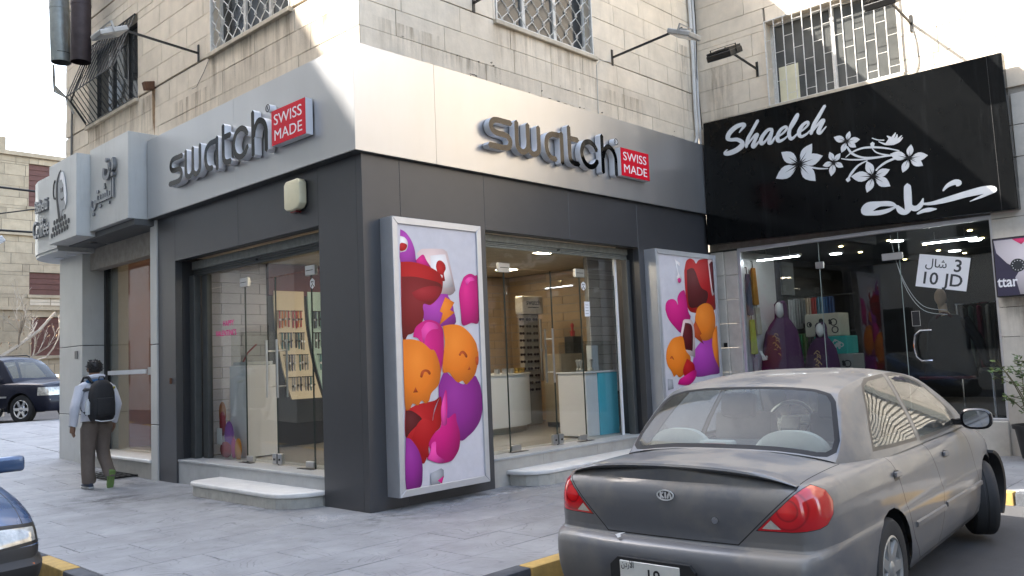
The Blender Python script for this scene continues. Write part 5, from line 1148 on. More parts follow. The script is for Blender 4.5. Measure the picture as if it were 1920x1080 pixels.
# sunglasses tower
t = thing('sunglasses_tower', 'sunglasses display tower with white header behind the right glass doors', 'display stand', (5.95, 3.1, .32))
bx('column', pm('grey display column', (.33, .30, .27), .5), t, 5.74, 6.16, 3.08, 3.2, .33, 2.3, bevel=.01)
MB().box(5.66, 6.22, 3.0, 3.2, 2.30, 2.62).build('header', pm('cream header', (.60, .55, .46), .5), t, bevel=.02)
MB().text('swatch', .135, lambda s, z, d: (s, 3.0 - d, z), 5.94, 2.46, .001, .004, center=True, bold=.01).build('header_word', flat('dark print', (.05, .05, .05)), t)
MB().box(5.80, 6.08, 2.996, 2.999, 2.405, 2.42).build('header_line', flat('dark print', (.05, .05, .05)), t)
for r in range(11):
    for c in (0, 1, 2):
        x = 5.66 + c*.18; z = 2.2 - r*.125
        m = MB(); y = 3.05
        for s in (-.035, .035): m.prism([(x + s + .03*math.cos(a), z + .024*math.sin(a)) for a in [2*PI*i/8 for i in range(8)]], lambda s_, z_, d: (s_, y - d, z_), 0, .012)
        m.box(x - .065, x + .065, y - .006, y, z + .008, z + .016)
        m.build('sunglasses', flat('dark lens', (.03, .02, .025), .15), t)
MB().tube([(6.05, 2.95, 1.1), (6.05, 2.95, 2.2)], .02, 8).build('pole', STEEL, t)
# beige cabinet
t = thing('low_cabinet', 'beige storage cabinet with small door beyond the right glass doors', 'cabinet', (6.2, 2.4, .32))
bx('carcass', pm('beige laminate', (.33, .27, .19), .5), t, 5.72, 6.6, 2.22, 2.62, .40, 1.56, bevel=.008); bx('toe_kick', BLACK, t, 5.74, 6.58, 2.26, 2.6, .32, .398)
bx('door', pm('beige laminate light', (.40, .34, .25), .5), t, 5.74, 6.0, 2.205, 2.218, .44, 1.2, bevel=.006); MB().tube([(5.97, 2.19, .75), (5.97, 2.19, .9)], .01, 6).build('handle', STEEL, t)
o = bx('card_terminal', BLACK, None, 6.16, 6.42, 2.3, 2.5, 1.562, 1.86, bevel=.01); tag(o, 'black monitor standing on the beige cabinet', 'monitor')
o = MB().lathe([(.04, 0), (.05, .09), (.02, .1), (.02, .14), (.035, .2), (.0, .24)], (6.28, 2.4, 1.865), 8).build('red_ornament', flat('red ornament', (.4, .03, .03)), None, smooth=True); tag(o, 'small red ornament on top of the black monitor', 'ornament')
# blue sided pedestal
t = thing('display_pedestal', 'white pedestal with sky blue side behind the right glass doors', 'display case', (4.8, .9, .34))
BLUE = pm('sky blue lacquer', (.12, .60, .74), .35, var=.06)
bx('plinth', CABW, t, 4.36, 4.64, .62, 1.15, .335, 1.25, bevel=.006); bx('blue_side', BLUE, t, 4.643, 5.10, .60, 1.15, .335, 1.25, bevel=.006)
bx('top', WHITE_P, t, 4.34, 5.12, .58, 1.17, 1.252, 1.275, bevel=.003); bx('glass_case', GLASS, t, 4.38, 5.06, .64, 1.12, 1.277, 1.72)
o = bx('white_stand', WHITE_P, None, 4.76, 4.92, .8, .9, 1.278, 1.66, bevel=.004); tag(o, 'tall white block inside the glass case on the blue pedestal', 'display block')
for i, (x, y) in enumerate(((4.48, .8), (4.60, .95), (4.68, .75))):
    m = MB().lathe([(.03, 0), (.03, .03), (.012, .05), (.02, .12), (.035, .16), (.01, .18)], (x, y, 1.278), 8)
    o = m.build('watch_stand', STEEL, None, smooth=True); tag(o, 'small steel watch stand in the pedestal glass case, ' + ['nearest the street', 'at the back', 'beside the white block'][i], 'stand', 'watch stands in the glass case')

# ================================================================== INSIDE THE SCARF SHOP
kind(bx('interior_floor', pm('dark shop floor', (.10, .09, .08), .3), None, 7.1, 12.3, -4.3, .8, .36, .44), 'structure')
kind(bx('interior_ceiling', pm('grey shop ceiling', (.06, .065, .063), .8), None, 7.12, 12.3, -4.3, .8, 3.10, 3.14), 'structure')
kind(bx('interior_wall', pm('black shop panelling', (.007, .007, .0075), .6), None, 12.1, 12.3, -4.3, .8, .44, 3.1), 'structure')
kind(bx('interior_wall', MATS['black shop panelling'], None, 9.0, 12.1, -.30, -.2, .44, 3.1), 'structure')
kind(bx('interior_wall', MATS['black shop panelling'], None, 7.3, 12.1, -4.35, -4.25, .44, 3.1), 'structure')
kind(bx('interior_wall', IN_WHITE, None, 7.12, 8.35, -.46, -.36, .44, 3.1), 'structure')
kind(bx('interior_wall', MATS['black shop panelling'], None, 8.35, 9.0, -.46, -.36, .44, 3.1), 'structure')
sf = thing('glass_front', 'frameless glass front of the scarf shop under the black sign', 'glass door', (7.1, -2.3, .44))
SG = lambda s, z, d: (7.10 - d, -s, z)
m = MB()
for (a, b, c, d) in rect_minus(.47, 4.165, .44, 3.13, [(.52, 4.13, .47, 3.075)]): m.prism([(a, c), (b, c), (b, d), (a, d)], SG, -.05, .04)
m.build('frame', ALU_F, sf, bevel=.003)
for a, b, z0, z1, nm in ((.52, 1.79, .47, 3.07, 'side_pane'), (1.80, 2.95, .47, 2.72, 'side_pane'), (1.80, 4.13, 2.73, 3.07, 'transom_pane'), (2.96, 4.13, .47, 2.72, 'door_leaf')):
    MB().prism([(a, z0), (b, z0), (b, z1), (a, z1)], SG, -.012, 0).build(nm, GLASS, sf)
for s, z0, z1 in ((1.795, .47, 3.07), (2.955, .47, 3.07)):
    MB().prism([(s - .004, z0), (s + .004, z0), (s + .004, z1), (s - .004, z1)], SG, -.013, .001).build('glass_edge', pm('pale glass edge', (.3, .36, .34), .2), sf)
for a, b, z in ((1.74, 1.86, 2.72), (2.72, 3.0, 2.73)): MB().prism([(a, z - .05), (b, z - .05), (b, z + .05), (a, z + .05)], SG, -.03, .02).build('hinge_patch', STEEL, sf, bevel=.004)
m = MB(); m.tube([SG(3.30, 1.66, .0), SG(3.16, 1.66, .05), SG(3.10, 1.60, .07), SG(3.08, 1.45, .07), SG(3.10, 1.30, .07), SG(3.16, 1.24, .05), SG(3.28, 1.24, .0)], .0135, 8); m.build('pull_handle', CHROME, sf, smooth=True)
MB().prism([(3.056, 1.726), (3.164, 1.726), (3.164, 1.934), (3.056, 1.934)], SG, .001, .002).build('door_sticker', WHITE_PAINT, sf); MB().prism([(3.06, 1.73), (3.16, 1.73), (3.16, 1.93), (3.06, 1.93)], SG, .0022, .003).build('sticker_print', BLACK, sf)
# price board
t = thing('price_board', 'white board reading 3 شال 10 JD hanging tilted in the scarf shop door', 'sign', (7.07, -3.5, 2.4))
th_ = R(-11.5)
PBF = lambda s, z, d: (7.075 - d, -(3.51 + s*math.cos(th_) - z*math.sin(th_)), 2.435 + s*math.sin(th_) + z*math.cos(th_))
MB().prism([(-.325, -.225), (.325, -.225), (.325, .225), (-.325, .225)], PBF, 0, .004).build('board', WHITE_P, t)
INK = flat('dark grey ink', (.045, .05, .055), .6)
m = MB().text('3', .235, PBF, .125, .025, .0042, .0055, bold=.014, sx=1.0); m.text('\ufedd\ufe8e\ufeb7', .16, PBF, -.235, .06, .0042, .0055, bold=.008); m.text('10', .235, PBF, -.275, -.175, .0042, .0055, bold=.014, sx=1.0); m.text('JD', .235, PBF, .035, -.175, .0042, .0055, bold=.014)
m.build('lettering', INK, t)
t = thing('white_cable', 'pair of thin white cords looping down inside the scarf shop door', 'cord', (7.15, -3, 2.4))
for dz in (0, -.06):
    MB().tube(spline([(7.16, -2.83, 3.05), (7.16, -2.88, 2.7), (7.16, -3.0, 2.3 + dz), (7.16, -3.2, 2.0 + dz), (7.16, -3.5, 1.92 + dz)], 6), .004, 5).build('cord_strand', WHITE_P, t)
# ceiling lamps: long tubes and many small spots
for i, (x, y) in enumerate(((8.4, -2.5), (9.6, -3.3), (10.8, -4.0), (9.2, -1.2), (11.0, -2.6), (11.6, -3.6))):
    l = thing('ceiling_lamp', 'round white ceiling lamp ' + ['over the stacked gift boxes', 'behind the price board', 'deepest above the clothes rail', 'over the black scarf rack', 'deep in the middle of the scarf shop', 'at the far back wall of the scarf shop'][i], 'ceiling lamp', (x, y, 3.1), group='white scarf shop lamps')
    MB().lathe([(.095, 0), (.095, -.012)], (x, y, 3.098), 16).build('diffuser', LAMP_C, l)
k = 0
for x in (8.2, 9.4, 10.6, 11.6):
    for y in (-1.7, -2.6, -3.6):
        l = MB().lathe([(.032, 0), (.032, -.01)], (x, y + .15*(k % 2), 3.098), 10).build('spot_lamp', LAMP_Y, None); tag(l, 'small yellow spot lamp in the scarf shop ceiling', 'spot lamp', 'yellow scarf shop spots'); k += 1
for x, y, lab in ((7.5, -.95, 'fluorescent fitting hanging over the purple mannequins'), (7.9, -3.4, 'fluorescent fitting hanging above the price board')):
    l = thing('tube_light', lab, 'ceiling lamp', (x, y, 3.0))
    MB().box(x - .05, x + .05, y - .38, y + .38, 2.95, 2.985).build('tray', WHITE_P, l, bevel=.004); MB().tube([(x, y - .36, 2.94), (x, y + .36, 2.94)], .009, 8).build('tube', LAMP_C, l); MB().tube([(x, y - .2, 2.98), (x, y - .2, 3.1)], .006, 5).tube([(x, y + .2, 2.98), (x, y + .2, 3.1)], .006, 5).build('hanger', STEEL, l)
# scarves hanging on the white wall
def scarf(label, x, z1, z0, w, mat, y=-.475):
    t = thing('scarf', label, 'scarf', (x, y, z0), group='scarves on the white wall')
    m = MB(); n = 10
    prof = [(math.sin(i*1.9)*.3, i/n) for i in range(n + 1)]
    top = [(x - w*.3 + w*.6*f, y - .02 - .012*math.sin(f*18), z1) for _, f in prof]; bot = [(x - w*.5 + w*f, y - .03 - .02*math.sin(f*18), z0 + .01*math.sin(f*9)) for _, f in prof]
    v = top + bot; v += [(a, b - .035, c) for a, b, c in v]; q = 2*(n + 1); f = []
    for i in range(n):
        f += [(i, i + 1, n + 2 + i, n + 1 + i), (q + i, q + n + 1 + i, q + n + 2 + i, q + i + 1)]
    f += [(0, n + 1, q + n + 1, q), (n, q + n, q + 2*n + 1, 2*n + 1)]
    m.add(v, f); m.build('cloth', mat, t, smooth=True)
    m = MB(); m.tube([(x, y - .03, z1 - .01), (x, y - .03, z1 + .07), (x + .02, y - .02, z1 + .11), (x, y, z1 + .12)], .008, 5); m.build('hook', BLACK_M, t)
CLOTH = lambda n, c: pm(n, c, .85, var=.12, scale=14)
scarf('blue grey checked scarf hanging highest on the white wall', 7.27, 2.72, 2.05, .14, CLOTH('blue grey cloth', (.12, .13, .17)))
scarf('mustard orange scarf hanging on the white wall', 7.48, 2.83, 2.22, .16, CLOTH('mustard cloth', (.42, .19, .02)))
scarf('lime yellow scarf hanging low on the white wall', 7.33, 1.98, 1.42, .17, CLOTH('lime cloth', (.46, .50, .09)))
scarf('cream crumpled scarf hanging below the mustard one', 7.54, 2.18, 1.74, .13, CLOTH('cream cloth', (.45, .41, .32)))
scarf('pink grey printed scarf hanging beneath the lime one', 7.36, 1.36, .95, .13, CLOTH('pink grey cloth', (.42, .36, .36)))
# rack of folded scarves
rk = thing('scarf_rack', 'black rack holding hanging scarves beside the white wall', 'rack', (8.9, -.9, .44))
MB().box(8.55, 9.0, -.50, -.46, 2.42, 3.0).build('grey_panel', pm('grey felt panel', (.16, .17, .17), .8), rk)
RC = [(.62, .62, .62), (.38, .38, .38), (.2, .2, .2), (.55, .42, .30), (.45, .03, .02), (.10, .22, .30), (.05, .13, .30), (.04, .08, .2)]
RC2 = [(.10, .25, .20), (.06, .30, .12), (.12, .26, .08), (.2, .2, .2), (.3, .05, .03)]
for j, (z1, cols) in enumerate(((2.32, RC), (1.72, RC2), (1.15, RC2[::-1]))):
    MB().tube([(8.58, -.62, z1 + .02), (8.58, -1.7, z1 + .02)], .012, 6).build('rail', BLACK_M, rk)
    for i, c in enumerate(cols):
        cn = [['white', 'pale grey', 'mid grey', 'tan', 'bright red', 'teal blue', 'deep blue', 'navy'], ['dull teal', 'bright green', 'leaf green', 'dark grey', 'brick red'], ['brick red', 'dark grey', 'leaf green', 'bright green', 'dull teal']][j][i]
        y = -.62 - i*.095; s = MB()
        n = 5; ln = .46 + .05*math.sin(i*2.3)
        for q in range(4):
            s.obox((8.58 + .03*math.sin(q*2), y - .022*q, z1 - ln/2), ((0, 0, 1), (1, .15*(q - 1.5), 0), (0, 1, 0)), (ln/2 + .01*math.sin(q*3 + i), .075, .009))
        o = s.build('hanging_scarf', CLOTH('scarf cloth %d%d' % (j, i), c), None); tag(o, '%s scarf hanging in the %s row of the black rack' % (cn, ['upper', 'middle', 'lowest'][j]), 'scarf', 'scarves in the rack')
# boxes
def gift(label, x0, x1, y0, y1, z0, z1, col, spots=None):
    t = thing('gift_box', label, 'box', ((x0 + x1)/2, (y0 + y1)/2, z0), group='gift boxes in the scarf shop')
    bx('box_body', flat('box ' + label[:14], col, .5), t, x0, x1, y0, y1, z0, z1, bevel=.01)
    if spots:
        m = MB(); rnd = random.Random(len(label))
        for i in range(12):
            yy, zz, r_ = rnd.uniform(y0 + .06, y1 - .06), rnd.uniform(z0 + .06, z1 - .06), rnd.uniform(.018, .04)
            if i % 3: m.prism([(-yy + r_*math.cos(a), zz + r_*math.sin(a)) for a in [2*PI*q/9 for q in range(9)]], lambda s, z, d: (x0 - d, -s, z), .001, .002 + i*.0001)
            else: m.ribbon([(-yy + r_*1.3*math.cos(a), zz + r_*1.3*math.sin(a), .008) for a in [2*PI*q/9 for q in range(10)]], lambda s, z, d: (x0 - d, -s, z), .001, .003 + i*.0001)
        m.build('box_print', flat('print %s' % str(spots), spots), t)
gift('white gift box with black flower print, top of the stack', 8.1, 8.5, -1.62, -1.05, 1.66, 2.03, (.50, .47, .38), (.03, .03, .03))
gift('turquoise gift box with white spots in the stack', 8.05, 8.5, -1.74, -1.20, 1.37, 1.655, (.05, .40, .36), (.6, .6, .6))
gift('grey gift box with dark spots at the bottom of the stack', 8.05, 8.5, -1.82, -1.22, .98, 1.365, (.28, .28, .27), (.03, .03, .03))
tb = thing('display_table', 'dark table carrying the stacked gift boxes', 'table', (8.3, -1.5, .44)); bx('top', IN_DARK, tb, 8.0, 8.6, -1.9, -1.0, .94, .975); 
for x in (8.04, 8.56):
    for y in (-1.86, -1.04): bx('leg', BLACK_M, tb, x - .02, x + .02, y - .02, y + .02, .44, .94)
# mannequins
def mannequin(label, x, y, zh, mat, headcol, scale=1.0, robe=True, rz=0.0):
    """zh: height of the head centre above the road datum; faces -x (the street)"""
    t = thing('mannequin', label, 'mannequin', (x, y, .44), group='mannequins in the scarf shop')
    s = scale
    def face(name, c, mt):
        m = MB(); n, k = 16, 14
        for i in range(k + 1):
            th = PI*i/k
            for j in range(n):
                ph = 2*PI*j/n; r = math.sin(th)
                px, py, pz = -.085*r*math.cos(ph), .072*r*math.sin(ph), .118*math.cos(th)
                wz = pz/.118; fx = max(0, math.cos(ph))*r
                if wz < -.2: py *= 1 + .35*(wz + .2); 
                nose = math.exp(-(py/.016)**2)*math.exp(-((wz + .08)/.2)**2)*.022*fx
                sock = (math.exp(-((abs(py) - .032)/.018)**2))*math.exp(-((wz - .12)/.13)**2)*.012*fx
                lip = math.exp(-(py/.024)**2)*math.exp(-((wz + .48)/.07)**2)*.007*fx
                m.v.append((c[0] + (px - nose + sock - lip)*s, c[1] + py*s, c[2] + pz*s))
        for i in range(k):
            for j in range(n): m.f.append((i*n + j, i*n + (j + 1) % n, (i + 1)*n + (j + 1) % n, (i + 1)*n + j)); m.k.append(0)
        return m.build(name, mt, t, smooth=True, angle=80)
    face('head', (x - .018*s, y, zh), headcol)
    if robe:
        # continuous veil and robe: stacked ellipses (centre x offset, half depth, half width)
        prof = [(.135, .05, .03, .02), (.125, .02, .075, .06), (.09, .005, .098, .085), (.03, .01, .104, .092), (-.05, .015, .10, .092), (-.12, .015, .095, .10), (-.2, .0, .11, .17), (-.32, -.01, .13, .235), (-.5, -.03, .16, .27), (-.75, -.03, .19, .30), (-1.0, -.02, .2, .33), (-1.3, 0, .2, .34)]
        m = MB(); n = 22
        for (dz, ox, a, b) in prof:
            for j in range(n):
                ph = 2*PI*j/n; w = 1 + .05*math.sin(ph*7)*(1 if dz < -.2 else 0)
                m.v.append((x + ox*s + .012*s + a*w*math.cos(ph)*s, y + b*w*math.sin(ph)*s, max(.45, zh + dz*s)))
        for i in range(len(prof) - 1):
            for j in range(n): 
                f = (i*n + j, i*n + (j + 1) % n, (i + 1)*n + (j + 1) % n, (i + 1)*n + j)
                c = [sum(m.v[q][k_] for q in f)/4 for k_ in range(3)]
                # opening for the face
                if c[0] < x - .045*s and abs(c[1] - y) < .083*s and -.128*s < c[2] - zh < .112*s: continue
                m.f.append(f); m.k.append(0)
        m.build('robe', mat, t, smooth=True, angle=70)
        m = MB(); rnd = random.Random(5)
        for i in range(16):
            zz = zh - (.36 + i*.032)*s; xx = x - (.155 + .02*i/16)*s
            yy = y + .03*s*math.sin(i*1.9)
            m.ribbon([(-yy - .03, zz, .006), (-yy - .01, zz + .02, .007), (-yy + .02, zz + .005, .006), (-yy + .03, zz - .02, .004)], lambda s_, z_, d: (xx - .02*s - d, -s_, z_), 0, .004)
        m.build('embroidery', pm('gold embroidery', (.42, .28, .13), .5), t)
    return t, face
PURP = CLOTH('plum cloth', (.07, .014, .068)); MWH = pm('white mannequin gloss', (.70, .69, .67), .25, var=.02); SKINM = pm('mannequin skin', (.50, .36, .25), .45, var=.03)
mt1, _ = mannequin('tall white faced mannequin in a plum robe with gold embroidery', 7.72, -.82, 2.12, PURP, MWH, 1.12)
m = MB()
for f in range(4): m.tube([(7.44, -.60 - .018*f, 1.36), (7.40, -.62 - .02*f, 1.32), (7.37, -.655 - .02*f, 1.315 + .006*f)], [.011, .010, .007], 6)
m.tube([(7.46, -.56, 1.46), (7.45, -.59, 1.40), (7.44, -.63, 1.35)], [.024, .026, .03], 8); m.tube([(7.44, -.67, 1.38), (7.40, -.70, 1.36)], [.012, .008], 6)
m.build('hand', MWH, mt1, smooth=True)
mannequin('small white faced mannequin in a plum robe beside the gift boxes', 7.72, -1.47, 1.755, CLOTH('dark plum cloth', (.05, .012, .055)), MWH, .95)
mannequin('child mannequin with tilted white face between the two plum robes', 7.66, -1.05, 1.36, CLOTH('dark plum cloth', (.05, .012, .055)), MWH, .72)
mt2, _ = mannequin('skin toned mannequin in a black dress with dark red collar behind the price board', 7.62, -3.30, 2.12, PURP, SKINM, 1.1, robe=False)
BLKC = CLOTH('black cloth', (.010, .010, .011)); REDC = CLOTH('dark red cloth', (.05, .006, .008))
m = MB(); m.tube([(7.64, -3.30, 2.03), (7.65, -3.31, 1.92), (7.66, -3.32, 1.84)], [.06, .058, .09], 12); m.build('neck', SKINM, mt2, smooth=True)
prof = [(1.88, .07, .09), (1.86, .10, .17), (1.78, .13, .24), (1.6, .16, .27), (1.3, .17, .30), (1.0, .20, .36), (.98, .19, .35)]
m = MB(); n = 20
for z, a, b in prof:
    for j in range(n): m.v.append((7.68 + a*math.cos(2*PI*j/n), -3.33 + b*math.sin(2*PI*j/n), z))
for i in range(len(prof) - 1):
    for j in range(n): m.f.append((i*n + j, i*n + (j + 1) % n, (i + 1)*n + (j + 1) % n, (i + 1)*n + j)); m.k.append(0)
m.build('dress', BLKC, mt2, smooth=True)
m = MB(); m.tube([(7.58 + .0*i, -3.33 + .11*math.sin(2*PI*i/12), 1.86 + .035*math.cos(4*PI*i/12)) for i in range(13)], .022, 6); m.tube([(7.50 + .16*math.cos(PI*i/8 + PI/2)*.5, -3.33 + .36*math.sin(PI*i/8 - PI/2), .99) for i in range(9)], .022, 6); m.build('collar', REDC, mt2)
MB().tube([(7.56, -3.86, 1.10), (7.53, -3.90, 1.03), (7.52, -3.90, .98)], [.022, .026, .01], 8).build('hand', SKINM, mt2, smooth=True); MB().tube([(7.68, -3.56, 1.8), (7.66, -3.72, 1.5), (7.57, -3.84, 1.16)], [.08, .07, .05], 10).build('sleeve', BLKC, mt2, smooth=True)
t = thing('stool', 'black bar stool with chrome leg behind the shop glass', 'stool', (7.5, -3.95, .44))
MB().lathe([(.15, 0), (.16, .02), (.15, .07)], (7.45, -3.92, 1.05), 18).build('seat', BLACK, t, smooth=True); MB().tube([(7.45, -3.92, .46), (7.45, -3.92, 1.05)], .02, 8).build('leg', CHROME, t); MB().lathe([(.2, 0), (.2, .02), (.03, .04)], (7.45, -3.92, .442), 20).build('base', CHROME, t, smooth=True)
t = thing('clothes_rail', 'rail with dark patterned garments on the right inside the scarf shop', 'clothes rail', (8.6, -3.9, .44))
MB().tube([(8.6, -3.2, 2.05), (8.6, -4.2, 2.05)], .015, 6).build('rail', CHROME, t); MB().tube([(8.6, -3.22, .44), (8.6, -3.22, 2.05)], .015, 6).tube([(8.6, -4.18, .44), (8.6, -4.18, 2.05)], .015, 6).build('post', CHROME, t)
for i in range(8):
    o = MB().obox((8.6, -3.3 - i*.115, 1.55), ((0, 0, 1), (1, .2, 0), (0, 1, 0)), (.46, .2, .03)).build('garment', CLOTH('garment %d' % (i % 4), [(.05, .05, .055), (.08, .11, .10), (.12, .03, .05), (.2, .2, .19)][i % 4]), None, bevel=.02); tag(o, ['charcoal', 'grey green', 'wine red', 'pale grey'][i % 4] + (' garment on the left half of the clothes rail' if i < 4 else ' garment on the right half of the clothes rail'), 'garment', 'garments on the rail')
# watch advertisement on the right
t = thing('poster_lightbox', 'watch advertisement light box on the marble wall at the right edge', 'light box', (6.9, -4.7, 2.0))
PF = lambda s, z, d: (6.985 - d, -s, z)
bx('casing', BLACK_M, t, 6.87, 6.985, -5.5, -4.19, 2.03, 2.79, bevel=.004)
PF = lambda s, z, d: (6.868 - d, -s, z)
q = MB().prism([(4.205, 2.045), (5.485, 2.045), (5.485, 2.775), (4.205, 2.775)], PF, 0, .003).build('poster', flat('navy poster', (.045, .04, .07), .35), t)
MB().prism([(4.21, 2.76), (4.23, 2.6), (4.34, 2.46), (4.42, 2.40), (4.48, 2.36), (4.42, 2.27), (4.46, 2.05), (5.3, 2.05), (5.3, 2.76)], PF, .0035, .0045).build('printed_arm', print_mat((.62, .58, .62)), t)
MB().prism([(4.46 + .085*math.cos(a), 2.42 + .085*math.sin(a)) for a in [2*PI*i/24 for i in range(24)]], PF, .005, .006).build('printed_watch', flat('watch print', (.03, .035, .04), .4), t)
m = MB()
for i in range(12):
    a = 2*PI*i/12; m.prism([(4.46 + .062*math.cos(a) + .006*math.cos(b), 2.42 + .062*math.sin(a) + .006*math.sin(b)) for b in [2*PI*j/6 for j in range(6)]], PF, .0062, .007)
m.build('printed_dial', WHITE_P, t)
MB().text('ttar', .19, PF, 4.215, 2.16, .005, .006, bold=.02, sx=.8).build('poster_word', WHITE_P, t)
MB().prism([(4.42, 2.76), (4.6, 2.76), (4.52, 2.68)], PF, .005, .006).build('printed_nail', print_mat((.6, .05, .15)), t)
# ================================================================== CARS
def interp(tab, x):
    """smooth (monotone cubic) interpolation in a table of (x, y)"""
    n = len(tab)
    if x <= tab[0][0]: return tab[0][1]
    if x >= tab[-1][0]: return tab[-1][1]
    i = max(k for k in range(n) if tab[k][0] <= x); i = min(i, n - 2)
    def sl(k):
        if k <= 0 or k >= n - 1: 
            k2 = 0 if k <= 0 else n - 2
            return (tab[k2 + 1][1] - tab[k2][1])/(tab[k2 + 1][0] - tab[k2][0])
        a = (tab[k][1] - tab[k - 1][1])/(tab[k][0] - tab[k - 1][0]); b = (tab[k + 1][1] - tab[k][1])/(tab[k + 1][0] - tab[k][0])
        return 0 if a*b <= 0 else 2*a*b/(a + b)
    h = tab[i + 1][0] - tab[i][0]; t = (x - tab[i][0])/h
    return (2*t**3 - 3*t*t + 1)*tab[i][1] + (t**3 - 2*t*t + t)*h*sl(i) + (-2*t**3 + 3*t*t)*tab[i + 1][1] + (t**3 - t*t)*h*sl(i + 1)

def grid_mesh(rows):
    bm = bmesh.new(); R_ = []
    for r in rows: R_.append([bm.verts.new(p) for p in r])
    for a, b in zip(R_, R_[1:]):
        for j in range(len(a) - 1):
            try: bm.faces.new((a[j], a[j + 1], b[j + 1], b[j]))
            except ValueError: pass
    return bm

def lower_shell(sp):
    """sp: L, top(u), plan(u), side table v(w), rear u(w), front u(w); returns bmesh of the whole (mirrored) lower body"""
    L = sp['L']; ws = sp['ws']; nd = 8
    rows = []
    def prof(u0, g, urel):
        pass
    us = sp['us']
    def point(t, j):
        """station t along the car, column j from sill to centreline"""
        if j < len(ws): w = ws[j]; v = interp(sp['side'], w)
        else:
            f = 1 - (j - len(ws) + 1)/nd; v0 = interp(sp['side'], ws[-1]); v = v0*f
            w = ws[-1] + sp['crown']*(1 - f**2.2)
        k = (interp(sp['top'], t) - .2)/(ws[-1] + sp['crown'] - .2)
        ww = .2 + (w - .2)*k if w > .2 else w
        g = interp(sp['plan'], t)
        u = t + interp(sp['rear'], w)*max(0, 1 - t/.8)**2 + interp(sp['front'], w)*max(0, 1 - (L - t)/.9)**2
        return (u, v*g, ww)
    nj = len(ws) + nd
    t0, t1 = us[0], us[-1]
    for s in (0, .2, .4, .6, .75, .87, .95):
        rows.append([(point(t0, j)[0] - sp['rcrown']*(1 - s**2.5), point(t0, j)[1]*s, point(t0, j)[2]) for j in range(nj)])
    for t in us: rows.append([point(t, j) for j in range(nj)])
    for s in (.95, .87, .75, .6, .4, .2, 0):
        rows.append([(point(t1, j)[0] + sp['fcrown']*(1 - s**2.5), point(t1, j)[1]*s, point(t1, j)[2]) for j in range(nj)])
    return rows

def mirror_bm(bm):
    geom = bm.verts[:] + bm.edges[:] + bm.faces[:]
    r = bmesh.ops.duplicate(bm, geom=geom)
    for e in r['geom']:
        if isinstance(e, bmesh.types.BMVert): e.co.y = -e.co.y
    bmesh.ops.reverse_faces(bm, faces=[e for e in r['geom'] if isinstance(e, bmesh.types.BMFace)])
    bmesh.ops.remove_doubles(bm, verts=bm.verts, dist=1e-5)
    bmesh.ops.dissolve_degenerate(bm, edges=bm.edges, dist=1e-5)

def region(bm, lay, planes, sel, tg, only=None):
    """cut the shell along planes (n, d): n.p <= d is inside; tag the inside faces"""
    for n, d in planes:
        n = Vector(n)
        fs = [f for f in bm.faces if sel(f.calc_center_median())]
        ge = set(fs)
        for f in fs: ge.update(f.edges); ge.update(f.verts)
        bmesh.ops.bisect_plane(bm, geom=list(ge), plane_co=n*(d/n.dot(n)), plane_no=n, dist=1e-5)
    for f in bm.faces:
        c = f.calc_center_median()
        if sel(c) and all(Vector(n).dot(c) <= d for n, d in planes) and (only is None or f[lay] in only): f[lay] = tg
def poly_planes(pts, ax):
    """convex polygon in two of (u,v,w) -> half spaces; pts counter-clockwise or clockwise"""
    n = len(pts); cx = sum(p[0] for p in pts)/n; cy = sum(p[1] for p in pts)/n; out = []
    i0, i1 = 'uvw'.index(ax[0]), 'uvw'.index(ax[1])
    for (a, b), (c, d) in zip(pts, pts[1:] + pts[:1]):
        nx, ny = d - b, a - c
        q = math.hypot(nx, ny); nx /= q; ny /= q
        if nx*(cx - a) + ny*(cy - b) > 0: nx, ny = -nx, -ny
        v = [0, 0, 0]; v[i0] = nx; v[i1] = ny
        out.append((tuple(v), nx*a + ny*b))
    return out
def inset(pl, d): return [(n, q - d) for n, q in pl]
def mir(pl): return [((n[0], -n[1], n[2]), d) for n, d in pl]

def split_parts(bm, lay, root, table, smooth_angle=32):
    out = {}
    tags = {f[lay] for f in bm.faces}
    for tg in tags:
        if tg not in table: continue
        nm, mat = table[tg][:2]
        b2 = bm.copy(); l2 = b2.faces.layers.int['part']
        bmesh.ops.delete(b2, geom=[f for f in b2.faces if f[l2] != tg], context='FACES')
        me = bpy.data.meshes.new(nm); b2.to_mesh(me); b2.free(); me.materials.append(mat)
        me.polygons.foreach_set('use_smooth', [True]*len(me.polygons)); me.set_sharp_from_angle(angle=R(smooth_angle))
        ob = bpy.data.objects.new(nm, me); COL.objects.link(ob); ob.parent = root; out[tg] = ob
    return out

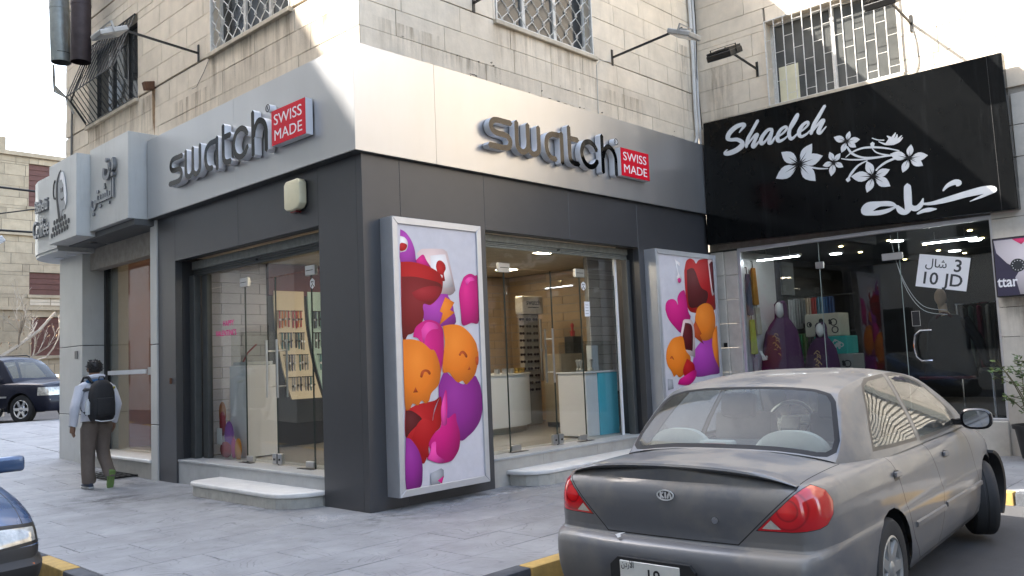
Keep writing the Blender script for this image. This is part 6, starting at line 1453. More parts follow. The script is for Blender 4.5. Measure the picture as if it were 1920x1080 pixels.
TYRE = pm('tyre rubber', (.022, .022, .023), .8, var=.15, scale=10)
RIM = pm('dusty alloy rim', (.36, .36, .35), .4, metal=.55, var=.12)
def wheel(parent, u, v, r, side, steer=0.0, spokes=6, rim=RIM, hub=.66):
    """wheel centred at (u, v, r) in car space; side = +1 right, -1 left"""
    w = .195
    prof = [(r*hub, -w/2), (r*.9, -w/2), (r*.985, -w*.38), (r, -w*.25), (r, -w*.05), (r*.985, -w*.04), (r*.985, w*.04), (r, w*.05), (r, w*.25), (r*.985, w*.38), (r*.93, w*.47), (r*.8, w/2), (r*hub, w*.46)]
    def put(m):
        cs, sn = math.cos(steer), math.sin(steer)
        m.v = [(u + a*cs - b*side*sn*1.0, v + a*sn + b*side*cs, r + c) for a, b, c in m.v]; return m
    m = MB(); n = 36
    m.lathe(prof, (0, 0, 0), n, 'y'); m.f = [f for f in m.f if len(f) == 4]; m.k = m.k[:len(m.f)]
    ty = put(m).build('wheel', TYRE, parent, smooth=True, local=True)
    m = MB().lathe([(r*hub*1.0, -w*.3), (r*hub, w*.44), (r*hub*.93, w*.47), (r*hub*.86, w*.40), (r*hub*.85, -w*.3)], (0, 0, 0), n, 'y'); m.f = [f for f in m.f if len(f) == 4]; m.k = m.k[:len(m.f)]
    rr = r*hub*.9
    for i in range(spokes):
        a = 2*PI*i/spokes; ca, sa = math.cos(a), math.sin(a)
        P = lambda q, s, y: (q*ca - s*sa, y, q*sa + s*ca)
        h0, h1 = r*.12, r*.085
        m.add([P(.0, -h0, w*.40), P(.0, h0, w*.40), P(rr, h1, w*.44), P(rr, -h1, w*.44), P(.0, -h0*1.2, w*.2), P(.0, h0*1.2, w*.2), P(rr, h1*1.4, w*.28), P(rr, -h1*1.4, w*.28)], [(0, 1, 2, 3), (0, 4, 5, 1), (1, 5, 6, 2), (3, 2, 6, 7), (0, 3, 7, 4)])
    m.lathe([(r*.16, w*.1), (r*.16, w*.42), (r*.1, w*.47)], (0, 0, 0), 14, 'y')
    put(m).build('rim', rim, ty, smooth=True, local=True)
    m = MB().lathe([(r*hub*.86, w*.05), (r*hub*.86, w*.06)], (0, 0, 0), 20, 'y'); put(m).build('brake_disc', pm('dark brake disc', (.05, .048, .045), .5, metal=.4), ty, local=True)
    return ty
def arch(bm, u, r, wc, vmin=.45):
    pts = [(u + r*math.cos(2*PI*i/22), wc + r*math.sin(2*PI*i/22)) for i in range(22)]
    pl = poly_planes(pts, 'uw')
    lay = bm.faces.layers.int['part']
    region(bm, lay, pl, lambda c: abs(c.y) > vmin and abs(c.x - u) < r*1.5 and c.z < wc + r*1.35, 99)
    bmesh.ops.delete(bm, geom=[f for f in bm.faces if f[lay] == 99], context='FACES')
def arch_liner(root, u, r, wc, v0, v1):
    for s in (1, -1):
        m = MB(); n = 18; o = 0
        for i in range(n + 1):
            a = PI*i/n*1.16 - PI*.08
            for v in (v0, v1 - .012): m.v.append((u + r*math.cos(a), s*v, wc + r*math.sin(a)))
        for i in range(n): m.f.append((2*i, 2*i + 1, 2*i + 3, 2*i + 2)); m.k.append(0)
        m.v.append((u, s*v0, wc)); c = len(m.v) - 1
        for i in range(n): m.f.append((2*i, 2*i + 2, c)); m.k.append(0)
        m.build('arch_liner', BLACK, root, local=True, fix=False)

GAP = pm('dark panel gap', (.008, .008, .008), .8)
# --------------------------------------------------------------- the grey sedan
car = thing('parked_car', 'dusty dark grey sedan with red tail lights parked nose towards the black sign shop', 'car', (-1.37, -4.446, -.112), rot=(0, R(-.55), R(3.34)))
PAINT = paint_mat('dusty grey car paint', (.125, .131, .145), dust=(.27, .24, .195), damt=.68, metal=.38, rough=.42, coat=.4)
kia = dict(L=4.46, us=[.04, .06, .09, .14, .2, .28, .38, .5, .65, .8, 1.0, 1.25, 1.5, 1.8, 2.2, 2.6, 3.0, 3.3, 3.55, 3.8, 4.0, 4.12, 4.22, 4.3, 4.36, 4.4],
    ws=[.16, .19, .25, .32, .40, .47, .53, .565, .585, .597, .61, .64, .68, .74, .80, .85, .885, .91, .925], crown=.075,
    side=[(.16, .74), (.2, .80), (.28, .842), (.4, .856), (.53, .86), (.585, .858), (.61, .852), (.7, .850), (.8, .842), (.87, .825), (.905, .80), (.925, .765)],
    top=[(0, .975), (.1, .982), (.3, .992), (.8, 1.003), (2, 1.0), (3.2, .985), (3.5, .955), (4.0, .86), (4.25, .78), (4.46, .66)],
    plan=[(.04, .855), (.06, .885), (.1, .915), (.2, .95), (.4, .975), (.8, .993), (1.2, 1), (3.4, 1), (3.8, .985), (4.1, .94), (4.3, .86), (4.46, .74)],
    rear=[(.16, .13), (.25, .06), (.36, .015), (.47, 0), (.53, .004), (.575, .02), (.59, .05), (.60, .085), (.63, .09), (.7, .085), (.8, .08), (.88, .095), (.925, .13)],
    front=[(.16, -.1), (.3, -.02), (.5, 0), (.7, -.05), (.925, -.12)], rcrown=.05, fcrown=.10)
rows = lower_shell(kia)
bm = grid_mesh(rows); mirror_bm(bm); bm.faces.layers.int.new('part')
lay = bm.faces.layers.int['part']
arch(bm, 1.16, .345, .30); arch(bm, 3.73, .345, .30)
bmesh.ops.delete(bm, geom=[f for f in bm.faces if abs(f.calc_center_median().y) < .62 and .95 < f.calc_center_median().x < 3.3 and f.calc_center_median().z > .9], context='FACES')
# front doors, rear doors (seams), trunk lid, bumper, lamps
fd = poly_planes([(2.0, .98), (3.12, .98), (3.16, .90), (3.50, .60), (3.36, .30), (3.2, .235), (2.0, .235)], 'uw')
rd = poly_planes([(1.10, .98), (2.06, .98), (2.10, .92), (2.32, .62), (2.28, .42), (2.16, .235), (1.64, .235), (1.56, .40), (1.12, .84)], 'uw')
tl = [((0, .697, -.717), -.151), ((0, -.697, -.717), -.151), ((0, 0, -1), -.603), ((1, 0, 0), .80), ((0, 1, 0), .70), ((0, -1, 0), .70)]
for s in (1, -1):
    sd = (lambda q: (lambda c: c.y*q > .5 and .9 < c.x < 3.7))(s)
    region(bm, lay, fd, sd, 3); region(bm, lay, inset(fd, .006), sd, 4 + (s < 0))
    region(bm, lay, rd, sd, 3); region(bm, lay, inset(rd, .006), sd, 6 + (s < 0))
sb = lambda c: c.x < .95 and c.z > .5
region(bm, lay, tl, sb, 3); region(bm, lay, inset(tl, .006), sb, 8)
for s in (1, -1):
    lp = [((0, -.697, .717), .143), ((0, .118, -1), -.606)] + poly_planes([(-1, .60), (-1, .938), (.14, .938), (.24, .922), (.32, .88), (.355, .82), (.33, .755), (.26, .712), (.15, .69)], 'uw')
    q = lp if s > 0 else mir(lp); sl_ = (lambda z: (lambda c: c.y*z > .3 and c.x < .6 and .6 < c.z < .97))(s)
    region(bm, lay, q, sl_, 3, only=(0, 3)); region(bm, lay, inset(q, .004), sl_, 10 + (s < 0), only=(3, 0))
    rl = [((0, .45, .893), .93), ((0, -1, 0), -.45)]
    rl = inset(q, .014) + ([((0, 1, 1.1), 1.40)] if s > 0 else [((0, -1, 1.1), 1.40)])
    region(bm, lay, rl, sl_, 12 + (s < 0), only=(10 + (s < 0),))
bp = [((0, 0, 1), .5955), ((1, 0, 0), .82)]
region(bm, lay, bp, lambda c: c.x < 1.1 and c.z < .75, 14, only=(0,))
# push the seam strips inwards a little
seam = {v for f in bm.faces if f[lay] == 3 for v in f.verts} - {v for f in bm.faces if f[lay] != 3 for v in f.verts}
LENS = pm('red lamp lens', (.62, .008, .014), .12, var=.12, scale=20, coat=.8)
def lens_rings(m):
    nt = m.node_tree; N = nt.nodes; L = nt.links; b = N['Principled BSDF']
    tc = N.new('ShaderNodeTexCoord'); ab = N.new('ShaderNodeVectorMath'); ab.operation = 'ABSOLUTE'; L.new(tc.outputs['Object'], ab.inputs[0])
    mk = N.new('ShaderNodeVectorMath'); mk.operation = 'MULTIPLY'; mk.inputs[1].default_value = (0, 1, 1); L.new(ab.outputs[0], mk.inputs[0])
    di = N.new('ShaderNodeVectorMath'); di.operation = 'DISTANCE'; di.inputs[1].default_value = (0, .665, .795); L.new(mk.outputs[0], di.inputs[0])
    rp = N.new('ShaderNodeValToRGB'); e = rp.color_ramp.elements
    e[0].position = 0; e[0].color = (.75, .02, .02, 1); e[1].position = .16; e[1].color = (.45, .005, .01, 1)
    for p, c in ((.045, (.55, .008, .012, 1)), (.05, (.22, .002, .006, 1)), (.058, (.62, .01, .015, 1)), (.088, (.52, .006, .012, 1)), (.093, (.24, .002, .006, 1)), (.10, (.5, .006, .012, 1))): q = e.new(p); q.color = c
    L.new(di.outputs['Value'], rp.inputs[0]); L.new(rp.outputs[0], b.inputs['Base Color'])
lens_rings(LENS)
LENS_W = pm('clear reversing lens', (.45, .42, .38), .2, var=.15, scale=60, coat=.6)
parts = split_parts(bm, lay, car, {0: ('body', PAINT), 3: ('panel_gap', GAP), 4: ('door', PAINT), 5: ('door', PAINT), 6: ('door', PAINT), 7: ('door', PAINT), 8: ('boot_lid', PAINT), 10: ('tail_lamp', LENS), 11: ('tail_lamp', LENS), 12: ('reversing_lens', LENS_W), 13: ('reversing_lens', LENS_W), 14: ('bumper', PAINT)})
bm.free()
for i, l in ((12, 10), (13, 11)):
    if i in parts and l in parts: parts[i].parent = parts[l]
# greenhouse
def greenhouse(sp):
    rows = []
    for u in sp['us']:
        h = interp(sp['h'], u); vb = interp(sp['vb'], u); wb = interp(sp['wb'], u) if isinstance(sp['wb'], list) else sp['wb']
        hs = max(wb + .012, h - sp['cr']); row = []
        for f in (0, .12, .3, .5, .7, .85, .95): row.append((u, vb - sp['tum']*max(0, (hs - wb)*f/.5)**1.25, wb + (hs - wb)*f))
        vr = vb - sp['tum']*max(0, (hs - wb)/.5)**1.25 
        for f in (.985, .96, .92, .85, .7, .5, .25, 0): row.append((u, (vr - .0)*f, hs + (h - hs)*(1 - f**3.2)))
        rows.append(row)
    bm = grid_mesh(rows); mirror_bm(bm); bm.faces.layers.int.new('part')
    return bm
gh = dict(us=[.78, .82, .87, .92, .98, 1.04, 1.10, 1.15, 1.19, 1.24, 1.32, 1.42, 1.55, 1.7, 1.85, 2.0, 2.2, 2.4, 2.6, 2.75, 2.85, 2.92, 3.0, 3.1, 3.2, 3.3, 3.4, 3.5, 3.58],
    h=[(.78, 1.0), (.84, 1.045), (1.0, 1.2), (1.1, 1.295), (1.17, 1.345), (1.25, 1.375), (1.45, 1.405), (1.8, 1.43), (2.1, 1.435), (2.4, 1.425), (2.7, 1.39), (2.85, 1.35), (3.0, 1.28), (3.58, .955)],
    vb=[(.78, .69), (.95, .735), (1.2, .775), (1.6, .80), (3.0, .80), (3.3, .785), (3.58, .74)], wb=.915, cr=.05, tum=.245)
bm = greenhouse(gh); lay = bm.faces.layers.int['part']
rg = poly_planes([(.788, .57), (.80, .63), (.84, .672), (.91, .672), (1.12, .592), (1.175, .545), (1.195, .45), (1.195, -.45), (1.175, -.545), (1.12, -.592), (.91, -.672), (.84, -.672), (.80, -.63), (.788, -.57)], 'uv')
region(bm, lay, rg, lambda c: c.x < 1.3 and abs(c.y) < .75, 2); region(bm, lay, inset(rg, .03), lambda c: c.x < 1.3 and abs(c.y) < .75, 1, only=(2,))
ws_ = poly_planes([(2.88, .48), (2.86, 0), (2.88, -.48), (3.50, -.66), (3.54, 0), (3.50, .66)], 'uv')
region(bm, lay, ws_, lambda c: c.x > 2.7, 3)
rw = [(1.235, .985), (1.30, 1.07), (1.52, 1.275), (1.60, 1.325), (1.72, 1.352), (2.10, 1.362), (2.05, 1.15), (2.0, .965)]
fwn = [(2.10, .955), (2.14, 1.15), (2.20, 1.362), (2.42, 1.358), (2.62, 1.325), (2.78, 1.27), (3.10, 1.04), (3.16, .955)]
for s in (1, -1):
    sd = (lambda q: (lambda c: c.y*q > .42 and 1.0 < c.x < 3.4))(s)
    for pg, tg in ((rw, 5), (fwn, 7)):
        pl = poly_planes(pg, 'uw')
        region(bm, lay, inset(pl, -.022), sd, 4 if s > 0 else 14, only=(0,)); region(bm, lay, pl, sd, tg + (s < 0), only=(4, 14, 0))
CARGLASS = glass('car glass', (.62, .66, .63), 1.5, dirt=.08, dcol=(.42, .39, .34), gain=1.1)
CARGLASS_R = glass('dusty rear screen', (.62, .67, .66), 1.5, dirt=.09, dcol=(.42, .41, .37), gain=.8)
FRIT = pm('black glass border', (.011, .011, .012), .45, spec=.2)
TRIM = pm('black window trim', (.035, .033, .032), .45, var=.15)
parts = split_parts(bm, lay, car, {0: ('roof', PAINT), 1: ('rear_window', CARGLASS_R), 2: ('window_border', FRIT), 3: ('windscreen', CARGLASS), 4: ('window_trim', TRIM), 14: ('window_trim', TRIM), 5: ('side_window', CARGLASS), 6: ('side_window', CARGLASS), 7: ('side_window', CARGLASS), 8: ('side_window', CARGLASS)})
bm.free()
arch_liner(car, 1.16, .35, .30, .5, .84); arch_liner(car, 3.73, .35, .30, .5, .84)
bx('underbody', BLACK, car, .25, 4.2, -.66, .66, .15, .24, local=True)
wheel(car, 1.16, .745, .295, 1, spokes=7); wheel(car, 1.16, -.745, .295, -1, spokes=7)
wheel(car, 3.73, .765, .295, 1, steer=R(24), spokes=7); wheel(car, 3.73, -.765, .295, -1, steer=R(24), spokes=7)
# spoiler lip, emblem, lock, plate
m = MB(); n = 24; sec = [(0, .004), (-.018, .012), (-.028, .024), (-.022, .036), (.0, .042), (.12, .034), (.22, .010)]
for i in range(n + 1):
    f = -1 + 2*i/n; v = .70*f; e = 1 - .92*abs(f)**5
    for a, b in sec: m.v.append((.115 + .055*abs(f)**3 + a*(.5 + .5*e), v, .934 + .03*(1 - f*f) - .026*abs(f)**4 + b*e))
k = len(sec)
for i in range(n):
    for j in range(k): m.f.append((i*k + j, i*k + (j + 1) % k, (i + 1)*k + (j + 1) % k, (i + 1)*k + j)); m.k.append(0)
m.f += [tuple(range(k)), tuple(n*k + j for j in range(k))]; m.k += [0, 0]
m.build('spoiler', PAINT, car, smooth=True, local=True, angle=45)
FR = lambda s, z, d: (.105 - d, -s, z)
EM = lambda s, z, d: (.066 - d, -s, z)
ell = lambda a, b, n=28: [(a*math.cos(2*PI*i/n), .835 + b*math.sin(2*PI*i/n)) for i in range(n)]
EMB = pm('bright emblem metal', (.72, .72, .72), .4, metal=.3)
em = MB().prism(ell(.052, .028), EM, -.02, .004).build('emblem', pm('dark emblem', (.045, .045, .05), .4), car, local=True)
MB().ribbon([(.050*math.cos(a), .835 + .0265*math.sin(a), .003) for a in [2*PI*i/24 for i in range(25)]], EM, .004, .009).build('emblem_rim', EMB, em, local=True)
m = MB(); 
for st in ([(-.030, .85, .003), (-.030, .82, .003)], [(-.014, .85, .003), (-.028, .835, .003), (-.013, .82, .003)], [(.0, .85, .003), (.0, .82, .003)], [(.013, .82, .003), (.024, .85, .003), (.035, .82, .003)]): m.ribbon([(a, b, .0045) for a, b, w in st], EM, .004, .008, sub=2)
m.build('emblem_letters', EMB, em, local=True)
MB().lathe([(.017, -.02), (.017, .012), (.010, .014)], (.073, -.29, .725), 16, 'x').build('boot_lock', CHROME, car, local=True)
PL = lambda s, z, d: (-.062 - d, -s, z)
MB().prism([(-.30, .33), (-.30, .46), (-.25, .505), (.19, .505), (.22, .47), (.22, .33)], PL, -.02, .006).build('plate_recess', BLACK, car, local=True)
pl = MB().prism([(-.235, .33), (.135, .33), (.135, .49), (-.235, .49)], PL, .0065, .012).build('number_plate', pm('white plate', (.60, .60, .57), .4, var=.06), car, local=True, bevel=.003)
m = MB(); MB().text('18', .105, PL, -.075, .385, .0122, .0135, bold=.012, sx=.9).build('plate_digits', BLACK, pl, local=True); m.text('\ufee5\ufe94\ufea9\ufead\ufef7\ufe8d'[::-1][:0] + '\ufee5\ufea9\ufead\ufef7\ufe8d', .05, PL, -.225, .455, .0122, .0135, sx=.7); m.build('plate_print', BLACK, pl, local=True)
# handles, mouldings, mirrors, fuel seam
for s in (1, -1):
    for u, w in ((1.34, .80), (2.47, .785)):
        f = lambda a, b, d: (a, s*(.838 + d), b)
        h = MB().prism([(u + .055*math.cos(a), w + .042*math.sin(a)) for a in [2*PI*i/16 for i in range(16)]], f, -.01, .006).build('door_handle', BLACK_M, car, local=True)
        MB().prism([(u - .06, w + .005), (u + .06, w - .002), (u + .055, w + .03), (u - .055, w + .037)], f, .004, .022).build('handle_grip', PAINT, h, local=True, bevel=.005)
    for a, b in ((1.60, 2.30), (2.34, 3.42)):
        m = MB().add([(a, s*.856, .455), (b, s*.856, .445), (b, s*.872, .452), (a, s*.872, .462), (a, s*.856, .495), (b, s*.856, .485), (b, s*.872, .478), (a, s*.872, .488)], [(0, 1, 2, 3), (4, 7, 6, 5), (3, 2, 6, 7), (0, 3, 7, 4), (1, 5, 6, 2)])
        m.build('side_moulding', PAINT, car, local=True)
    # door mirror: shell with the mirror glass facing back
    c = Vector((3.02, s*.955, 1.0)); o = []
    m = MB(); secs = [(-.055, .096, .066), (-.045, .108, .078), (.0, .105, .076), (.05, .085, .06), (.085, .04, .03)]
    for du, a, b in secs:
        for i in range(20):
            t_ = 2*PI*i/20; x = abs(math.cos(t_))**.7*(1 if math.cos(t_) > 0 else -1); z = abs(math.sin(t_))**.7*(1 if math.sin(t_) > 0 else -1)
            m.v.append((c.x + du, c.y + a*x, c.z + b*z))
    for i in range(len(secs) - 1):
        for j in range(20): m.f.append((i*20 + j, i*20 + (j + 1) % 20, (i + 1)*20 + (j + 1) % 20, (i + 1)*20 + j)); m.k.append(0)
    m.f.append(tuple(80 + j for j in range(20))); m.k.append(0)
    m.obox((3.06, s*.83, .97), ((1, 0, 0), (0, 1, 0), (0, 0, 1)), (.03, .06, .022))
    mh = m.build('door_mirror', pm('black mirror shell', (.018, .018, .02), .2, coat=.5), car, smooth=True, local=True)
    m = MB(); m.v = [(c.x - .046, c.y + .088*abs(math.cos(t_))**.7*(1 if math.cos(t_) > 0 else -1), c.z + .062*abs(math.sin(t_))**.7*(1 if math.sin(t_) > 0 else -1)) for t_ in [2*PI*i/20 for i in range(20)]]; m.f = [tuple(range(20))]; m.k = [0]
    m.build('mirror_glass', pm('mirror glass', (.75, .78, .82), .03, metal=1.0, var=.02), mh, local=True)
m = MB(); n = 12
for i in range(n + 1):
    a = R(-28 + 92*i/n); rr_ = .375 + .045*math.sin(PI*i/n)
    for q, v in ((rr_, -.76), (rr_, -.865), (rr_ + .022, -.875), (rr_ + .03, -.77)): m.v.append((3.73 + q*math.cos(a), v - .02*math.sin(PI*i/n), .30 + q*math.sin(a)))
for i in range(n):
    for q in range(4): m.f.append((4*i + q, 4*i + (q + 1) % 4, 4*i + 4 + (q + 1) % 4, 4*i + 4 + q)); m.k.append(0)
m.f += [(0, 1, 2, 3), (4*n, 4*n + 1, 4*n + 2, 4*n + 3)]; m.k += [0, 0]
m.build('loose_arch_liner', BLACK, car, smooth=True, local=True)
# inside: seats, cushions, dashboard, wheel
SEAT = pm('grey seat cloth', (.15, .15, .16), .9, var=.1)
for v in (-.36, .36):
    MB().obox((2.15, v, .50), ((1, 0, .06), (0, 1, 0), (-.06, 0, 1)), (.26, .24, .09)).build('seat', SEAT, car, local=True, bevel=.04, seg=2, smooth=True)
    MB().obox((1.86, v, .82), ((.2, 0, 1), (0, 1, 0), (1, 0, -.2)), (.32, .23, .07)).build('seat_back', SEAT, car, local=True, bevel=.045, seg=2, smooth=True)
    MB().obox((1.80, v, 1.19), ((.2, 0, 1), (0, 1, 0), (1, 0, -.2)), (.09, .13, .045)).build('headrest', SEAT, car, local=True, bevel=.03, seg=2, smooth=True)
MB().obox((1.22, 0, .76), ((.3, 0, 1), (0, 1, 0), (1, 0, -.3)), (.25, .60, .08)).build('rear_seat', SEAT, car, local=True, bevel=.05, seg=2, smooth=True)
bx('parcel_shelf', pm('grey parcel shelf', (.10, .10, .10), .9), car, .82, 1.16, -.62, .62, .955, .975, local=True)
PALE = pm('pale headrest cover', (.55, .55, .50), .8, var=.08)
for v, w in ((-.36, .24), (.40, .23)):
    m = MB(); n = 14
    for i in range(n + 1):
        f = -1 + 2*i/n; e = max(0.0, 1 - abs(f)**3.0)
        for a, b in ((-.05, .0), (-.055, .06), (-.03, .125), (.03, .125), (.055, .06), (.05, 0)): m.v.append((.98 + a*(.4 + .6*e), v + w*f, .976 + b*(.15 + .85*e)))
    for i in range(n):
        for j in range(6): m.f.append((i*6 + j, i*6 + (j + 1) % 6, i*6 + 6 + (j + 1) % 6, i*6 + 6 + j)); m.k.append(0)
    m.f += [tuple(range(6)), tuple(n*6 + j for j in range(6))]; m.k += [0, 0]
    m.build('rear_headrest', PALE, car, smooth=True, local=True, angle=50)
bl = MB().box(.885, .985, .0, .22, .977, 1.035).build('high_brake_lamp', PALE, car, local=True, bevel=.015, seg=2, smooth=True); MB().box(.872, .884, .03, .17, .988, 1.022).build('brake_lens', pm('faded red lens', (.35, .10, .09), .3), bl, local=True)
MB().obox((3.15, 0, .86), ((1, 0, 0), (0, 1, 0), (0, 0, 1)), (.28, .70, .12)).build('dashboard', pm('dark dashboard', (.05, .05, .05), .8), car, local=True, bevel=.06, seg=2, smooth=True)
c = Vector((2.72, .36, .98)); ax = Vector((-.85, 0, .5)).normalized(); e1 = Vector((0, 1, 0)); e2 = ax.cross(e1)
sw = MB().tube([c + (e1*math.cos(2*PI*i/24) + e2*math.sin(2*PI*i/24))*.185 for i in range(25)], .017, 8).build('steering_wheel', pm('steering wheel cover', (.30, .30, .30), .4), car, smooth=True, local=True)
MB().obox(c - ax*.02, (e1, e2, ax), (.08, .06, .02)).obox(c - ax*.02, (e1, e2, ax), (.18, .015, .008)).build('steering_boss', pm('silver boss', (.5, .5, .5), .4), sw, local=True, bevel=.01)
MB().obox((2.80, 0, 1.30), ((0, 1, 0), (0, 0, 1), (1, 0, 0)), (.11, .03, .012)).build('inside_mirror', BLACK, car, local=True)
SC = lambda s, z, d: (-.012 - d, -s, z)
MB().prism([(-.325, .597), (-.30, .606), (-.265, .613), (-.292, .6), (-.283, .59), (-.30, .584), (-.312, .592)], lambda s, z, d: (.012 + max(0, z - .575)*1.1 - d, -s, z), .002, .004).build('paint_chip', pm('bare white primer', (.5, .5, .5), .7), car, local=True)

# --------------------------------------------------------------- blue hatchback at the left edge
hb = thing('parked_car', 'blue hatchback corner with headlight and door mirror at the lower left edge', 'car', (-4.03, -.82, -.12), rot=(0, 0, R(90)))
BLUEP = paint_mat('blue car paint', (.055, .105, .21), damt=.10, metal=.3, rough=.25)
# local u runs from the nose backwards here (u=0 nose)
hbs = dict(L=3.9, us=[.05, .08, .12, .18, .26, .36, .5, .7, 1.0, 1.3, 1.7, 2.2, 2.8, 3.3, 3.6, 3.8],
    ws=[.20, .26, .34, .42, .47, .50, .53, .57, .62, .68, .72, .76, .80, .83], crown=.06,
    side=[(.2, .74), (.3, .79), (.42, .815), (.48, .82), (.51, .80), (.6, .81), (.7, .80), (.78, .775), (.83, .72)],
    top=[(0, .66), (.12, .705), (.3, .77), (.7, .86), (1.2, .925), (2, .95), (3.9, .95)],
    plan=[(.05, .86), (.08, .90), (.14, .935), (.3, .965), (.6, .99), (1.0, 1), (3.9, 1)],
    rear=[(.2, .08), (.34, .01), (.46, 0), (.50, .03), (.53, .06), (.62, .075), (.72, .10), (.83, .17)],
    front=[(.2, 0), (.83, 0)], rcrown=.07, fcrown=.05)
bm = grid_mesh(lower_shell(hbs)); mirror_bm(bm); bm.faces.layers.int.new('part'); lay = bm.faces.layers.int['part']
arch(bm, .80, .32, .29); arch(bm, 3.2, .32, .29)
for s in (1, -1):
    sl_ = (lambda z: (lambda c: c.y*z > .2 and c.x < .5 and c.z > .45))(s)
    hp = [((0, -1, 0), -.36), ((0, .07, -1), -.485), ((0, .05, 1), .655), ((1, .0, 0), .29), ((0, 1, .0), .725)]
    q = hp if s > 0 else mir(hp)
    region(bm, lay, inset(q, -.022), sl_, 3 if s > 0 else 13); region(bm, lay, q, sl_, 1 + (s < 0))
region(bm, lay, [((0, 0, 1), .505), ((1, 0, 0), .62)], lambda c: c.x < .9 and c.z < .7, 4, only=(0, 3, 13))
bon = [((0, 0, -1), -.63), ((0, 1, 0), .665), ((0, -1, 0), .665), ((1, 0, 0), 1.2), ((-1, 0, 0), -.14)]
region(bm, lay, bon, lambda c: c.x < 1.4 and c.z > .55, 5, only=(0,)); region(bm, lay, inset(bon, .006), lambda c: c.x < 1.4 and c.z > .55, 6, only=(5,))
HLENS = pm('headlight lens', (.42, .41, .37), .12, metal=.35, var=.5, scale=9, coat=1.0)
split_parts(bm, lay, hb, {0: ('body', BLUEP), 1: ('headlight', HLENS), 2: ('headlight', HLENS), 3: ('headlight_surround', BLACK_M), 13: ('headlight_surround', BLACK_M), 4: ('bumper', pm('black bumper', (.016, .016, .017), .5)), 5: ('panel_gap', GAP), 6: ('bonnet', BLUEP)})
bm.free()
g2 = dict(us=[1.05, 1.15, 1.3, 1.5, 1.7, 1.9, 2.1, 2.4, 2.8, 3.2, 3.5, 3.7, 3.85], h=[(1.05, .9), (1.5, 1.15), (1.9, 1.34), (2.2, 1.39), (3.0, 1.39), (3.5, 1.30), (3.85, .97)], vb=[(1.05, .70), (1.4, .76), (3.4, .77), (3.85, .70)], wb=.86, cr=.05, tum=.24)
bm = greenhouse(g2); lay = bm.faces.layers.int['part']
region(bm, lay, poly_planes([(1.12, .62), (1.09, 0), (1.12, -.62), (1.80, -.50), (1.84, 0), (1.80, .50)], 'uv'), lambda c: c.x < 2 and abs(c.y) < .7, 1)
for s in (1, -1): region(bm, lay, poly_planes([(1.62, .92), (2.0, 1.28), (2.9, 1.31), (3.3, 1.2), (3.4, .92)], 'uw'), (lambda q: (lambda c: c.y*q > .4))(s), 2 + (s < 0))
split_parts(bm, lay, hb, {0: ('roof', BLUEP), 1: ('windscreen', CARGLASS), 2: ('side_window', CARGLASS), 3: ('side_window', CARGLASS)}); bm.free()
for s in (1, -1): wheel(hb, .80, s*.70, .28, s); wheel(hb, 3.2, s*.70, .28, s)
arch_liner(hb, .80, .325, .29, .45, .80); arch_liner(hb, 3.2, .325, .29, .45, .80)
bx('interior_tub', BLACK, hb, .9, 3.7, -.6, .6, .2, .84, local=True)
for s in (1, -1):
    mm = MB().obox((1.36, s*.90, .955), ((1, 0, 0), (0, 1, 0), (0, 0, 1)), (.05, .105, .062)).build('door_mirror', BLUEP, hb, local=True, bevel=.03, seg=3, smooth=True)
    MB().box(1.34, 1.40, min(s*.74, s*.82), max(s*.74, s*.82), .90, .94).build('mirror_arm', BLACK, mm, local=True)
    MB().box(.055, .075, min(s*.42, s*.70), max(s*.42, s*.70), .355, .40).build('turn_signal', pm('orange lens', (.55, .13, .02), .2), hb, local=True, bevel=.008)
MB().box(.02, .06, -.35, .35, .53, .62).build('grille', BLACK, hb, local=True, bevel=.01)

# --------------------------------------------------------------- SUV on the far street
suv = thing('parked_car', 'dark blue off-roader with chrome grille parked beyond the coffee shop column', 'car', (3.29, 17.75, .33), rot=(0, 0, R(118)))
SUVP = paint_mat('dark blue car paint', (.008, .010, .022), damt=.04, metal=.0, rough=.35, coat=.15)
MATS['dark blue car paint'].node_tree.nodes['Principled BSDF'].inputs['Specular IOR Level'].default_value = .18
sv = dict(L=4.7, us=[.05, .08, .13, .2, .3, .45, .7, 1.0, 1.4, 2.0, 3.0, 4.0, 4.4, 4.6],
    ws=[.32, .40, .50, .58, .64, .70, .78, .86, .94, 1.0, 1.04], crown=.07,
    side=[(.32, .84), (.5, .91), (.7, .93), (.9, .92), (1.0, .89), (1.04, .84)],
    top=[(0, 1.05), (.15, 1.11), (.8, 1.15), (1.3, 1.17), (4.7, 1.17)], plan=[(.05, .88), (.1, .93), (.25, .965), (.6, .99), (1, 1), (4.4, 1), (4.6, .95)],
    rear=[(.32, .08), (.5, .0), (.66, .01), (.72, .05), (.86, .06), (.96, .09), (1.04, .16)], front=[(.32, 0), (1.04, 0)], rcrown=.07, fcrown=.03)
bm = grid_mesh(lower_shell(sv)); mirror_bm(bm); bm.faces.layers.int.new('part'); lay = bm.faces.layers.int['part']
arch(bm, .92, .43, .40); arch(bm, 3.72, .43, .40)
for s in (1, -1):
    sl_ = (lambda z: (lambda c: c.y*z > .2 and c.x < .5 and c.z > .6))(s)
    q = [((0, -1, 0), -.42), ((0, .0, -1), -.74), ((0, .0, 1), .955), ((1, .0, 0), .36)]
    region(bm, lay, q if s > 0 else mir(q), sl_, 1 + (s < 0))
region(bm, lay, [((0, 1, 0), .40), ((0, -1, 0), .40), ((0, 0, -1), -.72), ((0, 0, 1), .97)], lambda c: c.x < .3, 3)
split_parts(bm, lay, suv, {0: ('body', SUVP), 1: ('headlight', HLENS), 2: ('headlight', HLENS), 3: ('grille', BLACK)}); bm.free()
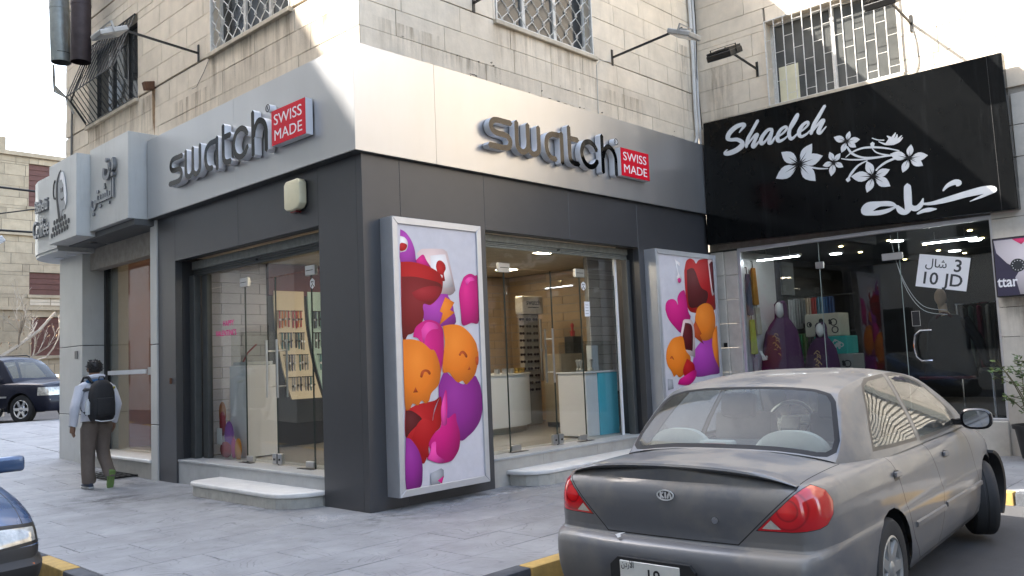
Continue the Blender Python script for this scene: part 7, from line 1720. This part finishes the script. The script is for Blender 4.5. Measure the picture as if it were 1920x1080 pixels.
g3 = dict(us=[1.25, 1.4, 1.6, 1.8, 1.95, 2.1, 2.4, 3.0, 3.6, 4.2, 4.5, 4.6], h=[(1.25, 1.16), (1.5, 1.48), (1.76, 1.75), (1.95, 1.82), (2.5, 1.86), (3.8, 1.86), (4.4, 1.83), (4.6, 1.76)], vb=[(1.25, .80), (1.6, .88), (4.4, .89), (4.6, .86)], wb=1.08, cr=.06, tum=.17)
bm = greenhouse(g3); lay = bm.faces.layers.int['part']
region(bm, lay, poly_planes([(1.33, .74), (1.29, 0), (1.33, -.74), (1.74, -.66), (1.76, 0), (1.74, .66)], 'uv'), lambda c: c.x < 2.2 and abs(c.y) < .8, 1)
for s in (1, -1):
    for k_, pg in enumerate(([(1.72, 1.16), (2.06, 1.66), (2.62, 1.70), (2.66, 1.16)], [(2.76, 1.16), (2.74, 1.70), (3.5, 1.70), (3.52, 1.16)], [(3.62, 1.16), (3.6, 1.70), (4.3, 1.66), (4.36, 1.16)])):
        region(bm, lay, poly_planes(pg, 'uw'), (lambda q: (lambda c: c.y*q > .5))(s), 2 + k_ + 3*(s < 0))
split_parts(bm, lay, suv, {0: ('roof', SUVP), 1: ('windscreen', CARGLASS), **{i: ('side_window', CARGLASS) for i in range(2, 8)}}); bm.free()
bx('interior_tub', BLACK, suv, 1.0, 4.4, -.7, .7, .4, 1.1, local=True)
for s in (1, -1):
    wheel(suv, .92, s*.80, .385, s, spokes=6, rim=CHROME); wheel(suv, 3.72, s*.80, .385, s, spokes=6, rim=CHROME)
    MB().obox((1.62, s*1.0, 1.22), ((1, 0, 0), (0, 1, 0), (0, 0, 1)), (.06, .11, .085)).build('door_mirror', CHROME, suv, local=True, bevel=.03, seg=2, smooth=True)
    MB().box(1.5, 3.3, min(s*.86, s*1.0), max(s*.86, s*1.0), .36, .42).build('side_step', STEEL, suv, local=True, bevel=.01)
    MB().box(1.35, 3.3, min(s*.925, s*.945), max(s*.925, s*.945), .70, .745).build('side_moulding', STEEL, suv, local=True)
    MB().box(.05, .16, min(s*.5, s*.80), max(s*.5, s*.80), .555, .64).build('fog_lamp', HLENS, suv, local=True, bevel=.01)
    MB().tube([(2.2, s*.66, 1.83), (2.3, s*.66, 1.88), (3.8, s*.66, 1.89), (4.0, s*.66, 1.84)], .018, 6).build('roof_rail', BLACK_M, suv, local=True)
for z in (.76, .83, .90): MB().box(.03, .07, -.39, .39, z, z + .035).build('grille_bar', CHROME, suv, local=True, bevel=.006)
arch_liner(suv, .92, .435, .40, .5, .92); arch_liner(suv, 3.72, .435, .40, .5, .92)
wc = thing('parked_car', 'white car mostly hidden at the left edge behind the dark off-roader', 'car', (-1.0, 23.2, .33), rot=(0, 0, R(150)))
bm = grid_mesh(lower_shell(kia)); mirror_bm(bm); bm.faces.layers.int.new('part'); lay = bm.faces.layers.int['part']; arch(bm, 1.16, .345, .30); arch(bm, 3.73, .345, .30)
WHP = paint_mat('white car paint', (.55, .55, .55), damt=.1, metal=0, rough=.3)
split_parts(bm, lay, wc, {0: ('body', WHP)}); bm.free()
bm = greenhouse(gh); lay = bm.faces.layers.int['part']
for s in (1, -1):
    for i, pg in enumerate((rw, fwn)): region(bm, lay, poly_planes(pg, 'uw'), (lambda q: (lambda c: c.y*q > .42 and 1.0 < c.x < 3.4))(s), 1 + i + 2*(s < 0))
split_parts(bm, lay, wc, {0: ('roof', WHP), **{i: ('side_window', GLASS_DK) for i in (1, 2, 3, 4)}}); bm.free()
for s in (1, -1): wheel(wc, 1.16, s*.745, .295, s); wheel(wc, 3.73, s*.745, .295, s)
# ================================================================== THE WALKING BOY
def skin_mesh(name, verts, edges, parent, mats, matfn, sub=2):
    """grow one continuous body from a skeleton: verts = [(x,y,z,rx,ry)]"""
    me = bpy.data.meshes.new(name); me.from_pydata([v[:3] for v in verts], edges, [])
    ob = bpy.data.objects.new(name, me); COL.objects.link(ob)
    bm = bmesh.new(); bm.from_mesh(me); ly = bm.verts.layers.skin.verify()
    for v, d in zip(bm.verts, verts): v[ly].radius = (d[3], d[4]); v[ly].use_root = (v.index == 0)
    bm.to_mesh(me); bm.free()
    ob.modifiers.new('skin', 'SKIN').use_smooth_shade = True
    s = ob.modifiers.new('sub', 'SUBSURF'); s.levels = sub; s.render_levels = sub
    dg = bpy.context.evaluated_depsgraph_get(); dg.update()
    m2 = bpy.data.meshes.new_from_object(ob.evaluated_get(dg))
    ob.modifiers.clear(); ob.data = m2; bpy.data.meshes.remove(me)
    m2.name = name; m2.materials.clear()
    for m in mats: m2.materials.append(m)
    for p in m2.polygons: p.use_smooth = True; p.material_index = matfn(p.center)
    attach(ob, parent, True)
    return ob
boy = thing('person', 'boy in white hooded top and brown trousers walking away past the coffee shop', 'person', (-.80, 5.06, gz(5.06)), rot=(0, 0, R(4)))
HOOD = pm('white sweatshirt', (.56, .57, .62), .85, var=.06, scale=8, bump=.5, bscale=9); TROU = pm('brown trousers', (.125, .098, .082), .85, var=.10, scale=10, bump=.5, bscale=10); SKN = pm('skin', (.22, .12, .075), .55, var=.05)
HAIRM = pm('black hair', (.010, .009, .009), .6, var=.3, scale=60, bump=.6, bscale=70)
# local: +y is the walking direction, +x right; z up
V = [(0, 0, .90, .155, .105), (0, .01, 1.02, .150, .10), (0, .02, 1.18, .165, .105), (0, .03, 1.32, .175, .10), (0, .035, 1.40, .13, .085), (0, .045, 1.475, .055, .055), (0, .065, 1.55, .070, .080), (0, .07, 1.63, .075, .09), (0, .065, 1.685, .045, .055),
     (.095, .0, .84, .098, .10), (.105, .05, .50, .068, .068), (.10, -.20, .155, .050, .055),      # right leg, foot lifted behind
     (-.085, .0, .84, .098, .10), (-.10, .03, .47, .072, .07), (-.105, .0, .085, .055, .058),         # left leg planted
     (.20, .03, 1.37, .062, .062), (.26, .03, 1.10, .052, .052), (.262, .10, .86, .04, .04),
     (-.20, .03, 1.37, .062, .062), (-.275, -.02, 1.10, .052, .052), (-.285, .02, .86, .04, .04)]
E_ = [(0, 1), (1, 2), (2, 3), (3, 4), (4, 5), (5, 6), (6, 7), (7, 8), (0, 9), (9, 10), (10, 11), (0, 12), (12, 13), (13, 14), (4, 15), (15, 16), (16, 17), (4, 18), (18, 19), (19, 20)]
def bmat(c):
    if c.z > 1.47: return 2
    if c.z > .88 or (abs(c.x) > .2 and c.z > .7): return 0
    return 1
skin_mesh('body', V, E_, boy, [HOOD, TROU, SKN], bmat)
def ripple(prof, cx, n=20, amp=.06, seed=0):
    m = MB(); rnd = random.Random(seed); ph0 = rnd.uniform(0, 6)
    for i, (x, y, z, a, b) in enumerate(prof):
        for j in range(n):
            ph = 2*PI*j/n; w = 1 + amp*math.sin(ph*3 + i*1.3 + ph0) + amp*.7*math.sin(ph*5 - i*2.1)
            m.v.append((x + a*w*math.cos(ph), y + b*w*math.sin(ph), z + .01*math.sin(ph*2 + i)))
    for i in range(len(prof) - 1):
        for j in range(n): m.f.append((i*n + j, i*n + (j + 1) % n, (i + 1)*n + (j + 1) % n, (i + 1)*n + j)); m.k.append(0)
    return m
ripple([(.0, .0, .97, .17, .125), (0, 0, .88, .185, .13), (.095, .01, .80, .115, .115), (.10, .03, .66, .098, .10), (.105, .05, .52, .088, .088), (.105, .0, .40, .085, .085), (.103, -.09, .29, .08, .08), (.10, -.17, .19, .082, .078), (.10, -.185, .165, .08, .075)], 0, amp=.05, seed=1).build('trouser_leg', TROU, boy, smooth=True, local=True, angle=80)
ripple([(.0, .0, .965, .168, .123), (0, 0, .88, .183, .128), (-.09, .01, .80, .115, .115), (-.095, .03, .66, .10, .10), (-.10, .035, .50, .09, .09), (-.102, .02, .34, .085, .085), (-.104, .01, .22, .085, .088), (-.105, .0, .12, .09, .095), (-.105, .005, .075, .085, .09)], 0, amp=.05, seed=2).build('trouser_leg', TROU, boy, smooth=True, local=True, angle=80)
ripple([(0, .01, .90, .205, .15), (0, .01, .97, .20, .15), (0, .015, 1.08, .195, .145), (0, .02, 1.2, .20, .145), (0, .03, 1.32, .21, .135), (0, .035, 1.40, .175, .115), (0, .04, 1.46, .10, .09)], 0, amp=.025, seed=3).build('sweatshirt', HOOD, boy, smooth=True, local=True, angle=80)
for s in (1, -1):
    el = (.285, .0, 1.11) if s > 0 else (-.30, -.03, 1.10); wr = (.275, .10, .86) if s > 0 else (-.305, .01, .85)
    sh = (s*.19, .03, 1.385)
    pr = [(*sh, .075, .075)]
    for f in (.35, .7, 1): pr.append((sh[0] + (el[0] - sh[0])*f, sh[1] + (el[1] - sh[1])*f, sh[2] + (el[2] - sh[2])*f, .072 - .008*f, .072 - .008*f))
    for f in (.3, .6, .85, 1): pr.append((el[0] + (wr[0] - el[0])*f, el[1] + (wr[1] - el[1])*f, el[2] + (wr[2] - el[2])*f, .064 - .014*f, .064 - .014*f))
    ripple(pr, 0, 14, .05, 7 + s).build('sleeve', HOOD, boy, smooth=True, local=True, angle=80)
    # hand: palm plus five fingers
    w = Vector(wr); m = MB()
    m.tube([w + Vector((0, .0, .02)), w + Vector((0, .01, -.035)), w + Vector((0, .02, -.085))], [.026, .036, .034], 10)
    for f in range(4):
        b = w + Vector((-s*.004, -.02 + f*.019, -.08)); l_ = (.055, .066, .062, .046)[3 - f]
        m.tube([b, b + Vector((-s*.006, .006, -l_*.5)), b + Vector((-s*.018, .012, -l_))], [.0105, .0098, .0075], 6)
    m.tube([w + Vector((-s*.012, .03, -.035)), w + Vector((-s*.022, .048, -.065)), w + Vector((-s*.026, .046, -.092))], [.013, .012, .008], 6)
    m.build('hand', SKN, boy, smooth=True, local=True, angle=80)
# hood lying on the neck
m = MB()
for i in range(15):
    a = PI*1.35*i/14 - PI*.675 - PI/2
    m.v.append((0, 0, 0))
m = MB(); m.tube([(.115*math.cos(a), .05 + .105*math.sin(a), 1.475 - .03*math.sin(a)) for a in [2*PI*i/16 for i in range(17)]], .038, 8); m.build('hood', HOOD, boy, smooth=True, local=True)
m = MB(); m.tube([(.13*math.cos(a), .0 + .06*math.sin(a), 1.44) for a in [PI + PI*i/8 for i in range(9)]], [.02, .026, .03, .032, .033, .032, .03, .026, .02], 8); m.build('hood_stripe', pm('blue stripe', (.03, .14, .33), .8), boy, smooth=True, local=True)
for s in (1, -1): MB().obox((s*.165, -.075, 1.335), ((1, 0, 0), (0, .5, 1), (0, 1, -.5)), (.045, .012, .04)).build('shoulder_stripe', pm('yellow stripe', (.40, .36, .06), .8) if s > 0 else pm('grey stripe', (.2, .2, .2), .8), boy, local=True, bevel=.006)
m = MB(); m.ball((0, .06, 1.625), .088, .104, .105, 18, 12)
rnd = random.Random(4)
m.v = [(x*(1 + .05*rnd.random()), y*(1 + .05*rnd.random()), z + .012*rnd.random()) for x, y, z in m.v]
m.v = [(x, min(y, .135 if z < 1.64 else y), max(z, 1.56 if y < .05 else z)) for x, y, z in m.v]
hair = m.build('hair', HAIRM, boy, smooth=True, local=True, angle=80)
m = MB()
for i in range(150):
    a, b = rnd.uniform(0, 2*PI), rnd.uniform(-.35, 1.0)
    n = Vector((math.cos(a)*math.sqrt(1 - b*b*.9), math.sin(a)*math.sqrt(1 - b*b*.9), b))
    if n.y > .4 and n.z < .2: continue
    p = Vector((n.x*.088, .06 + n.y*.104, 1.625 + n.z*.105))
    t_ = Vector((rnd.uniform(-1, 1), rnd.uniform(-1, 1), rnd.uniform(-.6, .6)))*.02
    m.tube([p, p + n*.010 + t_*.5, p + n*.012 + t_*1.1], [.009, .008, .002], 4)
m.build('curl', HAIRM, hair, local=True)
for s in (1, -1): MB().ball((s*.083, .07, 1.60), .014, .022, .032, 8, 6).build('ear', SKN, boy, smooth=True, local=True)
m = MB(); m.ball((0, .165, 1.60), .014, .018, .02, 8, 6); m.build('nose', SKN, boy, smooth=True, local=True)
# shoes
GRN = pm('green shoe sole', (.15, .24, .07), .7, var=.15, scale=25); NAVY = pm('navy shoe', (.03, .04, .07), .6)
def shoe(cx, cy, cz, tilt, upper, sole):
    rot = Matrix.Rotation(tilt, 4, 'X')
    prof = [(-.12, .035), (-.10, .042), (-.03, .038), (.05, .045), (.10, .044), (.145, .03), (.16, .01)]
    o = [(w, y) for y, w in prof] + [(-w, y) for y, w in prof[::-1]]
    def tr(p): q = rot @ Vector(p); return (cx + q.x, cy + q.y, cz + q.z)
    sm = MB(); sm.prism(o, lambda a, b, d: tr((a, b, d)), -.03, .0); so_ = sm.build('shoe', sole, boy, local=True, bevel=.006)
    m = MB(); n = 12; pr = [(-.115, .05, .03), (-.08, .075, .038), (-.02, .085, .036), (.03, .06, .04), (.09, .045, .041), (.14, .03, .026)]
    for y, h, w in pr:
        for j in range(n):
            a = PI*j/(n - 1); m.v.append(tr((w*math.cos(a), y, .001 + h*math.sin(a))))
    for i in range(len(pr) - 1):
        for j in range(n - 1): m.f.append((i*n + j, i*n + j + 1, (i + 1)*n + j + 1, (i + 1)*n + j)); m.k.append(0)
    m.f += [tuple(range(n)), tuple(5*n + j for j in range(n))]; m.k += [0, 0]
    m.build('shoe_upper', upper, so_, smooth=True, local=True, angle=60)
shoe(-.105, .03, .032, 0, NAVY, pm('pale sole', (.4, .4, .4), .7))
shoe(.10, -.20, .125, R(-72), GRN, GRN)
# backpack
bp_ = thing('backpack', 'black school backpack worn by the walking boy', 'backpack', (-.80, 4.88, 1.0), rot=(0, 0, R(4)))
BPM = pm('black backpack cloth', (.012, .012, .014), .75, var=.2, scale=12, bump=.5, bscale=14)
m = MB(); n = 20; prof = [(-.27, .10, .05), (-.265, .14, .08), (-.20, .165, .11), (-.05, .165, .12), (.10, .155, .11), (.20, .13, .09), (.265, .08, .06), (.28, .03, .03)]
def sq(a, p=.6): return (abs(math.cos(a))**p*(1 if math.cos(a) > 0 else -1), abs(math.sin(a))**p*(1 if math.sin(a) > 0 else -1))
for z, a, b in prof:
    for j in range(n): x, y = sq(2*PI*j/n); m.v.append((a*x, b*y, z + .18))
for i in range(len(prof) - 1):
    for j in range(n): m.f.append((i*n + j, i*n + (j + 1) % n, (i + 1)*n + (j + 1) % n, (i + 1)*n + j)); m.k.append(0)
m.f += [tuple(range(n)), tuple(7*n + j for j in range(n))]; m.k += [0, 0]
m.build('bag', BPM, bp_, smooth=True, local=True, angle=60)
MB().obox((0, -.115, .10), ((1, 0, 0), (0, 0, 1), (0, 1, 0)), (.115, .12, .02)).build('front_pocket', BPM, bp_, local=True, bevel=.03, seg=2, smooth=True)
MB().tube([(-.13, -.10, -.075), (-.06, -.125, -.095), (.06, -.125, -.095), (.13, -.10, -.075)], .006, 6).build('reflective_piping', WHITE_P, bp_, local=True)
for s in (1, -1):
    MB().tube([(s*.09, .07, .42), (s*.12, .13, .50), (s*.13, .22, .50), (s*.14, .30, .40), (s*.16, .30, .2), (s*.17, .2, .06), (s*.15, .1, 0)], .022, 6).build('strap', BPM, bp_, smooth=True, local=True)
MB().tube([(-.04, .0, .455), (-.03, .0, .50), (.03, .0, .50), (.04, .0, .455)], .008, 6).build('grab_loop', BPM, bp_, local=True)
bt = MB().lathe([(.03, 0), (.032, .02), (.032, .16), (.015, .19), (.015, .21)], (-.185, .0, .0), 12).build('water_bottle', pm('clear bottle', (.5, .52, .53), .2), bp_, smooth=True, local=True)

# ================================================================== BACKGROUND
fb = thing('stone_building', 'distant tan stone building with maroon shutter panels closing the street on the left', 'building', (6, 36, 0))
WFB = lambda s, z, d: (s, 36 - d, z)
holesF = [(7.55, 12, 9.6, 11.65), (7.6, 12, 5.45, 6.5), (7.7, 12, 2.6, 4.4)]
stone_wall(fb, WFB, 0.5, 13.5, 0.3, 11.9, .52, .1, holesF, STONE_B, 0.8, 1.5, gap=.008)
for z, hh in ((4.72, .16), (8.2, .14), (11.95, .2)): MB().prism([(0.5, z), (13.5, z), (13.5, z + hh), (.5, z + hh)], WFB, -.1, .12).build('string_course', STONE_B, fb)
bx('parapet', STONE_B, fb, .5, 6.55, 35.9, 36.4, 12.16, 12.75)
wl = MB()
for (a, b, c, d) in rect_minus(0.5, 13.5, 0, 12.1, holesF): wl.prism([(a, c), (b, c), (b, d), (a, d)], WFB, -.3, -.031)
wl.box(.5, 13.5, 43.8, 44, 0, 12.1).box(.5, .7, 36.2, 44, 0, 12.1); wl.build('wall', MORTAR, fb); bx('roof', MORTAR, fb, .5, 13.5, 36.1, 44, 12.1, 12.15)
MAR = pm('maroon shutter', (.12, .05, .04), .7, var=.15)
for (a, b, c, d) in holesF:
    w = MB().prism([(a, c), (b, c), (b, d), (a, d)], WFB, -.16, -.12).build('window', MAR, fb); n = max(3, int((d - c)/.25))
    for i in range(n): MB().prism([(a, c + (d - c)*i/n), (b, c + (d - c)*i/n), (b, c + (d - c)*(i + .85)/n), (a, c + (d - c)*(i + .85)/n)], WFB, -.12, -.09).build('slat', MAR, w)
    MB().prism([(a - .1, c - .15), (b, c - .15), (b, c - .01), (a - .1, c - .01)], WFB, -.1, .1).build('sill', STONE_B, fb)
for z0, z1 in ((4.95, 5.4), ):
    for i in range(4):
        for j in range(3): MB().prism([(7.6 + i*.9 + .02, z0 + j*.15 + .01), (8.48 + i*.9, z0 + j*.15 + .01), (8.48 + i*.9, z0 + j*.15 + .14), (7.6 + i*.9 + .02, z0 + j*.15 + .14)], WFB, -.02, .02).build('stone', STONE, fb)
sb_ = thing('side_block', 'plain tan block filling the street behind the corner building', 'building', (14, 30, 0)); bx('wall', STONE_B, sb_, 13.6, 30, 20, 44, -.1, 9.0)
# wall brackets poking out from the coffee fascia
t = thing('wall_bracket', 'black iron bracket frame with a small white camera beyond the coffee sign', 'bracket', (.3, 9.6, 4))
MB().tube([(.35, 9.75, 3.5), (.35, 9.75, 5.2)], .03, 6).tube([(.35, 9.75, 4.95), (-1.4, 9.75, 4.98)], .02, 6).tube([(.35, 9.75, 4.75), (-1.3, 9.75, 4.35)], .012, 6).tube([(.35, 9.75, 4.2), (-1.4, 9.75, 4.18)], .02, 6).build('frame', BLACK_M, t)
MB().obox((-.78, 9.75, 3.97), ((1, 0, .7), (0, 1, 0), (-.7, 0, 1)), (.13, .07, .06)).build('camera_head', WHITE_P, t, bevel=.015); MB().tube([(-.75, 9.75, 4.18), (-.75, 9.75, 4.05)], .015, 6).build('stem', BLACK_M, t)
# bare tree
tr = thing('bare_tree', 'leafless pale tree branching above the dark off-roader', 'tree', (3.3, 24.5, .33))
BARK = pm('pale bark', (.42, .36, .29), .9, var=.25, scale=8)
tk = MB(); br = MB(); rnd = random.Random(11)
tk.tube([(3.3, 24.5, .3), (3.25, 24.5, 1.5), (3.15, 24.4, 2.3)], [.14, .12, .09], 8)
def limb(p, d, ln, r, depth):
    q = [p]; dd = d.normalized()
    for i in range(3):
        dd = (dd + Vector((rnd.uniform(-.25, .25), rnd.uniform(-.25, .25), rnd.uniform(-.05, .22)))).normalized(); q.append(q[-1] + dd*ln/3)
    br.tube(q, [r, r*.85, r*.7, r*.5], 5 if depth > 1 else 4, cap=False)
    if depth:
        for i in range(3 if depth > 1 else 4):
            k_ = rnd.choice((1, 2, 3)); limb(q[k_], (dd + Vector((rnd.uniform(-1, 1), rnd.uniform(-.8, .8), rnd.uniform(-.2, .9)))), ln*rnd.uniform(.45, .7), r*.5, depth - 1)
limb(Vector((3.15, 24.4, 2.2)), Vector((1.0, -.1, .45)), 2.4, .075, 3)
limb(Vector((3.15, 24.4, 2.25)), Vector((-.5, .1, 1.0)), 1.9, .07, 3)
limb(Vector((3.2, 24.45, 1.9)), Vector((.9, .3, .12)), 1.9, .06, 3)
tk.build('trunk', BARK, tr, smooth=True); br.build('branches', BARK, tr, smooth=True)
m = MB()
for i in range(46):
    c = Vector((3.3 + rnd.uniform(-.4, 2.3), 24.4 + rnd.uniform(-.6, .6), rnd.uniform(2.5, 3.6))); m.obox(c, (Vector((rnd.uniform(-1, 1), rnd.uniform(-1, 1), rnd.uniform(-1, 1))), Vector((0, 1, .3)), Vector((1, 0, .2))), (.05, .03, .004))
m.build('withered_leaf', pm('withered leaf', (.20, .12, .05), .8, var=.3), tr)

# potted plant at the right edge
pt = thing('potted_plant', 'leafy shrub in a black plastic pot on the paving at the right edge', 'potted plant', (6.6, -4.55, 0))
MB().lathe([(.15, 0), (.205, .36), (.23, .36), (.235, .41), (.21, .41), (.20, .36), (.05, .35)], (6.62, -4.52, .03), 22).build('pot', pm('black plastic pot', (.022, .022, .023), .5, var=.1), pt, smooth=True)
m = MB(); rnd = random.Random(2); lf = []; stems = []
for i in range(11):
    a = rnd.uniform(0, 2*PI); p = Vector((6.62, -4.52, .40)); d = Vector((math.cos(a)*.35, math.sin(a)*.35, 1)); q = [p]
    L_ = rnd.uniform(.5, .98)
    for k_ in range(5): d = (d.normalized() + Vector((rnd.uniform(-.3, .3), rnd.uniform(-.3, .3), .05))); q.append(q[-1] + d.normalized()*L_/5)
    m.tube(q, [.009, .008, .007, .006, .005, .003], 5); stems.append(q)
    for k_ in range(3):
        b = q[rnd.choice((2, 3, 4))]; e = b + Vector((rnd.uniform(-.22, .22), rnd.uniform(-.22, .22), rnd.uniform(0, .14))); m.tube([b, (b + e)/2 + Vector((0, 0, .02)), e], [.005, .004, .002], 4); stems.append([b, (b + e)/2, e])
m.build('stems', pm('plant stem', (.10, .085, .04), .8), pt)
LEAF = [pm('green leaf', (.055, .105, .022), .5, var=.3, scale=30), pm('light green leaf', (.10, .15, .03), .5, var=.25, scale=30)]
lm = MB()
for q in stems:
    for k_ in range(9 if len(q) > 3 else 8):
        b = Vector(q[rnd.randrange(1, len(q))]) + Vector((rnd.uniform(-.03, .03), rnd.uniform(-.03, .03), rnd.uniform(-.03, .05)))
        d = Vector((rnd.uniform(-1, 1), rnd.uniform(-1, 1), rnd.uniform(-.5, .4))).normalized(); s_ = d.cross(Vector((rnd.uniform(-.4, .4), rnd.uniform(-.4, .4), 1))).normalized(); nrm = s_.cross(d)
        ln, w = rnd.uniform(.05, .085), rnd.uniform(.018, .03)
        lm.add([b, b + d*ln*.45 + s_*w, b + d*ln, b + d*ln*.45 - s_*w, b + d*ln*.5 + nrm*.008], [(0, 1, 4), (1, 2, 4), (2, 3, 4), (3, 0, 4)], rnd.choice((0, 0, 1)))
o = lm.build('leaves', LEAF, pt, fix=False); o['kind'] = 'stuff'
